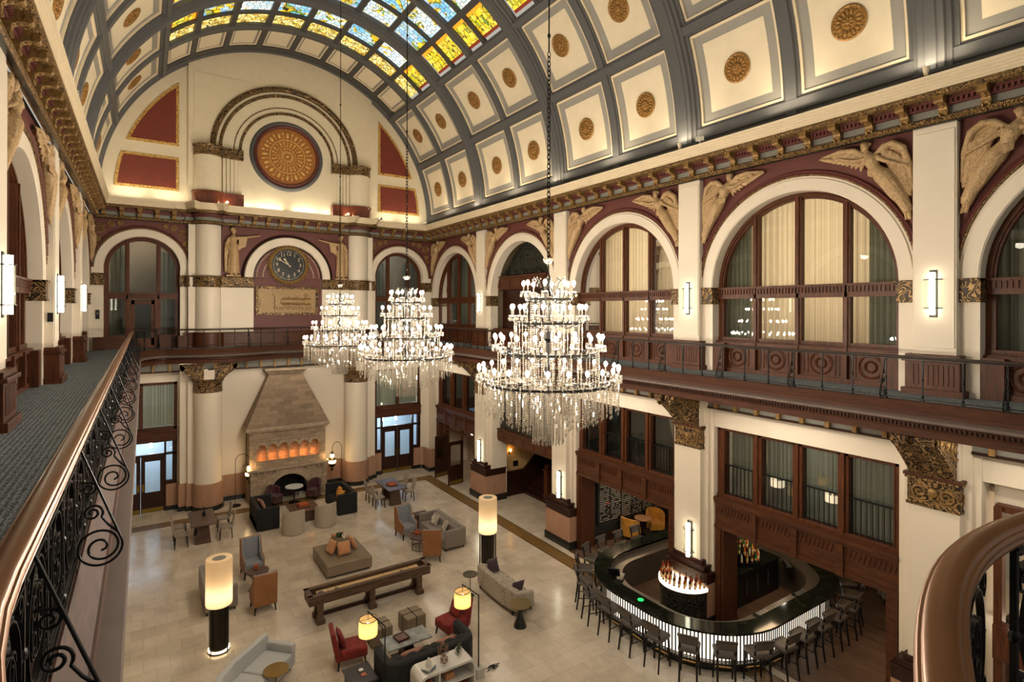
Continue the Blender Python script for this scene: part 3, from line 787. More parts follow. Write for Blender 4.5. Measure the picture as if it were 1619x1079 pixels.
for nm,a,L,w in (('hour_hand',PI/2-2*PI*10.83/12,.42,.05),('minute_hand',PI/2-2*PI*50/60,.62,.035)):
    b=MB(); d=Vector((cos(a),0,sin(a))); n=Vector((-sin(a),0,cos(a)))
    o=Vector((0,-.075,0)); pts=[o-d*.12+n*w*.5,o+d*L*.7+n*w*.5,o+d*L*.78+n*w*1.3,o+d*L,o+d*L*.78-n*w*1.3,o+d*L*.7-n*w*.5,o-d*.12-n*w*.5]
    b.add(pts+[p+Vector((0,-.012,0)) for p in pts],[tuple(range(7)),tuple(range(13,6,-1))]+[(i,(i+1)%7,7+(i+1)%7,7+i) for i in range(7)]); b.obj(nm,num_mat,ck,smooth=0)
# train relief
tr=thing('train_relief','framed low-relief panel of a steam train below the clock','relief',(6.1,29.95,9.72))
b=MB()
for x0,x1,z0,z1 in ((-1.5,1.5,.6,.72),(-1.5,1.5,-.72,-.6),(-1.5,-1.38,-.6,.6),(1.38,1.5,-.6,.6)): b.box(x0,x1,-.1,0,z0,z1)
b.obj('frame',gold,tr,smooth=0,bevel=.01)
ivory=plain('relief_gilt_plaster','#94784d',.5,.1,var=.3,scale=14,bump=.6,bscale=25)
b=MB(); b.box(-1.38,1.38,-.03,0,-.6,.6)
b.obj('panel',ivory,tr)
b=MB()
b.tube([(-.35,-.05,-.02),(.95,-.05,-.02)],.16,10); b.tube([(.8,-.05,-.02),(1.12,-.05,-.02)],.19,10); b.box(-.62,-.28,-.14,0,-.3,.3); b.box(-.7,-.2,-.16,0,.28,.34)
b.tube([(.92,-.06,.1),(.92,-.06,.4)],[.06,.09],8); b.tube([(.45,-.06,.1),(.45,-.06,.24)],.07,8); b.tube([(.1,-.06,.1),(.1,-.06,.22)],.06,8)
for x in (-.5,-.12,.22,.56): b.arc((x,-.07,-.34),(1,0,0),(0,0,1),(0,1,0),.13,[(0,-.02),(.03,-.03),(.03,.04),(0,.04)],0,2*PI,16); b.ell((x,-.07,-.34),(.05,.03,.05))
for x in (.85,1.1): b.arc((x,-.07,-.38),(1,0,0),(0,0,1),(0,1,0),.08,[(0,-.02),(.03,-.03),(.03,.04),(0,.04)],0,2*PI,14)
b.box(-1.3,-.75,-.12,0,-.3,.08); b.box(-1.36,1.36,-.1,0,-.52,-.46); b.prism([(1.1,-.45),(1.35,-.45),(1.15,-.2)],-.12,0,lambda x,z,y:(x,y,z))
b.prism([(-1.36,-.1),(-1.36,.1),(.2,.5),(.2,.42)],-.08,0,lambda x,z,y:(x,y,z)); b.prism([(-1.36,.2),(-1.36,.3),(-.2,.55),(-.2,.5)],-.06,0,lambda x,z,y:(x,y,z))
b.obj('locomotive',ivory,tr,smooth=40)
# ------------------------------------------------ lunette above the cornice
YL=30.42
def disc_poly(x0,x1,r,n=24):
    return [(x,VZ+math.sqrt(max(0,r*r-(x-VX)**2))) for x in [x1+(x0-x1)*k/n for k in range(n+1)]]
b=MB()
pts=[(VX-8.05,14.0)]+[(VX+8.05,14.0)]+disc_poly(VX-8.05,VX+8.05,8.05,60)
b.prism(pts,0,.1,lambda x,z,y:(x,YL+y,z)); struct(b.obj('wall_lunette',cream_warm,smooth=0))
b=MB(); pts=[(1.72,14.0),(10.6,14.0)]+disc_poly(1.72,10.6,8.0,30); b.prism(pts,0,.17,lambda x,z,y:(x,YL-.17+y,z))
b.box(1.95,10.38,YL-.2,YL-.17,14.1,20.6)
struct(b.obj('wall_lunette_centre',cream_warm,smooth=0))
ML_=lambda u,d,z:(u,YL-.2+d,z)
b=MB()
ring(b,ML_,6.2,17.1,3.33,[(0,0),(.03,-.12),(.1,-.16),(.2,-.15),(.26,-.08),(.26,0)],seg=64)
ring(b,ML_,6.2,17.1,3.06,[(0,0),(.03,-.08),(.1,-.1),(.14,-.06),(.16,0)],seg=64)
for k in range(90):
    a=PI*(k+.5)/90; b.cbox((6.2+3.5*cos(a),YL-.35,17.1+3.5*sin(a)),(.05,.06,.09))
ring(b,ML_,6.18,17.1,2.18,[(0,0),(.02,-.07),(.12,-.07),(.14,0)],seg=56); ring(b,ML_,6.18,17.1,2.5,[(0,0),(.01,-.04),(.04,-.04),(.05,0)],seg=56)
struct(b.obj('trim_12',gold,smooth=30))
whl=thing('ceiling_medallion','large gilded round medallion with leaf rings in maroon rim above the clock','medallion',(6.13,YL-.2,17.15))
b=MB(); ring(b,MK,0,0,1.42,[(0,.0),(.02,-.16),(.08,-.2),(.12,-.12),(.17,-.14),(.17,0)],0,2*PI,64); b.obj('maroon_rim',maroon,whl,smooth=30)
b=MB(); ring(b,MK,0,0,1.59,[(0,0),(.02,-.1),(.08,-.12),(.14,-.08),(.2,0)],0,2*PI,64); b.obj('slate_rim',slate,whl,smooth=30)
b=MB(); b.prism([(1.45*cos(2*PI*k/64),1.45*sin(2*PI*k/64)) for k in range(64)],0,.03,lambda x,z,y:(x,-y,z)); b.obj('orange_disc',plain('warm_orange_gilding','#a3672a',.5,.1,var=.15),whl,smooth=0)
b=MB()
ring(b,MK,0,0,.38,[(0,-.03),(.03,-.08),(.06,-.03)],0,2*PI,40); ring(b,MK,0,0,.82,[(0,-.03),(.02,-.08),(.05,-.08),(.07,-.03)],0,2*PI,56)
for k in range(16):
    a=2*PI*k/16; M=Matrix.Rotation(-a,3,'Y'); b.ell(M@Vector((1.08,-.06,0)),(.15,.05,.075),8,6,M); b.ell(M@Vector((.26,-.05,0)),(.1,.03,.035),6,5,M)
    M=Matrix.Rotation(-a-PI/16,3,'Y'); b.ell(M@Vector((1.18,-.05,0)),(.1,.04,.05),6,5,M); b.ell(M@Vector((1.0,-.05,0)),(.06,.04,.04),6,5,M)
for k in range(8):
    M=Matrix.Rotation(-2*PI*k/8,3,'Y'); b.bar(M@Vector((.42,-.05,0)),M@Vector((.8,-.05,0)),.03)
    for rr,q in ((.55,.09),(.68,.12)):
        for s in (-1,1): b.ell(M@Vector((rr,-.045,s*q*1.5)),(q*.7,.035,q*.45),6,5,M)
b.ell((0,-.05,0),(.09,.08,.09),10,8)
b.obj('gilded_leaves',plain('pale_leaf_gilding','#d0a862',.4,.2,var=.2,scale=14),whl,smooth=50)
# column stubs and capital bands in the lunette
for s,nm in ((-1,'left'),(1,'right')):
    X=lambda v:6.2+s*v
    cx=X(3.65)
    b=MB(); b.lathe([(.6,14.2),(.6,16.62)],(cx,YL-.15,0),28); 
    for k in range(5): b.box(min(X(3.05-.17*k),X(3.05-.17*k-.12)),max(X(3.05-.17*k),X(3.05-.17*k-.12)),YL-.42+.03*k,YL,14.2,16.62)
    b.box(min(X(2.2),X(3.2)),max(X(2.2),X(3.2)),YL-.28,YL,14.2,16.62); struct(b.obj('trim_13',cream_warm,smooth=40))
    b=MB(); b.lathe([(.62,16.6),(.65,16.66),(.62,16.72),(.64,17.0),(.7,17.1),(.6,17.12)],(cx,YL-.15,0),28); b.box(min(X(2.15),X(3.2)),max(X(2.15),X(3.2)),YL-.5,YL,16.6,17.08); struct(b.obj('trim_14',gold,smooth=30))
    b=MB(); b.lathe([(.68,14.2),(.68,14.8),(.72,14.84),(.72,14.9),(.6,14.92)],(cx,YL-.15,0),28); b.box(min(X(2.15),X(3.2)),max(X(2.15),X(3.2)),YL-.6,YL,14.2,14.88); struct(b.obj('trim_15',plain('red_marble','#6e3a2a',.25,var=.3),smooth=30))
    # red panels with gilded frames
    rr=7.35
    def cz(x,r): return VZ+math.sqrt(max(0,r*r-(x-VX)**2))
    for z0,z1 in ((14.83,16.4),(16.95,19.6)):
        xi=X(4.85); n=14
        def xo(z,r): return VX+s*math.sqrt(r*r-(z-VZ)**2)
        def outl(dz,r):
            P=[]
            if z1<17:
                P=[(xi-s*-dz*0+s*dz,z0+dz)]+[(xo(z0+dz+(z1-z0-2*dz)*k/6,r-dz),z0+dz+(z1-z0-2*dz)*k/6) for k in range(7)]+[(xi+s*dz,z1-dz)]
            else:
                zt=VZ+math.sqrt((r-dz)**2-(xi+s*dz-VX)**2)
                P=[(xi+s*dz,z0+dz)]+[(xo(z0+dz+(zt-z0-dz)*k/10,r-dz),z0+dz+(zt-z0-dz)*k/10) for k in range(11)]
            return P
        b=MB(); b.prism(outl(0,rr),0,.05,lambda x,z,y:(x,YL-.05+y,z)); struct(b.obj('trim_16',gold_bright,smooth=0))
        b=MB(); b.prism(outl(.12,rr),0,.06,lambda x,z,y:(x,YL-.065+y,z)); struct(b.obj('trim_17',plain('lunette_red','#6f2e20',.5),smooth=0))
# ------------------------------------------------ far wall, ground floor
DL,DR=-.12,12.44
b=MB()
b.box(1.32,11.0,30.9,31.1,FZ,7.0); b.box(-4,DL-1.44,30.9,31.1,FZ,7.0); b.box(DR+1.44,18,30.9,31.1,FZ,7.0)
for c in (DL,DR): b.box(c-1.44,c+1.44,30.9,31.1,5.83,7.0)
struct(b.obj('wall_far_ground',cream,smooth=0))
frz=MB(); frz.box(XL-.5,XR+.3,30.72,30.9,6.35,6.9)
fz=struct(frz.obj('trim_18',bluegrey,smooth=0))
b=MB(); b.box(XL-.5,XR+.3,30.66,30.9,6.3,6.37); b.obj('dark_fillet',wood_dark,fz)
for k in range(25):
    x=XL+.2+k*.66
    q=MB(); q.box(x-.05,x+.05,30.58,30.73,6.35,6.86); q.box(x-.06,x+.06,30.5,30.7,6.68,6.86); q.obj('bracket',gold_plain,fz)
def entrance(idx,c,label,side):
    w=empty('window_%d'%(idx)); struct(w,'mahogany mezzanine window above the %s entrance doors'%side)
    b=MB(); y0,y1=30.86,31.06
    for x0,x1,z0,z1 in ((c-1.44,c-1.3,3.0,5.83),(c+1.3,c+1.44,3.0,5.83),(c-1.44,c+1.44,5.71,5.83),(c-.08,c+.08,3.66,5.8),(c-1.44,c+1.44,3.58,3.72)): b.box(x0,x1,y0,y1,z0,z1)
    b.box(c-1.44,c+1.44,30.78,y1,3.04,3.6); b.box(c-1.44,c+1.44,30.7,y1,3.5,3.58); b.box(c-1.44,c+1.44,30.74,y1,3.12,3.2)
    b.obj('frame',wood_redx,w,smooth=0,bevel=.008)
    g=MB(); g.box(c-1.3,c+1.3,30.97,30.98,3.7,5.72); g.obj('pane',glass,w)
    d=empty('door_%d'%(2 if c<6 else 1)); struct(d,label)
    b=MB()
    for x in (-1.0,.92): b.box(c+x,c+x+.08,y0,y1,FZ,3.06)
    b.box(c-1.44,c+1.44,y0,y1,2.4,2.5)
    for s in (-1,1):
        b.box(min(c+s*1.0,c+s*1.44),max(c+s*1.0,c+s*1.44),y0+.02,y1-.02,1.0,1.18)
        b.box(min(c+s*1.25,c+s*1.44),max(c+s*1.25,c+s*1.44),y0,y1,1.0,3.06)
    b.obj('door_frame',wood_dark,d,smooth=0,bevel=.006)
    q=MB()
    for s in (-1,1): q.box(min(c+s*1.0,c+s*1.46),max(c+s*1.0,c+s*1.46),y0-.02,y1-.04,FZ+.2,1.0)
    q.obj('side_panel',wood_tan,d,smooth=0)
    q=MB()
    for s in (-1,1): q.box(min(c+s*1.0,c+s*1.46),max(c+s*1.0,c+s*1.46),y0-.04,y1-.04,FZ,FZ+.21)
    q.obj('plinth',black_base,d,smooth=0)
    for s in (-1,1):
        x0,x1=sorted((c+s*.01,c+s*.92))
        L=MB(); L.box(x0,x1,y0+.04,y0+.1,2.16,2.4); L.box(x0,x1,y0+.04,y0+.1,FZ+.02,.72)
        L.box(x0,x0+.16,y0+.04,y0+.1,.7,2.2); L.box(x1-.16,x1,y0+.04,y0+.1,.7,2.2); lf=L.obj('door_leaf',wood_dark,d,smooth=0,bevel=.006)
        q=MB(); q.box(x0+.16,x1-.16,y0+.06,y0+.07,.72,2.16); q.obj('glass',glass,lf)
        q=MB(); q.box(x0+.03,x1-.03,y0+.025,y0+.04,FZ+.02,FZ+.22); q.obj('kickplate',brass_kick,lf)
        hx=c+s*.09; q=MB(); q.box(hx-.05,hx+.05,y0+.01,y0+.04,.8,1.15); q.tube([(hx,y0+.02,.85),(hx,y0-.05,.9),(hx,y0-.05,1.08),(hx,y0+.02,1.13)],.012,6); q.obj('pull_handle',brass,lf)
    g=MB(); g.box(c-.92,c+.92,30.97,30.98,2.5,3.06)
    for s in (-1,1): g.box(min(c+s*1.0,c+s*1.25),max(c+s*1.0,c+s*1.25),30.97,30.98,1.18,3.06)
    g.obj('sidelight_glass',glass,d)
entrance(WIN+1,DL,'dark double entrance door with brass kickplates at the left end of the far wall','left'); entrance(WIN+2,DR,'dark double entrance door with brass kickplates at the right end of the far wall','right'); WIN+=2
curtain(MF,DL-1.3,DL+1.3,3.72,5.8,.9,curtain_greyx,'pleated sage curtain in the window above the far left doors',wl=.12)
curtain(MF,DR-1.3,DR+1.3,3.72,5.8,.9,curtain_greyx,'pleated sage curtain in the window above the far right doors',wl=.12)
for c in (DL,DR):
    b=MB(); b.box(c-2,c+2,33.5,33.6,FZ,3.3); b.box(c-2,c-1.95,31.1,33.5,FZ,3.3); b.box(c+1.95,c+2,31.1,33.5,FZ,3.3); b.box(c-2,c+2,31.1,33.5,3.15,3.25)
    struct(b.obj('wall_vestibule',plain('vestibule_paint','#c4d4dc',.7,var=.02),smooth=0))
    for s in (-.45,.4):
        tag(MB().cyl((c+s,32.2,2.55),.07,.42,12).obj('pendant_lamp',emis('cool_lamp_glass','#e8f4ff',9)),'bright tubular lamp behind the glass above the %s doors, %s of the pair'%('far left' if c<5 else 'far right','left' if s<0 else 'right'),'lamp')
# rooms behind far gallery windows
b=MB(); b.box(-3,2.4,33.5,33.6,7.4,13.4); b.box(9.9,16,33.5,33.6,7.4,13.4); b.box(2.3,2.4,30.7,33.5,7.4,13.4); b.box(9.9,10.0,30.7,33.5,7.4,13.4); b.box(-3,16,30.7,33.6,13.3,13.4); b.box(-3,16,30.7,33.6,7.36,7.46); b.box(-3,-2.9,30.7,33.5,7.4,13.4); b.box(15.9,16,30.7,33.5,7.4,13.4)
struct(b.obj('wall_far_rooms',plain('far_room_paint','#8f8878',.8,var=.03),smooth=0))
# panelled dado, ground far wall: tan oak above black plinth
def dado(path,name):
    for z0,z1,o,m,nm in ((FZ+.2,1.0,.05,wood_tan,'baseboard_far'),(FZ,FZ+.21,.09,black_base,'baseboard_far_plinth'),(.99,1.03,.055,wood_tan,'baseboard_far_cap')):
        q=MB(); q.sweep([(.05,z0),(-o,z0),(-o,z1),(.05,z1)],path); struct(q.obj(name if nm=='baseboard_far' else nm,m,smooth=30))
arcR=[(9.76+.62*cos(-PI*k/12),30.25+.62*sin(-PI*k/12)) for k in range(13)]
arcL=[(2.56+.62*cos(-PI*k/12),30.25+.62*sin(-PI*k/12)) for k in range(13)]
dado([(11.02,30.85),(10.9,30.85),(10.9,30.43),(10.6,30.43),(10.6,30.27)]+arcR+[(9.1,30.85),(7.8,30.85)],'baseboard_far')
dado([(4.4,30.85),(3.22,30.85)]+arcL+[(1.72,30.27),(1.72,30.43),(1.4,30.43),(1.4,30.85)],'baseboard_far')
dado([(14.9,29.95),(14.05,29.9),(14.05,30.75),(13.85,30.85)],'baseboard_far')
rail_wood=plain('varnished_handrail','#75491f',.38,.45,var=.12,scale=2.5,coat=.05,spec=.35)
rail_dark=plain('dark_handrail','#2a1d14',.4)
fas_wood=wood('matt_fascia_mahogany','#2d160b','#512e1b',.7,axis='Y',coat=0)
# ------------------------------------------------ gallery slab, fascia and railing
GZ=7.48
def nearY(x):
    q=min(1,abs(x-2.75)/2.98); return .785*cos(PI/2*q)**2
def quarter():  # near left quarter, from the middle of the near side to the left side
    P=[(6.16-k*.125,nearY(6.16-k*.125)) for k in range(0,43)]  # 6.16 -> .91
    P+=[(.8-1.2*sin(PI/2*k/12),2.5-2.29*cos(PI/2*k/12)) for k in range(0,13)]
    return P
Q=quarter()
near_left=Q; near_right=[(12.32-x,y) for x,y in Q]
far_left=[(x,29.4-y) for x,y in Q]; far_right=[(12.32-x,29.4-y) for x,y in Q]
# loop: right side +Y, far -X, left side -Y, near +X
LOOP=[near_right[-1]]+list(reversed(far_right))+far_left[1:]+list(reversed(near_left))+near_right[1:-1]
def gsw(prof,mat,name,parent=None,smooth=30):
    b=MB(); b.sweep([(-i,z) for i,z in prof],LOOP,closed=True); o=b.obj(name,mat,parent,smooth=smooth)
    if not parent: struct(o)
    return o
# floor of the gallery
pairs=[]
for i,p in enumerate(LOOP):
    x,y=p
    if i==0: o=(15.2,y)
    pairs.append(p)
b=MB()
def outer(p):
    x,y=p
    if abs(x-12.72)<1e-3: return (15.2,y)
    if abs(x+.4)<1e-3: return (-3.0,y)
    return (x,31.3) if y>15 else (x,-3.2)
L2=[]
for p in LOOP:
    x,y=p
    L2.append((p,outer(p)))
out=[]
for i,(p,o) in enumerate(L2):
    q,o2=L2[(i+1)%len(L2)]
    out.append((p,o))
    if (abs(o[0]-15.2)<1e-3 and abs(o2[0]-15.2)>1e-3): out.append((p,(15.2,31.3)))
    if (abs(o[1]-31.3)<1e-3 and abs(o2[1]-31.3)>1e-3): out.append((q,(-3.0,31.3)))
    if (abs(o[0]+3.0)<1e-3 and abs(o2[0]+3.0)>1e-3): out.append((p,(-3.0,-3.2)))
    if (abs(o[1]+3.2)<1e-3 and abs(o2[1]+3.2)>1e-3): out.append((q,(15.2,-3.2)))
n=len(out)
for z in (GZ,):
    b.add([(p[0],p[1],z) for p,o in out]+[(o[0],o[1],z) for p,o in out],[(i,(i+1)%n,n+(i+1)%n,n+i) for i in range(n)])
struct(b.obj('gallery_floor',carpet,smooth=0))
b=MB(); b.add([(p[0],p[1],6.86) for p,o in out]+[(o[0],o[1],6.86) for p,o in out],[(i,(i+1)%n,n+(i+1)%n,n+i) for i in range(n)])
gs=struct(b.obj('gallery_soffit',cream,smooth=0))
fas=gsw([(-.12,7.50),(.03,7.50),(.05,7.47),(.15,7.33),(.165,7.325),(.17,7.24),(-.12,7.24)],fas_wood,'trim_19')
gsw([(-.12,7.25),(.14,7.25),(.29,7.20),(.30,7.15),(.24,7.12),(-.12,7.12)],plain('grey_pink_ledge_paint','#655852',.75,var=.08,spec=.2),'ledge',fas)
gsw([(-.12,7.13),(.22,7.13),(.2,7.02),(.17,6.98),(.17,6.84),(-.12,6.82)],fas_wood,'lower_fascia',fas)
b=MB()
for p,t in path_walk(LOOP+[LOOP[0]],.075):
    n_=Vector((-t.y,t.x)); c=p+n_*.215
    if -.2<p.x<12.6 and p.y<3 : continue
    b.cbox((c.x,c.y,7.07),(.035,.05,.07),math.atan2(t.y,t.x))
b.obj('dentils',wood_dark,fas,smooth=0)
# ---- railing
_h=[(.0,.072),(.022,.07),(.038,.064),(.043,.056),(.046,.05),(.054,.049),(.061,.04),(.062,.03),(.056,.022),(.048,.02),(.05,.012),(.056,.004),(.052,-.008),(.036,-.016),(.03,-.024)]
RP_=[(-x,z) for x,z in reversed(_h[1:])]+_h
def ribbon(b,pts,n,wd,th):
    """flat bar following pts, bar depth wd along n"""
    n=Vector(n); N=len(pts); P=[Vector(p) for p in pts]; vs=[]
    for i,p in enumerate(P):
        t=(P[min(i+1,N-1)]-P[max(i-1,0)]).normalized(); s=t.cross(n).normalized()
        vs+= [p+s*th/2-n*wd/2,p-s*th/2-n*wd/2,p-s*th/2+n*wd/2,p+s*th/2+n*wd/2]
    fs=[(i*4+k,i*4+(k+1)%4,(i+1)*4+(k+1)%4,(i+1)*4+k) for i in range(N-1) for k in range(4)]+[(3,2,1,0),tuple((N-1)*4+k for k in range(4))]
    b.add(vs,fs)
def spiral(cx,cz,r0,r1,a0,a1,n): return [(cx+(r0+(r1-r0)*i/n)*cos(a0+(a1-a0)*i/n),0,cz+(r0+(r1-r0)*i/n)*sin(a0+(a1-a0)*i/n)) for i in range(n+1)]
PITCH=.645
def panel_mesh():
    b=MB(); N=(0,1,0); w=PITCH/2-.02
    for z in (.1,.16,.74,.8): ribbon(b,[(-w,0,z),(w,0,z)],N,.03,.01)
    ribbon(b,[(.24*cos(2*PI*k/20),0,.45+.27*sin(2*PI*k/20)) for k in range(21)],N,.028,.009)
    ribbon(b,[(.15*cos(2*PI*k/14),0,.45+.15*sin(2*PI*k/14)) for k in range(15)],N,.024,.008)
    for sx in (-1,1):
        for sz in (-1,1):
            ribbon(b,[(sx*p[0],0,.45+sz*p[2]) for p in spiral(.08,.07,.075,.015,0,2.6*PI,16)],N,.024,.008)
            ribbon(b,[(sx*p[0],0,.45+sz*p[2]) for p in spiral(.24,.23,.06,.012,-PI/2,2.2*PI-PI/2,14)],N,.024,.008)
    for sx in (-1,1): ribbon(b,[(sx*w,0,.45),(sx*.24,0,.45)],N,.02,.008)
    b.cbox((0,0,.45),(.04,.03,.04))
    return b
def post_mesh():
    b=MB(); b.bar((0,0,.0),(0,0,.88),.024); b.cbox((0,0,.03),(.05,.05,.06)); b.cbox((0,0,.84),(.045,.045,.03)); b.ell((0,0,.12),(.028,.028,.03),8,6); b.ell((0,0,.46),(.024,.024,.03),8,6)
    return b
def brace_mesh():
    # scrolled outer stay, in the plane square to the railing (x = outward over the void)
    b=MB(); N=(0,1,0)
    S=lambda *a:[(p[0],0,p[2]) for p in spiral(*a)]
    b.tube([(.02,0,.84)]+S(.13,.155,.125,.125,.42,.42-1.35*PI,24)+S(.13,.155,.125,.02,.42-1.35*PI,.42-4.6*PI,40)[1:],.0085,6)
    b.tube(list(reversed(S(.085,.40,.06,.012,-.6,-.6+3.4*PI,34)))+[(.17,0,.31),(.225,0,.245)],.008,6)
    b.tube([(.015,0,.62)]+S(.065,.57,.045,.010,1.6,1.6-3*PI,26),.007,6)
    return b
post0=panel0=brace0=None
def build_rail(label,P,first_brace=1,start=PITCH*.25,panels=True):
    t=thing('gallery_railing',label,'railing',(P[0][0],P[0][1],GZ))
    o0=Vector((P[0][0],P[0][1],GZ))
    kq=1 if panels else .6
    b=MB(); b.sweep([(x*kq,.88+z*kq) for x,z in RP_],[(p[0]-o0.x,p[1]-o0.y) for p in P]); b.obj('handrail',rail_wood if panels else rail_dark,t,smooth=40)
    b=MB(); b.sweep([(-.02,.86),(.02,.86),(.02,.845),(-.02,.845)],[(p[0]-o0.x,p[1]-o0.y) for p in P]); b.sweep([(-.025,.07),(.025,.07),(.025,.085),(-.025,.085)],[(p[0]-o0.x,p[1]-o0.y) for p in P]); b.obj('iron_rails',iron,t,smooth=0)
    global post0,panel0,brace0
    k=0
    W=path_walk(P,PITCH,start)
    for p,tt in W:
        for kind,off in (('post',0),('panel',PITCH/2),('brace',0)):
            if kind=='brace' and k%3!=first_brace: continue
            if kind=='panel' and not panels: continue
            src={'post':post0,'panel':panel0,'brace':brace0}[kind]
            if src is None:
                src={'post':post_mesh,'panel':panel_mesh,'brace':brace_mesh}[kind]().obj({'post':'post','panel':'scroll_panel','brace':'scroll_brace'}[kind],iron,t,smooth=40 if kind!='post' else 30)
                if kind=='post': post0=src
                elif kind=='panel': panel0=src
                else: brace0=src
                o=src
            else:
                o=src.copy(); COL.objects.link(o); o.parent=t
            q=p+tt*off
            ang=math.atan2(tt.y,tt.x)
            if kind=='brace':
                nn=Vector((-tt.y,tt.x)); q=p+nn*.02; ang=math.atan2(nn.y,nn.x)
            o.location=(q.x-o0.x,q.y-o0.y,0); o.rotation_euler=(0,0,ang)
        k+=1
    return t
iR=LOOP.index(near_right[-1])
Rr=[near_right[-1],far_right[-1]]
build_rail('dark iron scroll balustrade with wooden handrail along the right gallery above the bar',Rr,panels=False)
build_rail('dark iron balustrade of the far gallery below the clock, curving around two columns',list(reversed(far_right))+far_left[1:],panels=False)
build_rail('black scroll balustrade with golden-brown handrail along the carpeted left gallery',[far_left[-1],near_left[-1]])
NP=list(reversed(near_left))+near_right[1:]
_s=0
for _a,_b in zip(NP[:-1],NP[1:]):
    if _b[0]>3.09: break
    _s+=math.dist(_a,_b)
build_rail('curved varnished handrail on black scrolled ironwork nearest the camera, at the photo\'s lower corners',NP,2,start=_s%PITCH)
# ------------------------------------------------ main floor
b=MB(); b.add([(-6,-3,FZ),(13.72,-3,FZ),(13.72,34,FZ),(-6,34,FZ)],[(0,1,2,3)])
b.add([(13.72,17.0,FZ),(24,17.0,FZ),(24,34,FZ),(13.72,34,FZ)],[(0,1,2,3)])
struct(b.obj('floor',floor_mat,smooth=0))
b=MB(); b.add([(14.0,-3,FZ),(24,-3,FZ),(24,17.0,FZ),(14.0,17.0,FZ)],[(0,1,2,3)]); struct(b.obj('floor_bar',brown_floor,smooth=0))
b=MB(); b.add([(13.72,-3,FZ),(14.0,-3,FZ),(14.0,17.0,FZ),(13.72,17.0,FZ)],[(0,1,2,3)]); struct(b.obj('floor_edge_strip',plain('pale_stone_strip','#c2b097',.25),smooth=0))
z=FZ+.004
b=MB()
for x0,x1,y0,y1 in ((13.13,13.72,-2,29.13),(-1.2,-.6,-2,28.53),(-1.2,13.13,28.53,29.13)): b.add([(x0,y0,z),(x1,y0,z),(x1,y1,z),(x0,y1,z)],[(0,1,2,3)])
fb=struct(b.obj('trim_20',band_mat,smooth=0))
b=MB(); z+=.003
for x0,x1,y0,y1 in ((13.12,13.15,-2,28.53),(13.70,13.73,-2,29.12),(-.6,13.15,28.53,28.56),(-1.2,13.73,29.12,29.15)): b.add([(x0,y0,z),(x1,y0,z),(x1,y1,z),(x0,y1,z)],[(0,1,2,3)])
b.obj('dark_border_line',black_base,fb,smooth=0)
# ------------------------------------------------ right side, ground floor and mezzanine
def mezz(M,i,uc,opening=True,idx=0,mull=(-1.17,0,1.17),z0=3.72,z1=5.77,hw=2.32,label='',beam=True):
    pass
b=MB(); frz=MB(); fil=MB()
for sx in (1,):
    b.box(14.45,14.9,-3,31,5.77,6.86)
    for y in PY+[30.7]:
        b.box(14.45,15.3,y-.76,y+.76,FZ,5.78)
struct(b.obj('wall_right_ground',cream,smooth=0))
frz=MB(); q=MB()
for i,uc in enumerate(BC):
    a=PY[i]+.62; c=(PY[i+1]-.62) if i<4 else 30.9
    frz.box(14.3,14.46,a,c,6.38,6.87); q.box(14.26,14.46,a,c,6.33,6.39)
fz2=struct(frz.obj('trim_21',bluegrey,smooth=0)); q.obj('dark_fillet',wood_dark,fz2)
for k in range(44):
    y=2.0+.645*k
    if min(abs(y-v) for v in PY)<.7: continue
    q=MB(); q.box(14.16,14.31,y-.05,y+.05,6.38,6.88); q.box(14.08,14.3,y-.06,y+.06,6.7,6.88); q.obj('bracket',gold_plain,fz2)
b=MB(); b.box(-2.5,-2.3,-3,31,FZ,6.86); struct(b.obj('wall_left_ground',cream,smooth=0))
names=['nearest the camera','beside the oval bar','next to the menu board','by the staircase']
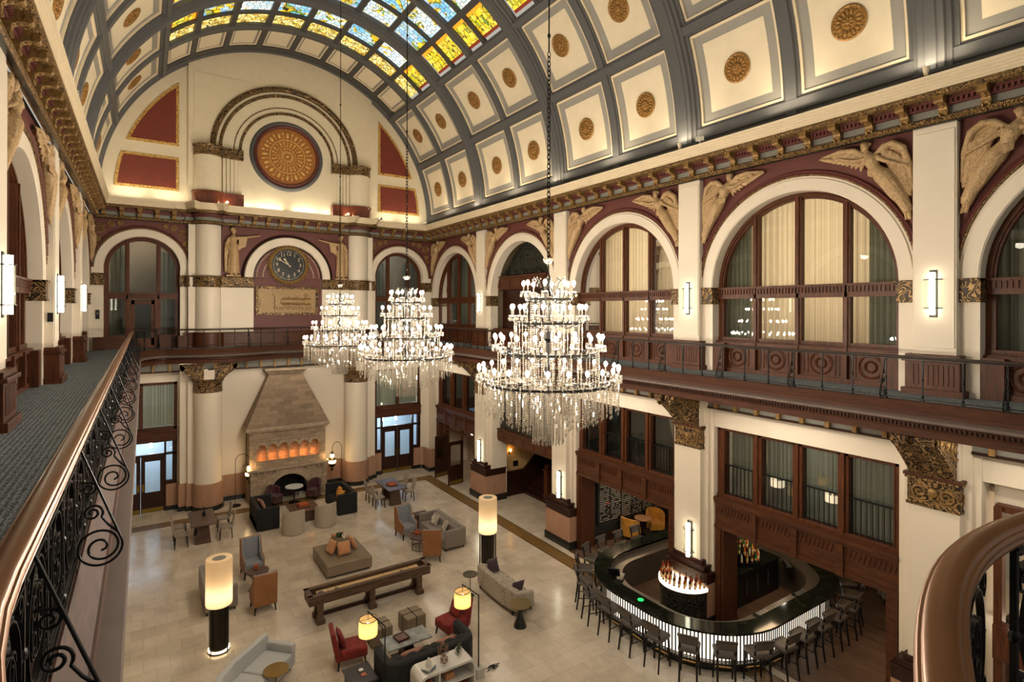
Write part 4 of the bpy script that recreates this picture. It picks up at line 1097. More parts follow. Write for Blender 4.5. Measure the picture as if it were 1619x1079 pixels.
for i,y in enumerate(PY):
    if i==0: continue
    p=MB(); p.box(14.13,15.3,y-.47,y+.47,FZ,6.88); p.box(14.3,15.3,y-.62,y+.62,FZ,6.88); p.box(14.4,15.3,y-.75,y+.75,FZ,6.88)
    pp=struct(p.obj('trim_22',cream,smooth=0,bevel=.01))
    q=MB(); q.box(14.055,15.24,y-.77,y+.77,1.03,1.34); q.box(14.03,15.26,y-.8,y+.8,1.3,1.37); q.box(14.075,15.2,y-.66,y+.66,1.37,1.5); q.box(14.05,15.2,y-.69,y+.69,1.48,1.55); q.box(14.1,15.18,y-.56,y+.56,1.55,1.68)
    q.obj('moulded_base',wood_dark,pp,smooth=0,bevel=.012)
    q=MB(); q.box(14.06,15.25,y-.78,y+.78,FZ+.3,1.04); q.obj('oak_pedestal',wood_tan,pp,smooth=0,bevel=.008)
    q=MB(); q.box(14.02,15.28,y-.82,y+.82,FZ,FZ+.31); q.obj('black_plinth',black_base,pp,smooth=0,bevel=.008)
    t=thing('pillar_capital','carved gilded capital and scrolled corbel on the right pillar %s'%names[i-1],'capital',(14.13,y,0),group='capitals of the right pillars')
    q=MB(); q.box(-.05,.5,-.5,.5,5.05,5.12); q.box(-.02,.5,-.48,.48,5.1,5.62); q.box(-.06,.5,-.52,.52,5.62,5.68); q.obj('carved_block',gold,t,smooth=0,bevel=.01)
    q=MB(); q.box(-.08,.5,-.54,.54,5.68,5.75); q.obj('abacus',wood_redh,t,smooth=0)
    q=MB(); q.prism([(.4,5.75),(-.1,5.75),(-.22,5.9),(-.45,6.12),(-.8,6.42),(-1.0,6.55),(-1.02,6.86),(.4,6.86)],-.42,.42,lambda x,z,u:(x,u,z)); q.obj('corbel',gold,t,smooth=25,bevel=.01)
    q=MB()
    for u in (-.43,.43):
        q.tube([(-.05+p[0],u,6.38+p[2]) for p in spiral(0,0,.34,.03,-1.2,-1.2+4.2*PI,40)],.022,5); q.tube([(-.55+p[0],u,6.62+p[2]) for p in spiral(0,0,.16,.02,-2,-2+3.4*PI,26)],.018,5); q.tube([(-.85+p[0],u,6.7+p[2]) for p in spiral(0,0,.11,.02,-2,-2+3*PI,20)],.015,5)
    for sx in (-1,1):
        q.tube([(-.03,sx*(.24+p[0]),5.36+p[2]) for p in spiral(0,0,.17,.02,-2.4,-2.4+3.6*PI,30)],.02,5); q.tube([(-.03,sx*(.06),5.2),(-.03,sx*.2,5.15),(-.03,sx*.42,5.2)],.02,5)
    for k in range(9): q.ell((-.04,-.42+.105*k,5.13),(.02,.045,.03),6,4); q.ell((-.05,-.44+.11*k,5.64),(.03,.04,.03),6,4)
    for sx in (-1,1):
        q.tube([(.25+sx*p[0]*.9,-.49,5.36+p[2]) for p in spiral(0,0,.15,.02,-2.4,-2.4+3.6*PI,26)],.018,5)
    q.ell((-.04,0,5.38),(.04,.09,.11),8,6); q.obj('acanthus_scrollwork',gold_plain,t,smooth=60)
    q=MB()
    for u in (-.22,.22):
        q.tube([(-.98,u-.16,6.68),(-.98,u+.16,6.68)],.15,12); q.tube([(-.62,u-.14,6.45),(-.62,u+.14,6.45)],.11,12)
        for k in range(4): q.ell((-.3-.1*k,u,5.98+.1*k),(.06,.1,.09),8,6)
        q.ell((-1.02,u,6.55),(.1,.1,.14),8,6)
    q.obj('scrolls',gold,t,smooth=50)
MZ=lambda u,d,z:(14.15+d,u,z)
def mezz_bay(uc,hw,idx,label,mull,rail=True,z0=3.72,z1=5.77,beam=True):
    w=empty('window_%d'%idx); struct(w,label)
    b=MB()
    for a,c in ((uc-hw,uc-hw+.14),(uc+hw-.14,uc+hw)): b.box(a,c,.42,.62,z0,z1,MZ)
    b.box(uc-hw,uc+hw,.42,.62,z1-.1,z1,MZ); b.box(uc-hw,uc+hw,.38,.66,z0-.06,z0+.05,MZ)
    for m in mull: b.box(uc+m-.13,uc+m+.13,.42,.66,z0,z1,MZ); b.box(uc+m-.05,uc+m+.05,.36,.66,z0,z1,MZ)
    b.obj('frame',wood_red,w,smooth=0,bevel=.008)
    g=MB(); g.box(uc-hw+.1,uc+hw-.1,.55,.555,z0+.04,z1-.1,MZ); g.obj('pane',glass,w)
    if rail:
        r=MB(); r.box(uc-hw+.1,uc+hw-.1,.44,.47,z0+.92,z0+.96,MZ); r.box(uc-hw+.1,uc+hw-.1,.44,.46,z0+.1,z0+.12,MZ)
        n=int((2*hw-.2)/.125)
        for k in range(n+1):
            u=uc-hw+.12+k*(2*hw-.24)/n; r.box(u-.008,u+.008,.445,.461,z0+.05,z0+.93,MZ)
        r.obj('guard_rail',iron,w,smooth=0)
    if beam:
        q=MB(); q.box(uc-hw+.001,uc+hw-.001,.3,.9,2.8,z0-.06,MZ); q.box(uc-hw+.003,uc+hw-.003,.2,.895,z0-.155,z0-.05,MZ); q.box(uc-hw+.005,uc+hw-.005,.24,.89,z0-.24,z0-.15,MZ); q.box(uc-hw+.002,uc+hw-.002,.26,.88,2.72,2.84,MZ)
        n=int(2*hw/.11)
        for k in range(n):
            u=uc-hw+.05+k*.11; q.bar(MZ(u,.29,z0-.3),MZ(u+.06,.29,z0-.52),.03,.03)
        for k in (-1.17,0,1.17): q.box(uc+k-.09,uc+k+.09,.22,.5,2.72,z0-.2,MZ)
        for s in (-1,1): q.box(min(uc+s*(hw-.01),uc+s*(hw-.28)),max(uc+s*(hw-.01),uc+s*(hw-.28)),.31,1.0,FZ,2.76,MZ); q.box(min(uc+s*(hw-.02),uc+s*(hw-.2)),max(uc+s*(hw-.02),uc+s*(hw-.2)),.27,.31,FZ,2.75,MZ)
        q.obj('carved_beam',wood_redh,w,smooth=0)
    j=MB(); j.box(uc+hw-.24,uc+hw-.13,.4,.64,z0,z1,MZ); j.box(uc-hw+.13,uc-hw+.16,.4,.64,z0,z1,MZ); j.obj('side_casing',wood_red,w,smooth=0)
WIN+=1; mezz_bay(8.13,2.46,WIN,'mezzanine window with iron guard rail above the bar',(-1.17,0,1.17))
curtain(MZ,5.9,10.4,3.7,5.75,.85,curtain_grey,'pleated grey-green sheer curtain in the mezzanine window above the bar',wl=.13)
WIN+=1; mezz_bay(14.58,2.46,WIN,'mezzanine window with iron guard rail above the menu board',(-1.17,0,1.17))
curtain(MZ,12.3,16.9,3.7,5.75,.85,curtain_grey,'pleated grey-green sheer curtain in the mezzanine window above the menu board',wl=.13)
WIN+=1; mezz_bay(27.45,2.35,WIN,'mezzanine window above the side doors',(-.75,.75),rail=False)
# large lit opening by the photo's right edge
WIN+=1
w=empty('window_%d'%WIN); struct(w,'tall lit opening framed in mahogany by the photo\'s right edge')
b=MB(); b.box(1.69-2.3,1.69+2.3,.4,.6,5.2,5.34,MZ)
for u in (-.6,3.86): b.box(u,u+.14,.35,.6,FZ,5.3,MZ)
b.box(2.4,2.55,.4,.6,FZ,5.3,MZ); b.box(-.6,4.0,.3,.6,2.2,2.9,MZ); b.obj('frame',wood_red,w,smooth=0,bevel=.01)
b=MB(); b.box(-3,4.05,.6,.7,5.3,6.8,MZ); b.box(-3,4.3,3.0,3.1,FZ,6.8,MZ); b.box(-3,4.3,.7,3.0,5.5,5.6,MZ); struct(b.obj('wall_lit_room',cream,smooth=0))
# mezzanine rooms
b=MB(); b.box(5.4,17.2,3.2,3.3,2.9,6.8,MZ); b.box(5.4,17.2,.9,3.3,2.82,2.92,MZ); b.box(5.4,5.5,.7,3.3,2.9,6.8,MZ); b.box(17.1,17.2,.7,3.3,2.9,6.8,MZ); b.box(11.3,11.4,.7,3.3,2.9,6.8,MZ); b.box(5.4,17.2,.7,3.3,6.7,6.8,MZ)
struct(b.obj('wall_mezzanine_rooms',plain('mezz_paint','#8d8a7a',.8,var=.03),smooth=0))
# ceilings and walls of the bar room and lounge
b=MB(); b.add([MZ(4.0,.9,2.8),MZ(18.6,.9,2.8),MZ(18.6,9.5,2.8),MZ(4.0,9.5,2.8)],[(0,1,2,3)]); struct(b.obj('ceiling_bar',plain('bar_ceiling_paint','#a39680',.7,var=.05),smooth=0))
b=MB(); b.box(16.95,17.05,.9,9.6,FZ,2.8,MZ); b.box(17.0,31,5.8,5.9,FZ,7.4,MZ)
struct(b.obj('wall_board',plain('charcoal_wall','#1c1e20',.5,var=.1),smooth=0))
b=MB(); b.box(-3,17,9.5,9.6,FZ,2.8,MZ); struct(b.obj('wall_bar_back',plain('bar_wall_brown','#4d3c2e',.6,var=.1),smooth=0))
b=MB(); b.box(16.90,16.96,.9,9.5,FZ,FZ+.34,MZ); b.box(16.88,16.95,.9,9.5,FZ,FZ+.05,MZ); struct(b.obj('baseboard_board',wood_dark,smooth=0))
# ------------------------------------------------ fireplace
fpc=6.12
fpl=thing('fireplace','tall limestone fireplace with sloped stone hood, small lit arcade and arched hearth','fireplace',(fpc,29.4,FZ))
F0=lambda u,d,z:(u,d,z-FZ)
def fo(b,nm,mat,**k): return b.obj(nm,mat,fpl,**k)
b=MB(); MFp=lambda u,d,z:(u-fpc,d,z-FZ)
arch_fill(b,MFp,4.27,7.93,6.12,.93,.1,1.36,0); 
for a,c in ((4.27,5.19),(7.05,7.93)): b.box(a,c,0,1.45,FZ,.1,MFp)
b.box(4.27,4.3,0,1.45,.1,1.36,MFp); b.box(7.9,7.93,0,1.45,.1,1.36,MFp)
ring(b,MFp,6.12,.1,.93,[(0,0),(0,.9),(.02,.9),(.02,0)])
for s in (-1,1):
    b.box(6.12+s*1.72-.1,6.12+s*1.72+.1,-.06,.2,FZ,1.36,MFp)
fo(b,'surround',stone,smooth=0)
b=MB(); ring(b,MFp,6.12,.1,.93,[(0,.04),(0,-.05),(.28,-.05),(.3,-.09),(.34,-.09),(.35,0)]); fo(b,'hearth_arch',stone_trim,smooth=30)
b=MB(); b.box(5.1,7.14,.9,.95,FZ,1.2,MFp); b.box(5.0,5.19,.05,.95,FZ,1.2,MFp); b.box(7.05,7.24,.05,.95,FZ,1.2,MFp); fo(b,'firebox',plain('soot_black','#0b0a09',.9),smooth=0)
b=MB(); b.box(4.16,8.04,-.16,1.3,1.36,1.46,MFp); b.box(4.2,8.0,-.1,.2,1.3,1.37,MFp)
for k in range(13): b.box(4.3+.29*k,4.38+.29*k,-.12,.1,1.22,1.31,MFp)
fo(b,'mantel_shelf',stone_trim,smooth=0,bevel=.015)
# arcade block
b=MB(); z0,z1=1.75,2.42
n=6; x0,x1=4.62,7.64; w=(x1-x0)/n
for k in range(n):
    uc=x0+w*(k+.5); arch_fill(b,MFp,x0+w*k,x0+w*(k+1),uc,.19,2.38,3.3,.25,12)
    for a,c in ((x0+w*k,uc-.19),(uc+.19,x0+w*(k+1))): pass
b.box(4.3,x0,.25,1.4,1.46,3.3,MFp); b.box(x1,7.94,.25,1.4,1.46,3.3,MFp); b.box(x0,x1,.16,1.4,1.46,1.78,MFp); b.box(4.3,7.94,1.2,1.4,1.46,3.3,MFp)
fo(b,'arcade_wall',stone,smooth=0)
b=MB(); b.box(x0,x1,.62,.66,1.7,3.0,MFp); fo(b,'arcade_back',stone,smooth=0)
b=MB()
for k in range(n): ring(b,MFp,x0+w*(k+.5),2.38,.19,[(0,.3),(0,.2),(.06,.17),(.1,.2),(.12,.25)],seg=14)
fo(b,'arcade_arches',stone_trim,smooth=30)
for k in range(n+1):
    b=MB(); x=x0+w*k-fpc; b.lathe([(.05,0),(.05,.03),(.032,.06),(.03,.42),(.05,.45),(.075,.5),(.08,.54)],(x,.36,1.8-FZ),10); b.lathe([(.07,-.04),(.07,.0)],(x,.36,1.8-FZ),10); fo(b,'colonnette',stone_trim,smooth=40)
b=MB()
def frus(a0,a1,y0,za,c0,c1,y1,zb):
    q=[(a0,y0,za),(a1,y0,za),(a1,1.45,za),(a0,1.45,za),(c0,y1,zb),(c1,y1,zb),(c1,1.45,zb),(c0,1.45,zb)]
    b.add([MFp(*p) for p in q],[(0,3,2,1),(4,5,6,7),(0,1,5,4),(1,2,6,5),(2,3,7,6),(3,0,4,7)])
frus(4.14,8.1,.1,3.42,5.32,6.92,1.0,6.0); fo(b,'hood',stone2,smooth=0)
b=MB(); b.box(4.12,8.12,.06,1.45,3.28,3.44,MFp); b.box(4.2,8.04,.12,1.45,3.2,3.3,MFp); fo(b,'hood_lip',stone_trim,smooth=0,bevel=.02)
b=MB(); frus(5.3,6.94,.96,5.95,5.12,7.12,.85,6.16); b.box(5.1,7.14,.83,1.45,6.16,6.24,MFp); fo(b,'hood_cap',stone_trim,smooth=0)
ARC_L=[(x0+w*(k+.5),29.4+.45,1.9) for k in range(n)]
# andirons/logs screen in the hearth
t=thing('fireplace_grate','black iron grate with logs inside the arched hearth','grate',(6.12,29.75,FZ))
b=MB()
for k in range(7): b.bar((-.45+.15*k,0,.05),(-.45+.15*k,0,.3),.015)
b.bar((-.5,0,.08),(.5,0,.08),.02); b.bar((-.5,0,.28),(.5,0,.28),.02); b.bar((-.5,0,0),(-.5,0,.4),.03); b.bar((.5,0,0),(.5,0,.4),.03); b.obj('bars',iron,t)
for k in range(4):
    b=MB(); b.tube([(-.35,.12+.07*(k%2),.1+.07*(k//2)),(.35,.1+.09*(k%2),.13+.07*(k//2))],.045,8); b.obj('log',plain('log_bark','#3a2a1e',.9),t)
# ------------------------------------------------ sculpted figures
def solidify(mb,voxel,name):
    me=bpy.data.meshes.new(name); me.from_pydata([tuple(p) for p in mb.v],[],mb.f); o=bpy.data.objects.new(name,me); COL.objects.link(o)
    m=o.modifiers.new('r','REMESH'); m.mode='VOXEL'; m.voxel_size=voxel; m.use_smooth_shade=True
    s=o.modifiers.new('s','SMOOTH'); s.factor=.5; s.iterations=1
    dg=bpy.context.evaluated_depsgraph_get(); me2=bpy.data.meshes.new_from_object(o.evaluated_get(dg)); me2.name=name
    bpy.data.objects.remove(o); me2.polygons.foreach_set('use_smooth',[True]*len(me2.polygons)); return me2
def plane_rot(ang):  # rotate in the wall plane (x,z)
    return Matrix.Rotation(-ang,3,'Y')
def angel_mesh():
    b=MB()
    P=lambda a,z,c=0:(a,-c,z)
    b.tube([P(.98,13.06,.08),P(.93,12.93,.1),P(.86,12.82,.13),P(.78,12.62,.12),P(.62,12.42,.13),P(.42,12.12,.12),P(.22,11.78,.1),P(.12,11.52,.08)],[.05,.12,.16,.12,.19,.17,.13,.10],12)
    b.ell(P(1.0,13.17,.12),(.085,.09,.11),12,8); b.ell(P(1.01,13.22,.1),(.1,.1,.09),10,6); b.ell(P(.93,13.23,.08),(.06,.06,.05),8,6); b.ell(P(1.08,13.15,.15),(.02,.02,.02),6,4)
    b.ell(P(.90,12.83,.22),(.05,.05,.05),8,6); b.ell(P(.80,12.80,.23),(.05,.05,.05),8,6)
    for k in range(9): # drapery folds
        t=k/8; a0=.60+.18*(t-.5); b.tube([P(a0+.05,12.5,.22+.03*sin(k*2)),P(a0-.12+.1*(t-.5),12.2,.23),P(.30+.22*(t-.5)+.03*sin(k),11.9,.18),P(.13+.16*(t-.5),11.62,.12)],[.022,.032,.03,.022],6)
    for k in range(4): b.tube([P(.66,12.62-.05*k,.2),P(.8,12.56-.05*k,.25),P(.92,12.6-.04*k,.18)],.018,5)
    for s,a in ((0,.08),(1,.16)): b.tube([P(a+.04,11.6,.09),P(a,11.45,.1),P(a-.02,11.33,.13)],[.045,.035,.03],8)
    # arms
    b.tube([P(.76,12.9,.15),P(.57,12.75,.2),P(.38,12.66,.2),P(.17,12.57,.18)],[.065,.05,.04,.028],8); b.ell(P(.13,12.55,.18),(.045,.03,.025),8,6)
    b.tube([P(1.0,12.88,.15),P(1.18,12.86,.2),P(1.38,12.93,.18),P(1.56,13.0,.16)],[.06,.048,.038,.026],8); b.ell(P(1.6,13.01,.16),(.045,.03,.025),8,6)
    # wings
    def feather(x0,z0,x1,z1,w,c):
        d=Vector((x1-x0,0,z1-z0)); L=d.length; ang=math.atan2(d.z,d.x)
        b.ell(((x0+x1)/2,-c,(z0+z1)/2),(L/2,.03,w),10,6,plane_rot(ang))
    for k in range(10):
        t=k/9; x0=1.02+.45*t; z0=12.92+.2*t-.02*k*t; x1=1.12+1.0*t; z1=12.6+.52*t**.9; feather(x0,z0,x1,z1,.05,.085+.02*(k%2))
    for k in range(7):
        t=k/6; feather(1.0+.35*t,13.0+.12*t,1.18+.6*t,12.78+.32*t,.04,.125+.015*(k%2))
    b.tube([P(1.0,12.95,.1),P(1.25,13.14,.12),P(1.55,13.2,.12),P(2.05,13.15,.07)],[.06,.07,.05,.02],8)
    for k in range(9):
        t=k/8; x0=.62-.42*t; z0=13.02-.25*t; x1=.42-.36*t; z1=12.42-.62*t; feather(x0,z0,x1,z1,.05,.09+.02*(k%2))
    for k in range(8):
        t=k/7; feather(.68-.5*t,13.08-.12*t-.25*t*t,.55-.45*t,12.78-.3*t,.045,.13+.015*(k%2))
    b.tube([P(.78,12.95,.1),P(.6,13.1,.13),P(.42,13.12,.14),P(.22,12.98,.13),P(.09,12.6,.1),P(.05,12.0,.07)],[.05,.07,.08,.08,.05,.03],8)
    b.prism([(.72,13.02),(.45,13.12),(.2,13.0),(.08,12.6),(.05,11.95),(.2,12.1),(.45,12.5)],-.09,0,lambda x,z,y:(x,y,z)); b.prism([(.95,12.95),(1.2,13.12),(1.55,13.17),(1.95,13.12),(1.75,12.98),(1.3,12.8),(1.05,12.68)],-.08,0,lambda x,z,y:(x,y,z)); return solidify(b,.017,'winged_figure')
ang_me=angel_mesh(); ang_me.materials.append(figure)
bayname=['cut off at the right edge of the photo','beside the wide window above the bar','beside the third window from the far end','beside the open arch','at the far corner window']
def put_angel(M,sidename,i,sg):
    uc=BC[i]; edge=(PY[i]+.4) if sg>0 else ((PY[i+1]-.4) if i<4 else 30.15)
    o=bpy.data.objects.new('winged_figure_relief',ang_me); COL.objects.link(o)
    # local x -> +/-Y world ; local y(-out) -> wall normal
    out=-1 if sidename=='right' else 1
    face=XR+.18 if sidename=='right' else XL-.18
    s=sg
    R=Matrix(((0,-out,0),(s,0,0),(0,0,1)))
    kx=1.0 if i<4 else .9
    m4=R.to_4x4()@Matrix.Diagonal((kx,1,1,1)); m4.translation=Vector((face,edge,0)); o.matrix_world=m4
    side='near' if sg>0 else 'far'
    tag(o,'winged ivory figure relief, %s wall, %s side of the arch %s'%(sidename,side,['nearest the camera','second from camera','third from camera','fourth from camera','by the far corner'][i]),'relief','winged figures in the arch spandrels')
for i in range(5):
    for sg in (1,-1):
        put_angel(MR,'right',i,sg)
        if i>=1: put_angel(ML,'left',i,sg)
def statue_mesh():
    b=MB(); P=lambda x,z,c=0:(x,-c,z)
    b.tube([P(0,.12,.16),P(.0,.5,.18),P(.03,.95,.2),P(0,1.3,.2),P(-.02,1.6,.19),P(-.02,1.82,.18),P(0,1.95,.17)],[.25,.22,.23,.22,.17,.2,.1],14)
    b.ell(P(.01,2.16,.18),(.11,.12,.15),12,8); b.ell(P(-.03,2.22,.16),(.13,.13,.12),10,6); b.ell(P(.12,2.15,.2),(.03,.03,.03),6,4); b.tube([P(0,1.95,.17),P(0,2.05,.17)],.06,8)
    for k in range(9):
        x=-.22+.055*k; b.tube([P(x*.7,1.28,.36-abs(x)*.6),P(x,.8,.38-abs(x)*.6),P(x*1.15+.02*sin(k*2),.1,.34-abs(x)*.5)],[.022,.032,.03],6)
    for k in range(4): b.tube([P(-.2,1.5-.08*k,.25),P(0,1.42-.08*k,.38),P(.2,1.52-.08*k,.25)],.02,5)
    b.tube([P(.16,1.82,.2),P(.5,1.86,.2),P(.85,1.93,.2),P(1.12,1.98,.2)],[.08,.065,.045,.03],8); b.ell(P(1.2,2.0,.2),(.08,.03,.035),8,6); b.tube([P(1.2,2.0,.2),P(1.3,1.99,.2)],.015,5)
    for k in range(5): b.tube([P(.28+.08*k,1.84,.2),P(.26+.07*k,1.55-.03*k,.2),P(.22+.04*k,1.2+.04*k,.18)],[.05,.04,.02],6)
    b.tube([P(-.2,1.8,.2),P(-.32,1.5,.22),P(-.2,1.25,.3),P(-.05,1.28,.36)],[.08,.06,.05,.04],8)
    for k in range(5): b.tube([P(-.24-.03*k,1.6,.18),P(-.3-.02*k,.9,.16),P(-.3-.015*k,.15,.14)],[.04,.05,.04],6)
    b.ell(P(.08,.05,.28),(.07,.1,.05),8,6); b.ell(P(-.1,.05,.26),(.07,.1,.05),8,6); b.box(-.34,.32,-.3,0,-.04,.04)
    return solidify(b,.024,'robed_statue')
st_me=statue_mesh(); st_me.materials.append(figure)
for x,sx,lb in ((3.58,1,'robed ivory statue pointing right towards the clock, left of the clock arch'),(8.72,-1,'robed ivory statue pointing left towards the clock, right of the clock arch')):
    o=bpy.data.objects.new('robed_statue',st_me); COL.objects.link(o); o.location=(x,29.84,10.91); o.scale=(sx*.95,1,1.0); tag(o,lb,'statue','robed statues beside the clock')
# ------------------------------------------------ wall sconces
tube_glow=emis('sconce_tube_glow','#fff2d8',11)
sg_=mk_glass('sconce_glass','#dfe8df')
def sconce(loc,rz,label,h=.95,group='gallery wall sconces',glassbox=False):
    t=thing('wall_sconce',label,'lamp',loc,rz,group)   # local -x is outwards
    b=MB(); b.box(-.03,0,-.07,.07,-.03,h+.03); b.box(-.045,-.0,-.11,.11,.16,.175); b.box(-.045,0,-.11,.11,h-.175,h-.16)
    for z in (.165,h-.17): b.arc((-.02,0,z),(0,1,0),(-1,0,0),(0,0,1),.16,[(0,-.008),(.012,-.008),(.012,.008),(0,.008)],0,PI,14)
    b.obj('back_plate',plain('dark_bronze','#23211a',.4,.6),t,smooth=0)
    b=MB(); b.lathe([(.001,0),(.055,0.0),(.055,h-.04),(.001,h-.04)],(-.09,0,.02),14); b.obj('light_tube',tube_glow,t)
    b=MB(); b.arc((-.02,0,.17),(0,1,0),(-1,0,0),(0,0,1),.155,[(0,0),(0,h-.34)],0,PI,14,closedprof=False); b.obj('glass_shade',sg_,t)
    return t
nm5=['by the right edge of the photo','between the two wide bright windows','level with the nearest chandelier','between the open arch and corner window']
sc0=sconce((XR-.005,4.91,9.19),0,'slim bronze tube sconce on the cream pilaster near the photo\'s right edge')
dup(sc0,(XR-.005,11.36,9.19),0,'slim bronze tube sconce on the pilaster between the two bright curtained windows')
dup(sc0,(XR-.005,17.8,9.19),0,'slim bronze tube sconce on the pilaster right behind the nearest chandelier')
dup(sc0,(XR-.005,24.25,9.19),0,'slim bronze tube sconce on the pilaster left of the open arch')
dup(sc0,(XL+.005,11.36,9.19),PI,'large glowing tube sconce at the left edge of the photo, nearest on the left gallery')
dup(sc0,(XL+.005,17.8,9.19),PI,'glowing tube sconce on the left gallery pilaster, middle one of three')
dup(sc0,(XL+.005,24.25,9.19),PI,'glowing tube sconce on the left gallery pilaster nearest the far wall')
for y,lb in ((11.36,'glowing tube sconce on the ground pillar that rises from the bar'),(17.8,'glowing tube sconce on the ground pillar left of the menu board'),(24.25,'glowing tube sconce on the ground pillar between side doors and staircase')):
    dup(sc0,(14.125,y-.1,1.66),0,lb,'ground floor pillar sconces',scale=(1.1,1.1,1.12))
# small spotlights on the cornice
for y,lb in ((4.91,'bright little spotlight on the cornice under the rib nearest the camera'),(11.36,'bright little spotlight on the cornice above the pilaster left of the wide bar window')):
    t=thing('cornice_spotlight',lb,'spotlight',(13.72,y,14.26),0,'cornice spotlights'); b=MB(); b.cbox((0,0,.03),(.06,.06,.06)); b.cyl((0,0,.06),.05,.12,12,.07); b.obj('housing',cream_trim,t); b=MB(); b.cyl((0,0,.17),.06,.012,12); b.obj('lens',emis('spot_lens','#fff0cf',120),t)
tk=0
for x,y in ((13.7,10.6),(13.75,29.9),(-1.4,16.6),(11.0,30.0)):
    tk+=1; t=thing('security_camera','small white box camera standing on the cornice '+['near the middle of the right wall','at the far right corner','of the left wall','right of the far lunette'][tk-1],'camera',(x,y,14.24),.6); b=MB(); b.cbox((0,0,.14),(.12,.24,.12)); b.obj('body',plain('white_plastic','#cfcabd',.4),t,bevel=.01); b=MB(); b.cyl((0,0,0),.02,.09,8); b.obj('bracket',plain('white_plastic','#cfcabd',.4),t); b=MB(); b.tube([(0,-.12,.14),(0,-.15,.14)],.03,10); b.obj('camera_lens',black,t)
# red lamps at lunette column feet
for x,lb in ((3.3,'small bright uplight by the red marble base at the left of the lunette'),(9.1,'small bright uplight by the red marble base at the right of the lunette')):
    t=thing('cornice_uplight',lb,'spotlight',(x,29.62,14.24)); b=MB(); b.cyl((0,0,0),.045,.14,12); b.obj('housing',cream_trim,t); b=MB(); b.ell((0,0,.17),(.05,.05,.05),10,6); b.obj('bulb',emis('uplight_bulb','#ffd9a0',60),t)
# ------------------------------------------------ open arch, right gallery bay four
b=MB(); b.box(22.0-2.4,22.0+2.05,.6,1.5,10.28,10.9,MR)
for k in range(5): b.box(19.7+k*.9,20.45+k*.9,.56,.7,10.36,10.82,MR)
b.box(19.4,24.1,.5,1.5,10.86,10.94,MR); o=struct(b.obj('trim_23',wood_redh,smooth=0,bevel=.01))
b=MB()
lat=ornament('dark_iron_tracery','#050505','#4a4a40',22,.9,.5,.4,.03)
def tra(u):
    h=max(0,1.75*(1-abs((u-21.02)/2.4)**1.8)); return h
N=24
vs=[];fs=[]
for k in range(N+1):
    u=18.8+4.4*k/N; vs+=[MR(u,.9,10.9),MR(u,.9,10.9+tra(u))]
fs=[(2*k,2*k+2,2*k+3,2*k+1) for k in range(N)]
b.add(vs,fs); 
t=struct(b.obj('trim_24',lat,smooth=0))
b=MB(); b.box(18.6,23.5,.9,1.0,7.5,10.3,MR); b.obj('dark_panelling',wood_dark,t,smooth=0)
for k in range(7): 
    q=MB(); uu=18.9+k*.7; q.ell(MR(uu,.8,11.05),(.05,.09,.17),8,6); q.ell(MR(uu,.8,11.25),(.03,.05,.06),8,6); q.obj('finial',lat,t)
# ------------------------------------------------ staircase, right ground bay four
SW=23.75
b=MB(); b.box(14.9,19.9,SW,SW+.1,FZ,7.4); struct(b.obj('wall_stair',plain('warm_stair_wall','#b89a68',.6,var=.04),smooth=0))
b=MB(); pts=[(15.45,FZ),(19.8,FZ),(19.8,3.3),(17.4,1.75),(16.5,.95),(15.45,.95)]
b.prism(pts,0,.08,lambda x,z,y:(x,SW-.08+y,z)); b.prism([(15.45,.95),(16.5,.95),(17.4,1.75),(19.8,3.3),(19.8,3.38),(17.38,1.84),(16.47,1.03),(15.45,1.03)],0,.13,lambda x,z,y:(x,SW-.13+y,z)); struct(b.obj('baseboard_stair',wood_dark,smooth=0))
b=MB()
for k in range(11): b.box(16.45+.28*k,19.7,18.9,SW-.08,FZ+.165*k,FZ+.165*(k+1))
struct(b.obj('staircase',wood_dark,smooth=0,bevel=.012))
t=thing('newel_post','square carved wooden newel post at the foot of the dark staircase','post',(16.75,22.0,FZ)); 
b=MB(); b.box(-.13,.13,-.13,.13,0,1.5); b.box(-.17,.17,-.17,.17,0,.3); b.obj('shaft',wood_red,t,bevel=.01); b=MB(); b.box(-.18,.18,-.18,.18,1.5,1.6); b.ell((0,0,1.72),(.16,.16,.14),12,8); b.obj('cap',wood_red,t,bevel=.01)
t=thing('stair_sconce','small brass wall lamp with glowing candle shade on the tan staircase wall','lamp',(15.62,SW,1.98)); b=MB(); b.tube([(0,0,0),(0,-.1,-.03),(0,-.12,.05)],.012,6); b.cbox((0,-.01,-.02),(.07,.02,.16)); b.obj('arm',brass,t); b=MB(); b.lathe([(.03,0),(.05,.12)],(0,-.12,.06),12); b.obj('shade',emis('warm_shade','#ffb15a',25),t)
tag(MB().box(15.85,16.15,SW-.03,SW,1.22,1.5).obj('wall_sign',black,smooth=0,bevel=.006),'small square black sign on the tan wall beside the staircase','sign')
b=MB(); b.box(14.75,15.1,18.5,23.7,2.78,3.35); b.box(14.7,15.1,18.5,23.7,3.28,3.38)
for k in range(6): b.box(14.72,14.8,18.7+.84*k,19.4+.84*k,2.88,3.22)
struct(b.obj('trim_25',wood_redh,smooth=0,bevel=.01))
b=MB(); b.add([(14.9,18.6,3.35),(14.9,23.7,3.35),(14.9,23.7,5.6),(14.9,18.6,5.6)],[(0,1,2,3)]); struct(b.obj('trim_26',lat,smooth=0))
b=MB(); b.add([(14.9,18.3,2.8),(14.9,23.75,2.8),(19.9,23.75,2.8),(19.9,18.3,2.8)],[(0,1,2,3)]); struct(b.obj('ceiling_stair',plain('dark_soffit','#3a2f26',.7),smooth=0))
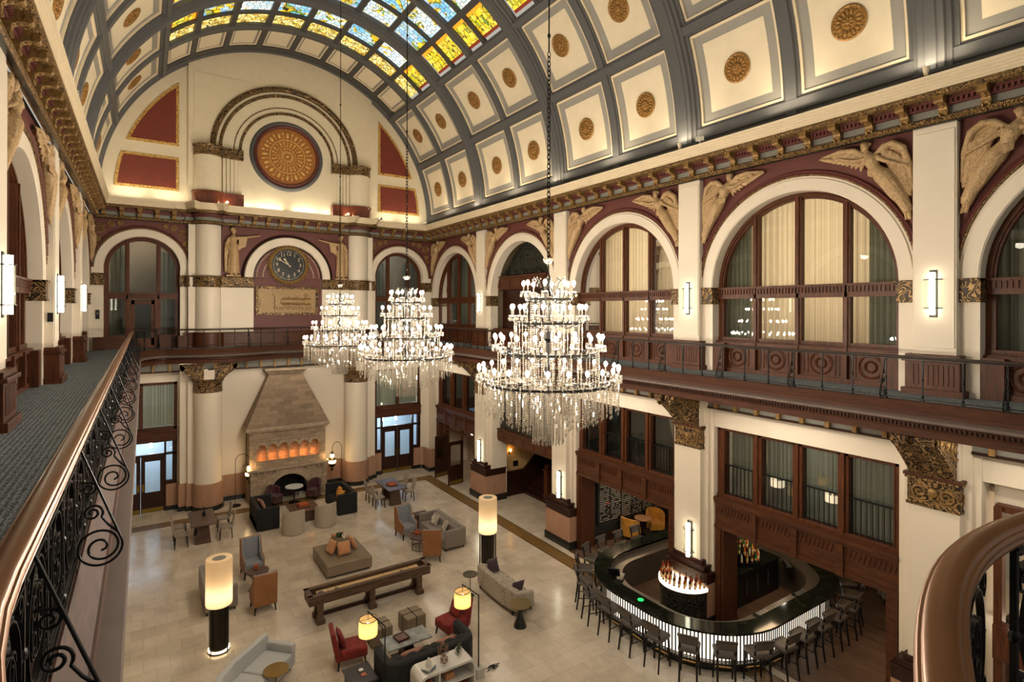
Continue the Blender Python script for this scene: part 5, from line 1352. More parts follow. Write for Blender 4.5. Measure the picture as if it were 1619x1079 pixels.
# ------------------------------------------------ side doors, bay five
b=MB(); b.box(24.9,29.9,.5,.62,2.3,2.42,MZ)
for u in (25.35,27.1,29.3): b.box(u,u+.14,.5,.62,FZ,2.8,MZ)
struct(b.obj('door_frame_side',wood_red,smooth=0,bevel=.01))
def leaf(hx,hy,ang,label,z1=2.1):
    t=thing('open_door_leaf',label,'door',(hx,hy,FZ),ang,'side doors standing open')
    b=MB(); b.box(0,.95,-.025,.025,.0,1.05); b.box(0,.14,-.025,.025,1.05,2.3); b.box(.81,.95,-.025,.025,1.05,2.3); b.box(0,.95,-.025,.025,2.15,2.35); b.obj('leaf',wood_dark,t,smooth=0,bevel=.006)
    b=MB(); b.box(.14,.81,-.004,.004,1.05,2.15); b.obj('glass',glass,t); b=MB(); b.box(.05,.9,-.035,.035,.03,.23); b.obj('kickplate',brass_kick,t); b=MB(); b.tube([(.88,-.03,1.0),(.88,-.09,1.03),(.88,-.09,1.2),(.88,-.03,1.23)],.012,6); b.obj('handle',brass,t)
leaf(14.65,28.75,PI+.25,'dark glazed door leaf with brass kickplate standing open nearest the corner'); leaf(14.65,26.95,PI+.12,'dark glazed door leaf standing open beside the lit pillar sconce')
b=MB(); b.box(24.4,31,3.0,3.1,FZ,3.0,MZ); b.box(24.3,24.4,.7,3.1,FZ,3.0,MZ); b.box(24.3,31,.6,3.1,2.85,2.95,MZ); struct(b.obj('wall_side_lobby',plain('side_lobby_paint','#b09c80',.7,var=.03),smooth=0))
t=thing('glass_pendant','small glass pendant lamp glowing behind the open side doors','lamp',(15.6,27.6,2.25)); b=MB(); b.tube([(0,0,.1),(0,0,.6)],.01,5); b.obj('rod',brass,t); b=MB(); b.lathe([(.13,.1),(.1,0),(.03,-.12)],n=12); b.obj('shade',emis('pendant_glow','#ffe6bf',14),t)
# ------------------------------------------------ crystal chandeliers
def mk_crystal():
    t=NT('cut_crystal'); tr=t.new('ShaderNodeBsdfTransparent'); gl=t.new('ShaderNodeBsdfGlossy'); gl.inputs['Roughness'].default_value=.06; gl.inputs['Color'].default_value=lin('#fff8ec')
    df=t.new('ShaderNodeBsdfDiffuse'); df.inputs['Color'].default_value=lin('#9d978b'); tl=t.new('ShaderNodeBsdfTranslucent'); tl.inputs['Color'].default_value=lin('#a39d92')
    a=t.new('ShaderNodeMixShader'); a.inputs[0].default_value=.5; t.link(df.outputs[0],a.inputs[1]); t.link(tl.outputs[0],a.inputs[2])
    c=t.new('ShaderNodeMixShader'); c.inputs[0].default_value=.45; t.link(a.outputs[0],c.inputs[1]); t.link(gl.outputs[0],c.inputs[2])
    d=t.new('ShaderNodeMixShader'); d.inputs[0].default_value=.36; t.link(c.outputs[0],d.inputs[1]); t.link(tr.outputs[0],d.inputs[2]); t.link(d.outputs[0],t.out.inputs['Surface']); return t.m
crystal=mk_crystal()
chand_iron=plain('chandelier_dark_bronze','#15130f',.35,.7)
bulb_m=emis('candle_bulb_glow','#ffeed8',BULB)
OCT=[(1,0,0),(0,1,0),(-1,0,0),(0,-1,0),(0,0,1),(0,0,-1)]; OF=[(0,1,4),(1,2,4),(2,3,4),(3,0,4),(1,0,5),(2,1,5),(3,2,5),(0,3,5)]
def bead(b,x,y,z,r,h=None):
    h=h or r; b.add([(x+p[0]*r,y+p[1]*r,z+p[2]*h) for p in OCT],OF)
def strand(b,x,y,z0,z1,r=.016,step=.04,drop=.03):
    n=max(1,int((z0-z1)/step))
    for k in range(n): bead(b,x,y,z0-step*(k+.5),r,step*.52)
    bead(b,x,y,z1-drop*.9,drop*.62,drop*1.5)
TIERS=[(.46,9.78,8),(.68,9.35,12),(.98,8.81,18),(1.27,8.26,24)]
def make_chandelier():
    z0=9.3
    t=thing('crystal_chandelier','','chandelier',(CHX,CHY[0],0),0,'crystal chandeliers in a row down the middle')
    b=MB(); b.tube([(0,0,7.75),(0,0,9.9)],.035,8); b.lathe([(.0,0),(.09,.03),(.05,.1),(.11,.2),(.04,.3),(.03,.4)],(0,0,9.35),14); b.lathe([(.04,0),(.12,.08),(.05,.2)],(0,0,8.7),14); b.lathe([(.03,0),(.1,.06),(.04,.16)],(0,0,8.15),14); b.obj('stem',chand_iron,t,smooth=50)
    b=MB(); z=10.3
    k=0
    while z<14.0:
        b.arc((0,0,z),(1,0,0) if k%2 else (0,1,0),(0,0,1),(0,1,0) if k%2 else (-1,0,0),.028,[(0,-.006),(.010,-.006),(.010,.006),(0,.006)],0,2*PI,8,asp=1.7); z+=.085; k+=1
    b.tube([(0,0,9.9),(0,0,10.3)],.012,6)
    b.tube([(0,0,14.0),(0,0,22.4)],.014,6)
    for zz in (14.3,17,19.8): b.ell((0,0,zz),(.03,.03,.05),8,6)
    b.obj('chain',chand_iron,t)
    b=MB(); b.lathe([(.001,-.07),(.05,-.06),(.09,-.02),(.105,.03),(.09,.035),(.001,.0)],(0,0,10.2),16); b.obj('top_bowl',crystal,t)
    b=MB(); b.lathe([(.001,-.12),(.1,-.1),(.16,-.04),(.19,.02)],(0,0,9.52),20,cap=False); b.lathe([(.001,-.1),(.1,-.08),(.15,-.02)],(0,0,9.05),20,cap=False); b.obj('glass_dish',crystal,t)
    bs=None
    pend=MB(); scr=MB()
    for ti,(r,z,n) in enumerate(TIERS):
        f=MB(); f.arc((0,0,z-.3),(1,0,0),(0,1,0),(0,0,1),r*.86,[(0,-.012),(.025,-.012),(.025,.03),(0,.03)],0,2*PI,36)
        for k in range(n):
            a=2*PI*(k+.5*(ti%2))/n; c,s=cos(a),sin(a)
            f.tube([(c*r*.25,s*r*.25,z-.3),(c*r*.6,s*r*.6,z-.38),(c*r*.88,s*r*.88,z-.32),(c*r,s*r,z-.2)],.011,5)
            f.lathe([(.012,-.2),(.012,-.05)],(c*r,s*r,z),6)
        f.obj('arm_ring',chand_iron,t,smooth=60)
        for k in range(n):
            a=2*PI*(k+.5*(ti%2))/n; c,s=cos(a),sin(a)
            if bs is None:
                cup=MB(); cup.lathe([(.012,-.18),(.062,-.165),(.066,-.15),(.016,-.15),(.016,-.04)],(0,0,0),8,cap=False)
                for q in range(7):
                    g=2*PI*q/7; bead(cup,.06*cos(g),.06*sin(g),-.215,.012,.045)
                cs=cup.obj('candle_cup',crystal,t,smooth=60)
                m=MB(); m.lathe([(.012,-.04),(.028,-.012),(.032,.008),(.022,.032),(.004,.052)],(0,0,0),10); bs=m.obj('candle_bulb',bulb_m,cs,smooth=60); o=cs
            else:
                o=cs.copy(); COL.objects.link(o); o.parent=t; o3=bs.copy(); COL.objects.link(o3); o3.parent=o
            o.location=(c*r,s*r,z)
            # inner upright crystal ornaments on the top tier
            if ti==0:
                for q in range(5): bead(pend,c*r*.62+.03*cos(q),s*r*.62+.03*sin(q*2),z+.1-.03*q,.02,.03)
                scr.tube([(c*.1,s*.1,z-.25),(c*.2,s*.2,z+.02),(c*.27,s*.27,z+.1),(c*.3,s*.3,z+.02)],.007,4)
    scr.obj('crown_scrolls',chand_iron,t)
    tag(pend.obj('cup_pendants',crystal,t,smooth=0),None,None,None,'stuff')
    for nm,rows in (('upper_bead_strands',((.40,9.6,9.1,14,.0),(.30,9.6,8.3,14,.2),(.62,9.1,8.62,20,.1),(.42,9.0,8.0,16,.3))),('middle_bead_strands',((.92,8.58,8.0,28,.0),(.6,8.5,7.85,20,.1),(.3,8.3,7.8,12,0)))):
        b=MB()
        for r,za,zb,n,ph in rows:
            for k in range(n):
                a=2*PI*k/n+ph; strand(b,r*cos(a),r*sin(a),za,zb)
        tag(b.obj(nm,crystal,t,smooth=0),None,None,None,'stuff')
    b=MB()
    for r,n,top in ((1.27,46,8.06),(1.14,40,7.95),(1.0,36,7.9),(.86,32,7.86),(.72,27,7.84),(.58,22,7.82),(.44,18,7.8)):
        for k in range(n):
            a=2*PI*k/n+r*7; zb=7.02+(r-.2)*.5+.05*sin(k*2.4)
            strand(b,r*cos(a),r*sin(a),top,zb)
    tag(b.obj('lower_bead_strands',crystal,t,smooth=0),None,None,None,'stuff')
    b=MB()
    for r,n in ((.2,18),(.28,22),(.1,8)):
        for k in range(n):
            a=2*PI*k/n; strand(b,r*cos(a),r*sin(a),7.8,6.93,.018,.036)
    b.obj('centre_basket',crystal,t,smooth=0)
    return t
ch=make_chandelier(); ch['label']='large crystal chandelier of four candle tiers, nearest the camera, in front of the bar'
dup(ch,(CHX,CHY[1],0),.13,'crystal chandelier of four candle tiers, middle one of the three')
dup(ch,(CHX,CHY[2],0),.27,'crystal chandelier of four candle tiers, farthest, in front of the far wall')
# ------------------------------------------------ lobby furniture (local frame: front faces -Y, origin on the floor)
S_=1.0256  # ground-floor positions scaled up about the camera, with the floor dropped to suit
N0_=set(o.name for o in bpy.data.objects)
def Q(x,y,z=0): return (x*S_,y*S_,FZ+z)
black_fab=mk_fabric('black_velvet','#090b0c',.3,sheen=0); beige_fab=mk_fabric('beige_leather','#9c9180',.06,20,rough=.6); grey_fab=mk_fabric('blue_grey_velvet','#74777c'); orange_lea=plain('tan_orange_leather','#835631',.5,var=.12,scale=6,coord='Object')
taupe_fab=mk_fabric('taupe_fabric','#6f665c'); burg=mk_fabric('burgundy_leather','#3d1218',.2,10,rough=.5); red_fab=mk_fabric('red_velvet','#721b13',.35,8,sheen=.08); char_fab=mk_fabric('charcoal_velvet','#131516',.3,8,sheen=.03); ltgrey=mk_fabric('pale_grey_fabric','#a5a6a4',.06); tan_vinyl=plain('taupe_vinyl','#7a6b57',.5,var=.05,coord='Object')
plum=mk_fabric('plum_cushion','#35202a',.2); terra=mk_fabric('terracotta_cushion','#b07a52',.1); mustard=mk_fabric('mustard_velvet','#b07a20',.2,8)
chair_fab=mk_fabric('striped_taupe_upholstery','#857867',.25,30); stool_fab=plain('grey_brown_vinyl','#4a423b',.45,var=.08,coord='Object')
leg_m=wood_stool
def pat_mat(name,c1,c2,scale=9,kind='voronoi'):
    t=NT(name); v=t.coord('Object')
    if kind=='voronoi':
        q=t.new('ShaderNodeTexVoronoi'); q.feature='DISTANCE_TO_EDGE'; q.inputs['Scale'].default_value=scale; q.inputs['Randomness'].default_value=.5; t.link(v,q.inputs['Vector']); f=q.outputs['Distance']; c=t.ramp(f,[(.06,c1),(.12,c2)])
    else:
        q=t.new('ShaderNodeTexWave'); q.inputs['Scale'].default_value=scale; q.inputs['Distortion'].default_value=3; t.link(v,q.inputs['Vector']); c=t.ramp(q.outputs['Fac'],[(.4,c1),(.6,c2)])
    t.set(base=c,rough=.9); return t.m
patt=pat_mat('geometric_cream_weave','#857a6c','#a79b8b',15); pil_pat=pat_mat('patterned_cushion','#4d453e','#bdb2a2',14); pil_pink=pat_mat('rust_striped_cushion','#6a3a30','#b28a78',12,'wave'); pil_or=pat_mat('gold_leaf_cushion','#7a3d10','#e0a03c',12,'wave')
def part(t,nm,mat,fn,**k):
    b=MB(); fn(b); return b.obj(nm,mat,t,**k)
def legs(t,pts,h,r0=.022,r1=.016,mat=None,splay=.03,square=True,z0=0,name='leg'):
    for (x,y) in pts:
        b=MB(); sx=1 if x>0 else -1; sy=1 if y>0 else -1
        b.taper((x+sx*splay,y+sy*splay,z0),(2*r1,2*r1),(x,y,h),(2*r0,2*r0)); b.obj(name,mat or leg_m,t,smooth=0)
def pillow_obj(loc,rx,rz,size,mat,label,cat='cushion',group=None):
    b=MB(); b.pillow((0,0,0),size); o=b.obj('cushion',mat,smooth=180); o.location=loc; o.rotation_euler=(rx,0,rz); return tag(o,label,cat,group)
# --- dining sets
def dining_chair():
    t=thing('dining_chair','','chair',group='striped dining chairs')
    part(t,'seat',chair_fab,lambda b:b.box(-.23,.23,-.24,.22,.40,.49),bevel=.03)
    def bk(b):
        b.grid(lambda s,q:((s-.5)*.46,.22+.10*q+.03*(1-(2*s-1)**2),.48+.50*q),6,6); b.grid(lambda s,q:((s-.5)*.46,.28+.10*q+.03*(1-(2*s-1)**2),.48+.50*q),6,6)
    b=MB(); b.taper((0,.24,.47),(.46,.07),(0,.34,1.0),(.44,.05)); b.obj('backrest',chair_fab,t,bevel=.02)
    legs(t,[(-.2,-.2),(.2,-.2),(-.2,.2),(.2,.2)],.41)
    return t
dc=dining_chair()
def ptable(x,y,lx,ly,label):
    t=thing('dining_table',label,'table',Q(x,y),0)
    part(t,'tabletop',wood_table,lambda b:b.box(-lx/2,lx/2,-ly/2,ly/2,.73,.78),bevel=.008)
    part(t,'pedestal',wood_table,lambda b:(b.taper((0,-ly*.28,.0),(.55,.28),(0,-ly*.28,.73),(.36,.2)),b.taper((0,ly*.28,.0),(.55,.28),(0,ly*.28,.73),(.36,.2)),b.box(-.05,.05,-ly*.28,ly*.28,.2,.32)),smooth=0)
    return t
ptable(1.98,25.68,.95,1.98,'brown wooden dining table with slab pedestal near the left column, black ornament on it')
ptable(9.98,25.6,.95,1.95,'brown wooden dining table near the right column with orange tray on top')
first=True
for x,y,rz,lb in ((1.22,25.2,PI/2,'striped dining chair on the left of the left table, nearer the camera'),(1.22,26.15,PI/2,'striped dining chair on the left of the left table, farther from camera'),(2.8,25.25,-PI/2-.1,'striped dining chair on the right of the left table, nearer the camera'),(2.8,26.3,-PI/2,'striped dining chair on the right of the left table, farther from camera'),
    (9.2,25.15,PI/2,'striped dining chair on the left of the right table, nearer the camera'),(9.2,26.1,PI/2,'striped dining chair on the left of the right table, farther from camera'),(10.75,25.3,-PI/2-.1,'striped dining chair on the right of the right table, nearer the camera'),(10.8,26.35,-PI/2,'striped dining chair on the right of the right table, farther from camera')):
    if first: dc.location=Q(x,y); dc.rotation_euler=(0,0,rz); dc['label']=lb; first=False
    else: dup(dc,Q(x,y),rz,lb)
t=thing('black_ornament','small black sculpture of stacked shapes on the left dining table','ornament',Q(2.05,25.9,.78)); part(t,'figure',black,lambda b:(b.cbox((0,0,.02),(.16,.16,.04)),b.ell((0,0,.1),(.06,.04,.08)),b.tube([(0,0,.15),(.05,0,.25),(-.03,0,.33)],.02)))
tray_or=plain('orange_leather_tray','#9a4a22',.5,coord='Object')
def tray(loc,sz,label,mat,rz=0):
    t=thing('tray',label,'tray',loc,rz); x,y=sz
    part(t,'base',mat,lambda b:b.box(-x/2,x/2,-y/2,y/2,0,.02)); part(t,'rim',mat,lambda b:(b.box(-x/2,x/2,-y/2,-y/2+.02,0,.06),b.box(-x/2,x/2,y/2-.02,y/2,0,.06),b.box(-x/2,-x/2+.02,-y/2,y/2,0,.06),b.box(x/2-.02,x/2,-y/2,y/2,0,.06)),smooth=0)
    return t
t=tray(Q(9.98,25.5,.78),(.4,.5),'orange tray holding a small game on the right dining table',tray_or)
# --- sofas
def sofa(name,label,loc,rz,w,d,h,mat,arm=.16,seat=.42,back=.2,cush=2,cat='sofa',armh=None,tuft=False,legh=.1):
    t=thing(name,label,cat,loc,rz); ah=armh or h
    part(t,'base',mat,lambda b:b.box(-w/2+.01,w/2-.01,-d/2+.02,d/2,legh,seat-.12),bevel=.02)
    part(t,'backrest',mat,lambda b:b.box(-w/2,w/2,d/2-back,d/2,legh,h),bevel=.04)
    for s in (-1,1): part(t,'arm',mat,lambda b:b.box(min(s*w/2,s*(w/2-arm)),max(s*w/2,s*(w/2-arm)),-d/2,d/2-back+.03,legh,ah),bevel=.04)
    cw=(w-2*arm)/cush
    for k in range(cush): part(t,'seat_cushion',mat,lambda b:b.box(-w/2+arm+cw*k+.005,-w/2+arm+cw*(k+1)-.005,-d/2+.01,d/2-back,seat-.13,seat),bevel=.04,seg=3)
    if tuft:
        for k in range(cush): part(t,'back_cushion',mat,lambda b:b.box(-w/2+arm+cw*k+.01,-w/2+arm+cw*(k+1)-.01,d/2-back-.14,d/2-back+.02,seat-.02,h-.04),bevel=.05,seg=3)
    legs(t,[(-w/2+.08,-d/2+.08),(w/2-.08,-d/2+.08),(-w/2+.08,d/2-.08),(w/2-.08,d/2-.08)],legh+.02,splay=0)
    return t
sofa('velvet_loveseat','black velvet loveseat with rust striped cushion, left of the fireplace coffee table',Q(4.36,26.0),PI/2,2.05,.92,.88,black_fab,legh=.03,tuft=False)
sofa('velvet_loveseat','black velvet loveseat with golden cushions, right of the fireplace coffee table',Q(7.7,26.05),-PI/2,2.15,.92,.88,black_fab,legh=.03)
pillow_obj(Q(4.35,26.65,.62),1.15,PI/2+.3,(.48,.48,.16),pil_pink,'rust and cream striped cushion on the left black loveseat')
pillow_obj(Q(7.72,26.45,.62),1.15,-PI/2,(.45,.45,.15),pil_or,'golden leaf-patterned cushion on the right black loveseat, left one')
pillow_obj(Q(7.66,26.0,.6),1.0,-PI/2+.3,(.45,.45,.15),pil_or,'golden leaf-patterned cushion on the right black loveseat, right one')
# --- tub chairs
def tub(name,mat,r=.43,h=.74,legh=.03,backa=(-.25,PI+.25),label='',loc=(0,0,0),rz=0,cat='armchair',seatm=None,hs=.42):
    t=thing(name,label,cat,loc,rz)
    b=MB()
    n=24
    def prof(i):
        a=backa[0]+(backa[1]-backa[0])*i/n; e=abs((a-PI/2)/(PI/2+.25)); return a,h-.16*e**2
    vs=[]
    for i in range(n+1):
        a,z=prof(i)
        for rr,zz in ((r,legh),(r*1.03,z*.6),(r,z),(r-.045,z+.015),(r-.09,z),(r-.11,hs-.1)): vs.append((rr*cos(a),rr*sin(a),zz))
    fs=[(i*6+k,i*6+k+1,(i+1)*6+k+1,(i+1)*6+k) for i in range(n) for k in range(5)]+[(0,1,2,3,4,5),tuple(n*6+k for k in (5,4,3,2,1,0))]
    b.add(vs,fs); b.obj('shell',mat,t,smooth=50)
    part(t,'seat_cushion',seatm or mat,lambda b:b.prism([((r-.1)*cos(a)*1.0,(r-.1)*sin(a) if sin(a)>-.2 else -r*.86) for a in [2*PI*k/28 for k in range(28)]],hs-.14,hs),bevel=.03)
    part(t,'base',mat,lambda b:b.prism([((r-.06)*cos(a),(r-.06)*sin(a) if sin(a)>-.3 else -r*.8) for a in [2*PI*k/28 for k in range(28)]],legh,hs-.12))
    return t
tub('tub_chair',beige_fab,.45,.92,.02,label='beige leather tub chair with its back to the camera, left of two',loc=Q(5.2,24.25),rz=PI)
tub('tub_chair',beige_fab,.45,.92,.02,label='beige leather tub chair with its back to the camera, right of two',loc=Q(6.55,24.4),rz=PI+.15)
for x,rz,lb in ((5.15,.75,'burgundy barrel chair left of the white round table by the fireplace'),(6.98,-.75,'burgundy barrel chair right of the white round table by the fireplace')):
    t=tub('barrel_chair',burg,.36,.86,.18,label=lb,loc=Q(x,28.1),rz=rz,hs=.46); legs(t,[(-.22,-.22),(.22,-.22),(-.22,.2),(.22,.2)],.2)
t=thing('round_table','round white marble table on black pedestal in front of the hearth','table',Q(6.02,27.95)); part(t,'tabletop',plain('white_marble','#c9c9c6',.2,coord='Object'),lambda b:b.cyl((0,0,.72),.42,.03,32)); part(t,'pedestal',iron,lambda b:b.lathe([(.26,0),(.25,.02),(.06,.06),(.03,.15),(.03,.68),(.08,.72)],n=20))
t=thing('coffee_table','low brown wooden coffee table between the black loveseats','table',Q(5.92,25.75)); part(t,'tabletop',wood_table,lambda b:b.box(-.62,.62,-.66,.66,.41,.46),bevel=.008); part(t,'base',wood_table,lambda b:(b.box(-.3,.55,-.6,-.3,0,.41),b.box(-.3,.55,.3,.6,0,.41)),smooth=0)
t=tray(Q(5.95,25.9,.46),(.5,.42),'orange-brown wooden game box on the low coffee table',tray_or,.1); part(t,'lid',tray_or,lambda b:b.box(-.2,.2,-.16,.16,.02,.1),bevel=.01)
# --- arched lantern lamps
def lantern(loc,dx,label):
    t=thing('arc_floor_lamp',label,'lamp',loc,0)
    part(t,'base',iron,lambda b:b.lathe([(.25,0),(.25,.03),(.22,.04)],n=24))
    part(t,'pole',iron,lambda b:b.tube([(0,0,.03),(0,0,2.15)]+[(dx*(1-cos(a))*.5,0,2.15+.32*sin(a)) for a in [PI*k/12 for k in range(1,13)]]+[(dx,0,2.0)],.014,8))
    part(t,'lantern_frame',plain('lantern_bronze','#2e271c',.35,.7),lambda b:(b.cyl((dx,0,1.86),.07,.12,12),b.lathe([(.08,0),(.2,-.06),(.21,-.1),(.12,-.14)],(dx,0,1.66),16),b.lathe([(.2,.0),(.14,-.16),(.1,-.2)],(dx,0,1.38),16),b.cyl((dx,0,1.0),.07,.12,12),b.cyl((dx,0,1.12),.025,.08,8)))
    part(t,'lantern_glass',emis('lantern_glow','#ffcf88',12),lambda b:(b.lathe([(.09,0),(.11,.08),(.07,.14)],(dx,0,1.7),14),b.lathe([(.17,0),(.2,.06),(.18,.13)],(dx,0,1.4),16)))
lantern(Q(3.6,29.0),.62,'black arched floor lamp with brass lantern left of the fireplace')
lantern(Q(8.6,29.0),-.5,'black arched floor lamp with brass lantern right of the fireplace')
# --- wing chairs
def wing_chair():
    t=thing('wing_chair','','armchair',group='grey and tan leather wing chairs')
    part(t,'seat',grey_fab,lambda b:b.box(-.27,.27,-.36,.25,.3,.47),bevel=.04,seg=3)
    part(t,'back_cushion',grey_fab,lambda b:b.add([(-.27,.2,.44),(.27,.2,.44),(.27,.3,.44),(-.27,.3,.44),(-.29,.28,1.14),(.29,.28,1.14),(.27,.36,1.12),(-.27,.36,1.12)],[(0,3,2,1),(4,5,6,7),(0,1,5,4),(1,2,6,5),(2,3,7,6),(3,0,4,7)]),bevel=.04,seg=3)
    part(t,'leather_back',orange_lea,lambda b:b.add([(-.34,.28,.22),(.34,.28,.22),(.34,.36,.22),(-.34,.36,.22),(-.33,.35,1.13),(.33,.35,1.13),(.33,.41,1.13),(-.33,.41,1.13)],[(0,3,2,1),(4,5,6,7),(0,1,5,4),(1,2,6,5),(2,3,7,6),(3,0,4,7)]),bevel=.02)
    for s in (-1,1):
        prof=[(-.36,.22),(.36,.22),(.41,1.13),(.22,1.12),(.12,1.02),(.08,.85),(.0,.68),(-.3,.62),(-.38,.55)]
        part(t,'wing',orange_lea,lambda b:b.prism(prof,0,.035,lambda y,z,x:(s*(.31+x),y,z)),bevel=.01)
        part(t,'wing_lining',grey_fab,lambda b:b.prism([(y*.98,z*.99+.01) for y,z in prof],0,.05,lambda y,z,x:(s*(.26+x),y,z)),bevel=.015)
    legs(t,[(-.28,-.3),(.28,-.3),(-.28,.3),(.28,.3)],.25,r0=.028)
    return t
wc=wing_chair(); wc.location=Q(3.17,21.22); wc.rotation_euler=(0,0,.05); wc['label']='grey wing chair facing the camera across the round side table, near the left tall lamp'
dup(wc,Q(3.1,18.6),PI+.03,'tan leather backed wing chair turned away from camera, near the left tall lamp')
dup(wc,Q(8.95,21.3),.12,'grey wing chair facing the camera beside the taupe sofa on the right')
dup(wc,Q(8.98,18.85),PI-.5,'tan leather backed wing chair turned away from camera, before the taupe sofa')
t=thing('side_table','round dark wooden side table between the two left wing chairs','table',Q(3.15,19.95)); part(t,'tabletop',wood_table,lambda b:b.cyl((0,0,.56),.36,.035,32)); part(t,'frame',iron,lambda b:[b.tube([(.3*cos(a),.3*sin(a),.56),(.12*cos(a),.12*sin(a),.3),(.28*cos(a),.28*sin(a),0)],.012,6) for a in (0,PI/2,PI,3*PI/2)])
t=thing('puzzle','small stacked wooden puzzle on the round side table','ornament',Q(3.12,20.05,.6)); part(t,'blocks',tray_or,lambda b:[b.cbox((0,0,.02+.03*k),(.14,.06,.025),PI/2*(k%2)) for k in range(5)],smooth=0)
t=thing('coffee_table','dark angular coffee table on a wire frame between the right wing chairs','table',Q(8.95,20.0)); hexp=[(-.42,-.1),(-.2,-.5),(.25,-.5),(.42,.05),(.3,.5),(-.15,.5)]
part(t,'tabletop',wood_table,lambda b:b.prism(hexp,.42,.46),smooth=0); part(t,'frame',iron,lambda b:(b.tube([(x*.8,y*.8,.02) for x,y in hexp],.012,6,closed=True),[b.tube([(x*.8,y*.8,.02),(x*.7,y*.7,.42)],.01,6) for x,y in hexp]))
tray(Q(8.97,20.2,.46),(.2,.26),'small orange tray on the angular coffee table',tray_or,.4)
sofa('sofa','taupe fabric sofa with two patterned cushions on the right side of the lobby',Q(10.05,20.25),-PI/2,2.5,.95,.74,taupe_fab,arm=.14,cush=2,tuft=True)
pillow_obj(Q(9.98,20.75,.6),1.1,-PI/2+.2,(.46,.46,.15),pil_pat,'patterned cushion on the taupe right sofa, farther one'); pillow_obj(Q(10.05,19.95,.6),1.1,-PI/2-.3,(.46,.46,.15),pil_pat,'patterned cushion on the taupe right sofa, nearer one')
t=thing('side_table','dark rounded side table at the far end of the taupe right sofa','table',Q(9.88,21.9)); part(t,'tabletop',wood_table,lambda b:b.cbox((0,0,.53),(.62,.5,.05)),bevel=.02); part(t,'body',wood_table,lambda b:b.cbox((0,0,.25),(.5,.4,.5)),bevel=.04)
sofa('sofa','taupe fabric sofa half hidden behind the left tall floor lamp',Q(1.98,20.0),PI/2,2.1,.95,.74,taupe_fab,arm=.14,cush=2,tuft=True)
# --- central ottoman
t=thing('square_ottoman','large square taupe ottoman with terracotta cushions around a planter','ottoman',Q(6.04,20.3)); part(t,'seat',tan_vinyl,lambda b:b.box(-.82,.82,-1.0,1.0,.06,.43),bevel=.04,seg=3); part(t,'plinth',black,lambda b:b.box(-.74,.74,-.92,.92,0,.07)); 
def seams(b):
    for k in (-.27,.27): b.box(k-.004,k+.004,-1.003,1.003,.09,.4)
    for k in (-.33,.33): b.box(-.823,.823,k-.004,k+.004,.09,.4)
part(t,'seams',plain('seam_brown','#5d5040',.7),seams,smooth=0)
t=thing('planter_box','taupe box planter in the middle of the square ottoman','planter',Q(6.02,20.42,.43)); part(t,'box',tan_vinyl,lambda b:b.taper((0,0,0),(.5,.66),(0,0,.4),(.38,.52)),bevel=.02); part(t,'rim',plain('planter_rim','#6a6040',.6),lambda b:b.box(-.2,.2,-.27,.27,.4,.42),bevel=.01)
b=MB(); 
for k in range(60):
    a=random.random()*6.28; r=.13*random.random()**.5; b.ell((r*cos(a),.1+r*sin(a),.05+.05*random.random()),(.03,.02,.035),6,4)
o=b.obj('moss_ball',plain('moss_green','#1f3a18',.9,var=.4,scale=30),smooth=60); o.location=Q(6.02,20.42,.85); tag(o,'round clump of dark green moss on the ottoman planter','plant')
o=MB().tube([(0,0,.03),(.05,0,.12),(0,0,.2),(-.05,0,.12),(0,.02,.04)],.028,8).obj('white_sculpture',plain('white_ceramic','#d4d0c6',.3)); o.location=Q(6.08,20.22,.85); tag(o,'small white looped sculpture on the ottoman planter','ornament')
for x,y,rx,rz,lb in ((6.0,19.93,1.15,0,'terracotta cushion leaning on the ottoman planter, front side'),(5.66,20.3,1.1,-PI/2+.25,'terracotta cushion leaning on the ottoman planter, left side'),(6.42,20.35,1.15,PI/2,'terracotta cushion leaning on the ottoman planter, right side'),(6.05,20.95,1.2,PI,'terracotta cushion leaning on the ottoman planter, rear side')):
    pillow_obj(Q(x,y,.66),rx,rz,(.5,.5,.17),terra,lb)
# --- shuffleboard
t=thing('shuffleboard_table','long weathered wooden shuffleboard table in the middle of the lobby','game table',Q(5.95,17.0))
L,W=3.95,1.16
part(t,'cabinet',wood_shuffle,lambda b:(b.box(-L/2,L/2,-W/2*.55,-W/2*.55+.1,.56,.82),b.box(-L/2,L/2,W/2*.55-.1,W/2*.55,.56,.82),b.box(-L/2,-L/2+.1,-W/2*.5,W/2*.5,.56,.82),b.box(L/2-.1,L/2,-W/2*.5,W/2*.5,.56,.82),b.box(-L/2-.03,L/2+.03,-W/2*.55-.03,-W/2*.55+.12,.8,.83),b.box(-L/2-.03,L/2+.03,W/2*.55-.12,W/2*.55+.03,.8,.83),b.box(-L/2-.03,-L/2+.12,-W/2*.55,W/2*.55,.8,.83),b.box(L/2-.12,L/2+.03,-W/2*.55,W/2*.55,.8,.83)),smooth=0,bevel=.006)
part(t,'gutter',plain('dark_green_felt','#1c2322',.9),lambda b:b.box(-L/2+.08,L/2-.08,-W/2*.5,W/2*.5,.58,.62),smooth=0)
part(t,'playfield',wood('maple_playfield','#b39062','#d8bb8c',.25,axis='X'),lambda b:b.box(-L/2+.3,L/2-.3,-.17,.17,.62,.74),smooth=0)
def marks(b):
    for s in (-1,1):
        for k in (.35,.6,1.2): b.box(s*(L/2-.3)-s*k-.006,s*(L/2-.3)-s*k+.006,-.17,.17,.7405,.743)
        b.cyl((s*(L/2-.9),0,.7405),.07,.004,20)
part(t,'inlay_marks',plain('inlay_dark','#3c3a34',.4),marks,smooth=0)
def med(b): b.cbox((-L/2+.42,.02,.743),(.16,.14,.006),.3)
part(t,'blue_mark',plain('ink_blue','#2a2c52',.5),med,smooth=0)
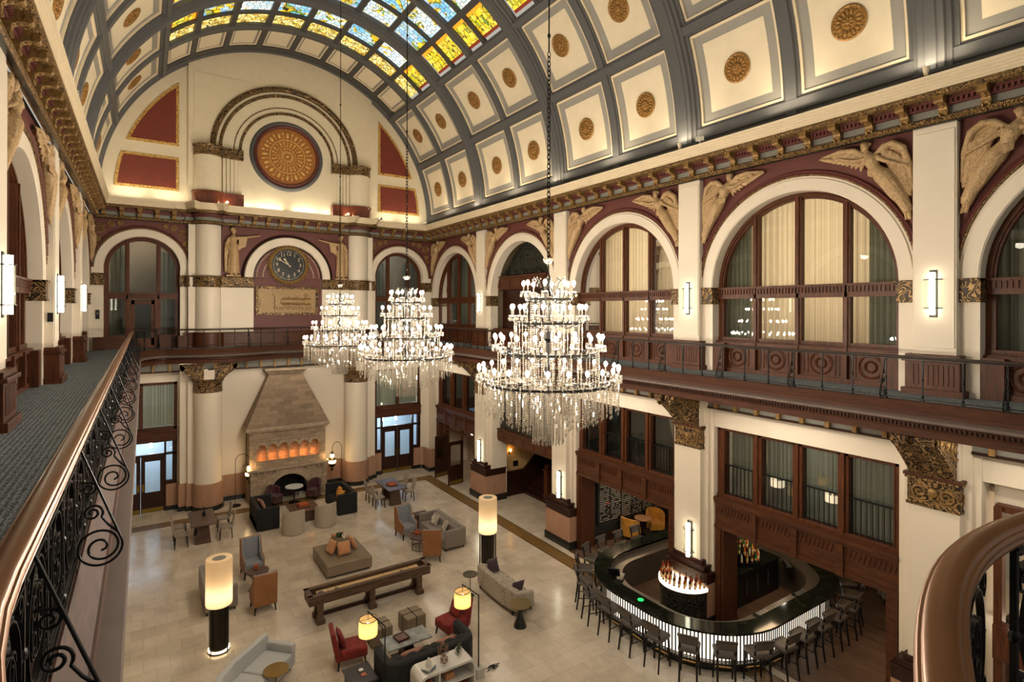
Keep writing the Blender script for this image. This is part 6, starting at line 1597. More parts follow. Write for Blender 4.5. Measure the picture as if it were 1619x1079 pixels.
for x in (-1.62,0,1.62):
    for s in (-1,1): part(t,'leg',wood_shuffle,lambda b:(b.box(x-.08,x+.08,s*.2-.07,s*.2+.07,.08,.58),b.box(x-.12,x+.12,s*.22-.11,s*.22+.11,0,.12),b.taper((x,s*.22,.1),(.22,.2),(x,s*.2,.18),(.16,.14))),smooth=0,bevel=.006)
    part(t,'foot_bar',wood_shuffle,lambda b:b.box(x-.06,x+.06,-.3,.3,.05,.15),smooth=0)
part(t,'stretcher',wood_dark,lambda b:b.box(-1.62,1.62,-.04,.04,.1,.2),smooth=0)
# --- tall drum floor lamps
def mk_shade(name,z0,z1,es):
    return emis(name,'#ffca85',es,'#e8d8b8')
def mk_transl(name,col,mixf=.75):
    t=NT(name); d=t.new('ShaderNodeBsdfTranslucent'); d.inputs['Color'].default_value=lin(col); t.set(base=col,rough=.8); mx=t.new('ShaderNodeMixShader'); mx.inputs[0].default_value=mixf
    t.link(t.b.outputs[0],mx.inputs[1]); t.link(d.outputs[0],mx.inputs[2]); t.link(mx.outputs[0],t.out.inputs['Surface']); return t.m
shade_tr=mk_transl('drum_shade_parchment','#ecdcc0')
def tall_lamp(loc,label):
    t=thing('column_floor_lamp',label,'lamp',loc,group='tall column floor lamps')
    part(t,'base',plain('bronze_cylinder','#2b2620',.3,.6),lambda b:(b.lathe([(.28,0),(.28,.03),(.25,.035),(.25,1.27),(.29,1.28),(.29,1.3)],n=36)),smooth=50)
    part(t,'foot_glow',emis('foot_ring_glow','#ffe2b0',6),lambda b:b.arc((0,0,.04),(1,0,0),(0,1,0),(0,0,1),.25,[(0,0),(.02,0),(.02,.05),(0,.05)],0,2*PI,36))
    part(t,'uprights',plain('bronze_cylinder','#2b2620',.3,.6),lambda b:[b.bar((.29*cos(a),.29*sin(a),0),(.29*cos(a),.29*sin(a),1.3),.03) for a in (PI/2+.7,-PI/2+.7,PI+.7,.7)])
    sh=part(t,'shade',shade_tr,lambda b:(b.lathe([(.33,1.3),(.34,1.34),(.34,2.54),(.33,2.58),(.18,2.58)],n=40,cap=False)),smooth=50)
    part(t,'top_diffuser',plain('grey_top_disc','#6f6e66',.7),lambda b:b.lathe([(.001,2.565),(.18,2.565)],n=36,cap=False))
    return t
lmp=tall_lamp((1.76,17.42,FZ),'tall glowing cylinder floor lamp on dark round base, left one nearer the camera')
dup(lmp,(10.63,17.6,FZ),.4,'tall glowing cylinder floor lamp on dark round base, right one beside the patterned sofa')
# --- patterned sofa, back towards the left
t=thing('patterned_sofa','cream geometric-patterned sofa with two plum cushions beside the right tall lamp','sofa',Q(9.7,15.0),PI/2)
def psofa(b):
    n=20; P=[]
    for k in range(n+1):
        s=k/n; P.append((-1.12+2.24*s, .38-.1*abs(2*s-1)**3))
    b.sweep([(-.1,.14),(.1,.14),(.12,.72),(-.08,.72)],[(x,y) for x,y in P])
part(t,'backrest',patt,psofa,bevel=.03)
for s in (-1,1): part(t,'arm',patt,lambda b:b.add([(s*.98,-.42,.14),(s*1.16,-.36,.14),(s*1.2,.36,.14),(s*1.0,.36,.14),(s*.98,-.42,.56),(s*1.18,-.36,.56),(s*1.22,.36,.7),(s*1.0,.36,.7)],[(0,3,2,1),(4,5,6,7),(0,1,5,4),(1,2,6,5),(2,3,7,6),(3,0,4,7)]),bevel=.04)
for s in (-1,1): part(t,'seat_cushion',patt,lambda b:b.box(min(0,s*1.0),max(0,s*1.0),-.44,.3,.24,.44),bevel=.05,seg=3)
part(t,'base',patt,lambda b:b.box(-1.1,1.1,-.4,.34,.12,.28)); legs(t,[(-1.0,-.35),(1.0,-.35),(-1.0,.35),(1.0,.35)],.14,splay=0)
pillow_obj(Q(9.78,15.85,.66),1.25,.15,(.48,.48,.15),plum,'plum cushion at the far end of the patterned sofa'); pillow_obj(Q(9.72,14.3,.6),1.2,PI,(.48,.48,.15),plum,'plum cushion at the near end of the patterned sofa')
t=thing('cone_side_table','round gold-topped side table on black cone base before the patterned sofa','table',Q(9.22,13.42)); part(t,'tabletop',plain('aged_gold_top','#73633c',.35,.5,coord='Object'),lambda b:b.lathe([(.001,.6),(.33,.6),(.34,.615),(.33,.63),(.001,.63)],n=36,cap=False)); part(t,'base',black,lambda b:b.lathe([(.2,0),(.2,.02),(.07,.36),(.07,.4),(.12,.6)],n=24))
t=thing('slim_side_table','small round dark side table on thin pole at the patterned sofa','table',Q(8.85,15.75)); part(t,'tabletop',plain('grey_bronze_top','#4c453a',.35,.5,coord='Object'),lambda b:b.cyl((0,0,.64),.25,.02,32)); part(t,'pole',iron,lambda b:(b.cyl((0,0,0),.012,.64,8),b.cyl((0,0,0),.14,.015,24)))
# --- reading lamps
shade_y=mk_transl('yellow_lamp_shade','#e8c88c')
def reading(loc,v,label,box=True):
    t=thing('reading_lamp',label,'lamp',loc); vx,vy=v
    part(t,'pole',iron,lambda b:(b.bar((0,0,.1),(0,0,2.12),.025),b.bar((.02,.02,2.08),(vx*1.15,vy*1.15,2.4),.022),b.tube([(vx*1.1,vy*1.1,2.38),(vx*1.1,vy*1.1,2.2)],.008,6)))
    part(t,'base',plain('white_metal_box','#b9b5ab',.5,coord='Object'),lambda b:b.box(-.11,.11,-.13,.13,0,.24),bevel=.01)
    part(t,'lamp_shade',shade_y,lambda b:b.lathe([(.215,0),(.22,.2),(.205,.38)],(vx*1.1,vy*1.1,1.84),32,cap=False),smooth=60)
    part(t,'shade_rings',iron,lambda b:(b.arc((vx*1.1,vy*1.1,2.22),(1,0,0),(0,1,0),(0,0,1),.2,[(0,0),(.012,0),(.012,.012),(0,.012)],0,2*PI,28),b.bar((vx*1.1-.2,vy*1.1,2.22),(vx*1.1+.2,vy*1.1,2.22),.008),b.arc((vx*1.1,vy*1.1,1.84),(1,0,0),(0,1,0),(0,0,1),.212,[(0,0),(.01,0),(.01,.01),(0,.01)],0,2*PI,28)))
    part(t,'bulb',emis('reading_bulb','#ffedc8',18),lambda b:b.ell((vx*1.1,vy*1.1,2.08),(.04,.04,.06),10,6))
reading((7.27,12.49,FZ),(-.33,.19),'reading lamp with yellow drum shade behind the right end of the charcoal sofa')
reading((4.72,12.47,FZ),(-.27,.28),'reading lamp with yellow drum shade behind the left end of the charcoal sofa')
# --- red slipper chairs
def slipper(loc,rz,label):
    t=thing('slipper_chair',label,'armchair',loc,rz,'red velvet slipper chairs')
    part(t,'seat',red_fab,lambda b:b.box(-.34,.34,-.42,.3,.2,.44),bevel=.06,seg=3)
    part(t,'backrest',red_fab,lambda b:b.add([(-.36,.24,.2),(.36,.24,.2),(.36,.4,.2),(-.36,.4,.2),(-.34,.42,.92),(.34,.42,.92),(.34,.54,.9),(-.34,.54,.9)],[(0,3,2,1),(4,5,6,7),(0,1,5,4),(1,2,6,5),(2,3,7,6),(3,0,4,7)]),bevel=.05,seg=3)
    legs(t,[(-.28,-.34),(.28,-.34),(-.28,.32),(.28,.32)],.22)
slipper(Q(4.55,14.55),PI/2-.15,'red velvet armless chair at the left end of the marble coffee table')
slipper(Q(7.4,14.2),-PI/2+.15,'red velvet armless chair at the right end of the marble coffee table')
pillow_obj(Q(4.32,14.6,.62),1.2,PI/2-.1,(.46,.46,.14),red_fab,'dark red cushion on the left red chair'); pillow_obj(Q(7.52,14.25,.64),1.2,-PI/2+.1,(.46,.46,.14),red_fab,'dark red cushion on the right red chair')
def cube(loc,label,rz=0):
    t=thing('cube_ottoman',label,'ottoman',loc,rz,'taupe cube ottomans'); part(t,'body',tan_vinyl,lambda b:b.box(-.31,.31,-.31,.31,.03,.46),bevel=.025,seg=3)
    part(t,'strap',black,lambda b:(b.box(-.012,.012,-.316,.316,.03,.466),b.box(-.316,.316,-.012,.012,.03,.466)),smooth=0)
cube(Q(6.51,15.03),'taupe cube ottoman with dark cross straps, right one in the clear',.05); cube(Q(5.5,15.0),'taupe cube ottoman with dark cross straps, left one behind the yellow lampshade')
marble=plain('grey_veined_marble','#8d918f',.2,var=.35,scale=5)
t=thing('marble_coffee_table','rectangular grey marble coffee table on dark slab base before the charcoal sofa','table',Q(5.87,13.95)); part(t,'tabletop',marble,lambda b:b.box(-.64,.64,-.33,.33,.42,.46),bevel=.005); part(t,'base',wood_dark,lambda b:(b.box(-.14,.14,-.2,.2,0,.42),b.box(-.35,.35,-.22,.22,0,.03)),smooth=0)
t=tray(Q(5.75,13.98,.46),(.34,.34),'square dark red tray of round beads on the marble table',plain('dark_red_tray','#4a1f18',.5,coord='Object'),.1)
b=MB(); 
for i in range(5):
    for j in range(5): b.ell((-.12+.06*i,-.12+.06*j,.035),(.022,.022,.022),6,4)
tag(b.obj('beads',plain('pinkish_beads','#a58c86',.5),t),None,None,None,'stuff')
# --- charcoal sofa with back to the camera
t=thing('charcoal_sofa','charcoal velvet tufted sofa with its back to the camera and curved ends','sofa',Q(5.98,12.95))
def arcbk(b):
    P=[(1.12,.5),(1.13,.1)]+[(.93+.2*cos(a),-.12+.2*sin(-a)-.1) for a in [PI/2*k/5 for k in range(6)]]
    P=[(1.12,.45),(1.12,-.2),(1.06,-.36),(.92,-.44),(-.92,-.44),(-1.06,-.36),(-1.12,-.2),(-1.12,.45)]
    b.sweep([(-.12,.1),(.06,.1),(.1,.78),(.02,.84),(-.12,.8)],P)
part(t,'backrest',char_fab,arcbk,bevel=.04,seg=3)
for k in range(3): part(t,'seat_cushion',char_fab,lambda b:b.box(-.98+.655*k+.005,-.98+.655*(k+1)-.005,-.3,.46,.25,.45),bevel=.05,seg=3)
for k in range(6): part(t,'back_roll',char_fab,lambda b:b.ell((-.86+.344*k,-.34,.72),(.19,.13,.14),12,8),smooth=60)
part(t,'base',char_fab,lambda b:b.box(-1.05,1.05,-.38,.44,.08,.27))
legs(t,[(-1.0,-.35),(1.0,-.35),(-1.0,.38),(1.0,.38)],.1,splay=0)
pillow_obj(Q(5.55,12.85,.66),1.2,PI,(.62,.36,.14),pil_pink,'long rust patterned cushion on the left half of the charcoal sofa'); pillow_obj(Q(6.5,12.85,.66),1.2,PI,(.62,.36,.14),pil_pink,'long rust patterned cushion on the right half of the charcoal sofa')
# --- white console
white_m=plain('white_lacquer','#c6c4be',.3,coord='Object',var=.02)
t=thing('console_table','white console with rounded ends and open shelves behind the charcoal sofa','console',Q(6.02,12.02))
def cons(b):
    w,h,r,th=.75,.76,.16,.05
    out=[(w,0),(w,h-r)]+[(w-r+r*cos(a),h-r+r*sin(a)) for a in [PI/2*k/6 for k in range(1,7)]]+[(-w+r+r*cos(a),h-r+r*sin(a)) for a in [PI/2+PI/2*k/6 for k in range(7)]]+[(-w,0)]
    ins=[(x*(w-th)/w,min(z,h)*(h-th)/h) for x,z in out]
    n=len(out)
    vs=[(x,-.3,z) for x,z in out]+[(x,.3,z) for x,z in out]+[(x,-.3,z) for x,z in ins]+[(x,.3,z) for x,z in ins]
    fs=[]
    for i in range(n-1): fs+= [(i,i+1,n+i+1,n+i),(2*n+i,3*n+i,3*n+i+1,2*n+i+1),(i,2*n+i,2*n+i+1,i+1),(n+i,n+i+1,3*n+i+1,3*n+i)]
    b.add(vs,fs); b.box(-.7,.7,-.28,.3,.36,.4); b.box(-.7,.7,-.28,.3,.03,.07); b.box(-.25,-.21,-.28,.3,.38,.72); b.box(.2,.24,-.28,.3,.05,.38); b.box(-.7,.7,.27,.3,.05,.72)
part(t,'carcass',white_m,cons,smooth=40)
for x,z,m,lb in ((-.5,.4,tray_or,'terracotta box on the upper shelf of the white console'),(.1,.4,terra,'pale orange box on the middle shelf of the white console'),(.45,.07,tray_or,'amber box on the lower shelf of the white console')):
    q=MB(); q.box(-.12,.12,-.1,.1,0,.14); o=q.obj('storage_box',m,bevel=.01); o.location=Q(6.02+x,11.95,z+.01); tag(o,lb,'box')
def wireball(loc,r,label):
    b=MB(); me=bmesh.new(); bmesh.ops.create_icosphere(me,subdivisions=1,radius=r)
    for e in me.edges:
        a,c=[v.co+Vector((0,0,r)) for v in e.verts]; b.tube([a,c],.007,4)
    me.free(); o=b.obj('wire_sculpture',plain('copper_wire','#8a6a58',.35,.8),smooth=0); o.location=loc; tag(o,label,'ornament')
wireball(Q(6.1,12.2,.78),.15,'taller copper wire polyhedron on the white console'); wireball(Q(5.98,11.9,.78),.1,'smaller copper wire polyhedron on the white console')
t=thing('planter_bowl','white boat-shaped bowl of dark succulents on the right of the white console','plant',Q(6.5,12.15,.78),.9); part(t,'bowl',white_m,lambda b:b.add([(-.22,0,.07),(0,-.1,.06),(.22,0,.07),(0,.1,.06),(-.14,0,0),(0,-.06,0),(.14,0,0),(0,.06,0)],[(0,1,5,4),(1,2,6,5),(2,3,7,6),(3,0,4,7),(4,5,6,7)]),smooth=0)
part(t,'succulents',plain('dark_succulent','#2c3a1c',.7,var=.5,scale=25),lambda b:[b.ell((-.15+.05*k,.02*((k%3)-1),.08),(.035,.035,.04),6,4) for k in range(7)])
for k,(m,c) in enumerate(((plain('blue_book','#5d7384',.6),.03),(plain('white_book','#c9c6bd',.6),.0))):
    q=MB(); q.box(-.15,.15,-.11,.11,0,.03); o=q.obj('book',m,bevel=.003); o.location=Q(5.6,11.95,.78+.03*k); o.rotation_euler=(0,0,.3+.25*k); tag(o,['blue-grey book lying at the bottom of the stack on the white console','white book lying on top of the stack on the white console'][k],'book')
o=MB().lathe([(.001,0),(.07,0),(.08,.04),(.07,.09),(.03,.12),(.02,.15),(.028,.17)],n=18).obj('vase',white_m,smooth=60); o.location=Q(5.6,11.95,.84); tag(o,'small white bottle vase standing on the books','vase')
t=thing('black_side_table','square black side table with two coasters beside the left red chair','table',Q(4.34,13.1)); part(t,'tabletop',black,lambda b:b.box(-.33,.33,-.4,.4,.46,.5),bevel=.006); part(t,'body',black,lambda b:b.box(-.28,.28,-.35,.35,0,.46),smooth=0)
for y,m,lb in ((.12,white_m,'round pale coaster on the black side table'),(-.08,tray_or,'square orange coaster on the black side table')):
    o=(MB().cyl((0,0,0),.06,.01,20) if y>0 else MB().box(-.06,.06,-.06,.06,0,.01)).obj('coaster',m); o.location=Q(4.4,13.1+y,.505); tag(o,lb,'coaster')
o=MB().tube([(random.uniform(-.15,.15)+.05*k/4,random.uniform(-.12,.12),.02+.03*abs(sin(k))) for k in range(24)],.008,5).obj('tangled_cables',black,smooth=60); o.location=Q(7.38,12.22,0); tag(o,'tangle of black cables on the floor beside the white lamp base','cable')
# --- pale sofa at the lower left
t=thing('pale_sofa','pale grey curved sofa at the bottom left of the lobby','sofa',(2.3,14.95,FZ),.78)
part(t,'backrest',ltgrey,lambda b:b.sweep([(-.1,.1),(.08,.1),(.1,.78),(-.06,.78)],[(1.05,.42),(-.2,.46),(-.75,.36),(-1.1,.1)]),bevel=.03,seg=3)
for k in range(2): part(t,'seat_cushion',ltgrey,lambda b:b.box(-.95+.95*k,-.01+.95*k,-.42,.38,.28,.46),bevel=.05,seg=3)
part(t,'arm',ltgrey,lambda b:b.box(.95,1.12,-.4,.45,.1,.62),bevel=.03); part(t,'base',ltgrey,lambda b:b.box(-.95,.98,-.38,.38,.1,.3)); legs(t,[(-.85,-.3),(1.0,-.3),(1.0,.38)],.12,splay=0)
t=thing('gold_side_table','round gold-topped side table beside the pale sofa at the photo\'s bottom','table',(2.75,14.72,FZ)); part(t,'tabletop',plain('brushed_gold_top','#8a7038',.3,.7,coord='Object'),lambda b:b.cyl((0,0,.5),.3,.02,36)); part(t,'pole',brass,lambda b:(b.cyl((0,0,0),.02,.5,10),b.cyl((0,0,0),.18,.015,24)))

for o in list(COL.objects):
    if o.name in N0_ or o.parent or o.get('category') in (None,'lamp'): continue
    o.location.z=FZ+(o.location.z-FZ)*1.1; o.scale.z*=1.1
# ------------------------------------------------ oval bar
def rrect(x0,x1,y0,y1,r,n=12,start=0):
    P=[]
    for cx,cy,a0 in ((x1-r,y0+r,-PI/2),(x1-r,y1-r,0),(x0+r,y1-r,PI/2),(x0+r,y0+r,PI)):
        for k in range(n+1): P.append((cx+r*cos(a0+PI/2*k/n),cy+r*sin(a0+PI/2*k/n)))
    return P
BX0,BX1,BY0,BY1=11.72,19.3,8.4,14.5
def granite():
    t=NT('green_black_granite'); v=t.coord('World'); n=t.noise(v,3,8,.7,1.5); m=t.noise(v,25,3)
    f=t.math('ADD',t.math('MULTIPLY',n,.75),t.math('MULTIPLY',m,.25)); t.set(base=t.ramp(f,[(.35,'#090b08'),(.55,'#161a12'),(.74,'#4d5140')]),rough=.08); return t.m
gran=granite()
bar=thing('oval_bar','large oval bar counter with green-black granite top and glowing slatted front','bar counter',(15.2,11.45,FZ))
def bo(b,nm,mat,**k):
    b.v=[(x-15.2,y-11.45,z-FZ) for x,y,z in b.v]; return b.obj(nm,mat,bar,**k)
b=MB()
o=rrect(BX0,BX1,BY0,BY1,2.45); i_=rrect(BX0+.55,BX1-.55,BY0+.55,BY1-.55,1.9); n=len(o); zt=FZ+1.10; zb=zt-.06
b.add([(x,y,zt) for x,y in o]+[(x,y,zt) for x,y in i_]+[(x,y,zb) for x,y in o]+[(x,y,zb) for x,y in i_],[f for k in range(n) for f in ((k,(k+1)%n,n+(k+1)%n,n+k),(2*n+k,3*n+k,3*n+(k+1)%n,2*n+(k+1)%n),(k,2*n+k,2*n+(k+1)%n,(k+1)%n),(n+k,n+(k+1)%n,3*n+(k+1)%n,3*n+k))])
bo(b,'counter_top',gran,smooth=30)
i2=rrect(BX0+.92,BX1-.92,BY0+.92,BY1-.92,1.53); b=MB(); zl=FZ+.92
b.add([(x,y,zl) for x,y in i_]+[(x,y,zl) for x,y in i2]+[(x,y,FZ) for x,y in i2]+[(x,y,zt) for x,y in i_],[f for k in range(n) for f in ((k,(k+1)%n,n+(k+1)%n,n+k),(n+k,n+(k+1)%n,2*n+(k+1)%n,2*n+k),(3*n+k,3*n+(k+1)%n,(k+1)%n,k))])
bo(b,'service_ledge',plain('brushed_steel','#6b635a',.35,.6,coord='Object'),smooth=30)
f0=rrect(BX0+.3,BX1-.3,BY0+.3,BY1-.3,2.15); b=MB(); b.add([(x,y,FZ+.2) for x,y in f0]+[(x,y,zb) for x,y in f0],[(k,(k+1)%n,n+(k+1)%n,n+k) for k in range(n)])
bo(b,'glowing_front',emis('bar_front_glow','#fff2dd',1.8,'#efe6d6'),smooth=30)
b=MB(); f1=rrect(BX0+.24,BX1-.24,BY0+.24,BY1-.24,2.2); f2=rrect(BX0+.285,BX1-.285,BY0+.285,BY1-.285,2.16); fl=f2+[f2[0]]
for p,t_ in path_walk(fl,.10): b.cbox((p.x,p.y,FZ+.62),(.04,.02,.84),math.atan2(t_.y,t_.x))
o2=bo(b,'front_slats',plain('slat_brown','#3a3029',.5),smooth=0); tag(o2,None,None,None,'stuff')
b=MB(); b.sweep([(-.02,FZ),(.06,FZ),(.06,FZ+.2),(-.02,FZ+.2)],f1,closed=True); bo(b,'kick_base',black_base,smooth=0)
b=MB(); fr=rrect(BX0+.08,BX1-.08,BY0+.08,BY1-.08,2.35)
b.tube([(x,y,FZ+.24) for x,y in fr],.025,8,closed=True); b.tube([(x,y,FZ+.34) for x,y in fr],.012,6,closed=True)
for p,t_ in path_walk(fr+[fr[0]],1.3): b.bar((p.x,p.y,FZ+.0),(p.x,p.y,FZ+.34),.03)
bo(b,'foot_rail',plain('dark_bronze_rail','#3a3024',.35,.7),smooth=50)
# --- bar stools
def bar_stool():
    t=thing('bar_stool','','stool',group='high-backed bar stools around the oval bar')
    part(t,'seat',stool_fab,lambda b:b.box(-.24,.24,-.24,.22,.68,.79),bevel=.04,seg=3)
    def fr(b):
        for s in (-1,1):
            b.tube([(s*.2,.26,0),(s*.19,.2,.4),(s*.19,.18,.72),(s*.2,.24,1.08)],[.022,.026,.028,.022],6)
    part(t,'back_frame',wood_stool,fr,smooth=50)
    def bk(b): 
        b.grid(lambda u,v:((u-.5)*.44,.20+.05*v+.03*(1-(2*u-1)**2),.93+.17*v),6,3); b.grid(lambda u,v:((u-.5)*.44,.245+.05*v+.03*(1-(2*u-1)**2),.93+.17*v),6,3)
        b.bar((-.22,.235,.93),(.22,.235,.93),.035,.05); b.bar((-.24,.275,1.1),(.24,.275,1.1),.04,.06)
    part(t,'backrest',stool_fab,bk,smooth=40)
    legs(t,[(-.19,-.19),(.19,-.19)],.71,r0=.022,r1=.017,splay=.03,name='leg')
    part(t,'footrest',brass,lambda b:b.bar((-.2,-.205,.26),(.2,-.205,.26),.025)); part(t,'stretcher',wood_stool,lambda b:(b.bar((-.2,-.2,.32),(-.2,.22,.32),.018),b.bar((.2,-.2,.32),(.2,.22,.32),.018)))
    t.scale=(1.1,1.1,1.12)
    return t
st0=bar_stool()
path=rrect(BX0-.33,BX1+.33,BY0-.33,BY1+.33,2.78)
# walk from the far side, round the left end, along the near side
far=[p for p in path]
full=path+[path[0]]
pts=path_walk(full,.02)
# order starting on the far side at x=15.9 going left
idx=min(range(len(pts)),key=lambda k:(pts[k][0].x-15.7)**2+(pts[k][0].y-(BY1+.33))**2)
seq=[pts[(idx+k)%len(pts)] for k in range(len(pts))]
acc=0;k=0;stools=[]
step=int(.86/.02)
j=0
while True:
    p,t_=seq[j]
    stools.append((p,t_)); j+=step
    if j>=len(seq): break
    if seq[j][0].x>18.9 and seq[j][0].y<10: break
nst=len(stools)
for k,(p,t_) in enumerate(stools):
    n_=Vector((t_.y,-t_.x)) # outward
    ang=math.atan2(n_.y,n_.x)-PI/2
    q=0
    if p.y>13.5 and p.x>12.9: where='%s from the right on the bar\'s far side'%ord_[k]
    elif p.x<13.4 : 
        q=k; where='%s around the bar\'s left end from behind'%ord_[min(9,max(0,k-3))]
    else: where='%s from left along the bar\'s near side'%ord_[min(9,sum(1 for z in stools[:k] if z[0].y<9 and z[0].x>=13.4))]
    lb='dark bar stool with grey-brown seat, '+where
    if k==0: st0.location=(p.x,p.y,FZ); st0.rotation_euler=(0,0,ang); st0['label']=lb
    else: dup(st0,(p.x,p.y,FZ),ang+random.uniform(-.08,.08),lb)
# --- back bar around the pillar, glowing semicircular bottle shelf
bb=thing('back_bar','black back bar cabinet wrapped around the pillar inside the oval bar','cabinet',(14.9,11.36,FZ))
b=MB(); b.prism([(14.05-14.9-.78*sin(a),.78*cos(a)) for a in [PI*k/16 for k in range(17)]],0,1.12); b.obj('curved_cabinet',ornament('black_glass_mosaic','#050505','#3b362e',24,.4,.3,.2),bb,smooth=30)
b=MB(); b.prism([(14.05-14.9-.82*sin(a),.82*cos(a)) for a in [PI*k/20 for k in range(21)]],1.12,1.22); b.obj('glowing_shelf',emis('shelf_glow','#ffe8bf',2.4),bb,smooth=30)
b=MB(); b.box(.65,3.2,-.62,.62,0,1.05); 
b.obj('long_cabinet',black,bb,smooth=0,bevel=.01)
b=MB(); b.box(.62,3.25,-.66,.66,1.05,1.1); b.obj('granite_top',gran,bb,smooth=0)
b=MB()
for k in range(4): b.box(.75+.6*k,.78+.6*k,-.64,-.62,.3,.8)
b.obj('door_handles',plain('brushed_steel','#6b635a',.35,.6,coord='Object'),bb,smooth=0)
# bottles
def bottle_mat(nm,col,es=.0):
    if nm in MATS: return MATS[nm]
    t=NT(nm); t.set(base=col,rough=.08,spec=.6,trans=.25); 
    MATS[nm]=t.m; return t.m
bm=[bottle_mat('amber_glass','#7a2a0c'),bottle_mat('cognac_glass','#a8481a'),bottle_mat('dark_brown_glass','#3a1408')]
bm2=[bottle_mat('green_glass','#1f6a2c'),bottle_mat('clear_pale_glass','#cfd4c8'),bottle_mat('amber_glass','#7a2a0c'),bottle_mat('orange_glass_bottle','#d0641c'),bottle_mat('gold_liqueur_glass','#c89a3c')]
cap_m=plain('bottle_cap','#171310',.4); label_m=plain('bottle_label','#c9b58a',.6)
protos={}
def bottle(loc,mat,label,group,h=.3,r=.037):
    key=(mat.name,round(h,2))
    if key not in protos:
        t=thing('bottle',label,'bottle',loc,0,group); b=MB(); b.lathe([(.001,0),(r,0),(r,h*.55),(r*.8,h*.64),(.013,h*.74),(.013,h*.95)],n=10); b.obj('glass_body',mat,t,smooth=50)
        b=MB(); b.cyl((0,0,h*.94),.015,h*.07,8); b.obj('cap',cap_m,t); b=MB(); b.lathe([(r+.0015,h*.15),(r+.0015,h*.42)],n=10,cap=False); b.obj('paper_label',label_m,t); protos[key]=t
        return t
    return dup(protos[key],loc,0,label,group)
k=0
for row,(rr,n_) in enumerate(((.74,15),(.62,12),(.50,9))):
    for j in range(n_):
        a=PI*(j+.5)/n_; bottle((14.05-rr*sin(a),11.36+rr*cos(a),FZ+1.22+.12*(row>0)*0),bm[(j+row)%3],'amber liquor bottle among the rows on the curved glowing shelf','amber bottles on the glowing shelf',h=.3+.04*((j*7+row)%3))
# tiered round display of coloured bottles
td=thing('tiered_bottle_stand','round tiered black stand of coloured bottles on the back bar beyond the pillar','shelf',(16.8,11.3,FZ+1.1))
for z,r in ((0,.62),(.16,.46),(.32,.3)): part(td,'tier',black,lambda b:b.cyl((0,0,z),r,.16,32))
for tier,(z,rr,n_) in enumerate(((.16,.54,20),(.32,.38,14),(.48,.2,9))):
    for j in range(n_):
        a=2*PI*j/n_; bottle((16.8+rr*cos(a),11.3+rr*sin(a),FZ+1.1+z),bm2[(j*3+tier)%5],'coloured liquor bottle crowded on the tiered round stand behind the pillar','coloured bottles on the tiered stand',h=.3+.04*((j*5+tier)%3))
# items on the inner ledge
for x,y,rz,lb in ((12.75,12.9,.6,'near the left end'),(14.6,9.15,0,'on the near side, left'),(16.6,9.15,0,'on the near side, middle'),(18.1,10.4,.8,'at the right bend')):
    t=thing('bar_caddy','black garnish caddy with steel lids on the inner bar ledge '+lb,'caddy',(x,y,zl),rz); part(t,'tray',black,lambda b:b.box(-.25,.25,-.13,.13,0,.06),bevel=.01)
    for k in range(3): part(t,'lid',plain('steel_lid','#8c8c88',.3,.8,coord='Object'),lambda b:b.box(-.2+.15*k,-.08+.15*k,-.08,.08,.06,.07))
t=thing('till_screen','black point-of-sale till on the bar near its left end','till',(12.35,12.75,zt),2.2); part(t,'screen',black,lambda b:b.add([(-.18,-.05,.08),(.18,-.05,.08),(.18,.08,.34),(-.18,.08,.34),(-.18,-.02,.06),(.18,-.02,.06),(.18,.11,.32),(-.18,.11,.32)],[(0,1,2,3),(7,6,5,4),(0,4,5,1),(1,5,6,2),(2,6,7,3),(3,7,4,0)]),smooth=0); part(t,'stand',black,lambda b:b.cyl((0,.03,0),.09,.12,16))
tag(MB().cyl((0,0,0),.09,.012,20).obj('green_light_disc',emis('green_led','#12c060',1.5,'#063018')),'small glowing green disc on the left end of the bar top','light').location=(12.05,11.35,zt+.002)
# --- menu board and lounge behind
t=thing('menu_board','large black wall board covered with white lettering rows behind the bar','sign',(17.4,16.93,FZ))
part(t,'panel',plain('blackboard','#0c0d0e',.35,coord='Object'),lambda b:b.box(-1.95,1.95,-.05,0,.75,3.05),smooth=0)
part(t,'frame',plain('board_frame','#2a2a28',.4),lambda b:(b.box(-1.98,-1.93,-.07,0,.72,3.05),b.box(1.93,1.98,-.07,0,.72,3.05),b.box(-1.98,1.98,-.07,0,.71,.76)),smooth=0)
rnd=random.Random(3); b=MB()
for col in range(6):
    x0=-1.86+.63*col
    for row in range(26):
        z=.84+.083*row
        if row in (8,17): 
            b.box(x0,x0+.57,-.054,-.05,z,z+.028); continue
        x=x0
        while x<x0+.5:
            w_=rnd.uniform(.03,.09)
            if rnd.random()<.8: b.box(x,min(x+w_,x0+.56),-.054,-.05,z,z+.03)
            x+=w_+.025
tag(b.obj('white_lettering',plain('chalk_white','#b9b7b0',.6),t,smooth=0),None,None,None,'stuff')
part(t,'red_emblem',plain('sign_red','#a33a20',.5),lambda b:b.box(-1.5,-1.36,-.057,-.05,1.5,1.6),smooth=0)
def wingy(x,y,rz,label,mat=mustard):
    t=tub('lounge_chair',mat,.4,.92,.18,label=label,loc=(x,y,FZ),rz=rz,hs=.45); legs(t,[(-.24,-.24),(.24,-.24),(-.24,.22),(.24,.22)],.2); return t
wingy(16.95,16.55,PI/2+.2,'mustard velvet armchair left of the small round table under the menu board'); wingy(18.35,16.45,-.5,'mustard velvet armchair right of the small round table under the menu board')
t=thing('round_table','small round wooden table between the two mustard armchairs','table',(17.6,16.45,FZ)); part(t,'tabletop',wood_tan,lambda b:b.cyl((0,0,.72),.36,.03,28)); part(t,'pedestal',iron,lambda b:b.lathe([(.22,0),(.2,.02),(.03,.05),(.03,.72)],n=14))
grey_l=mk_fabric('grey_lounge_fabric','#5c574f'); 
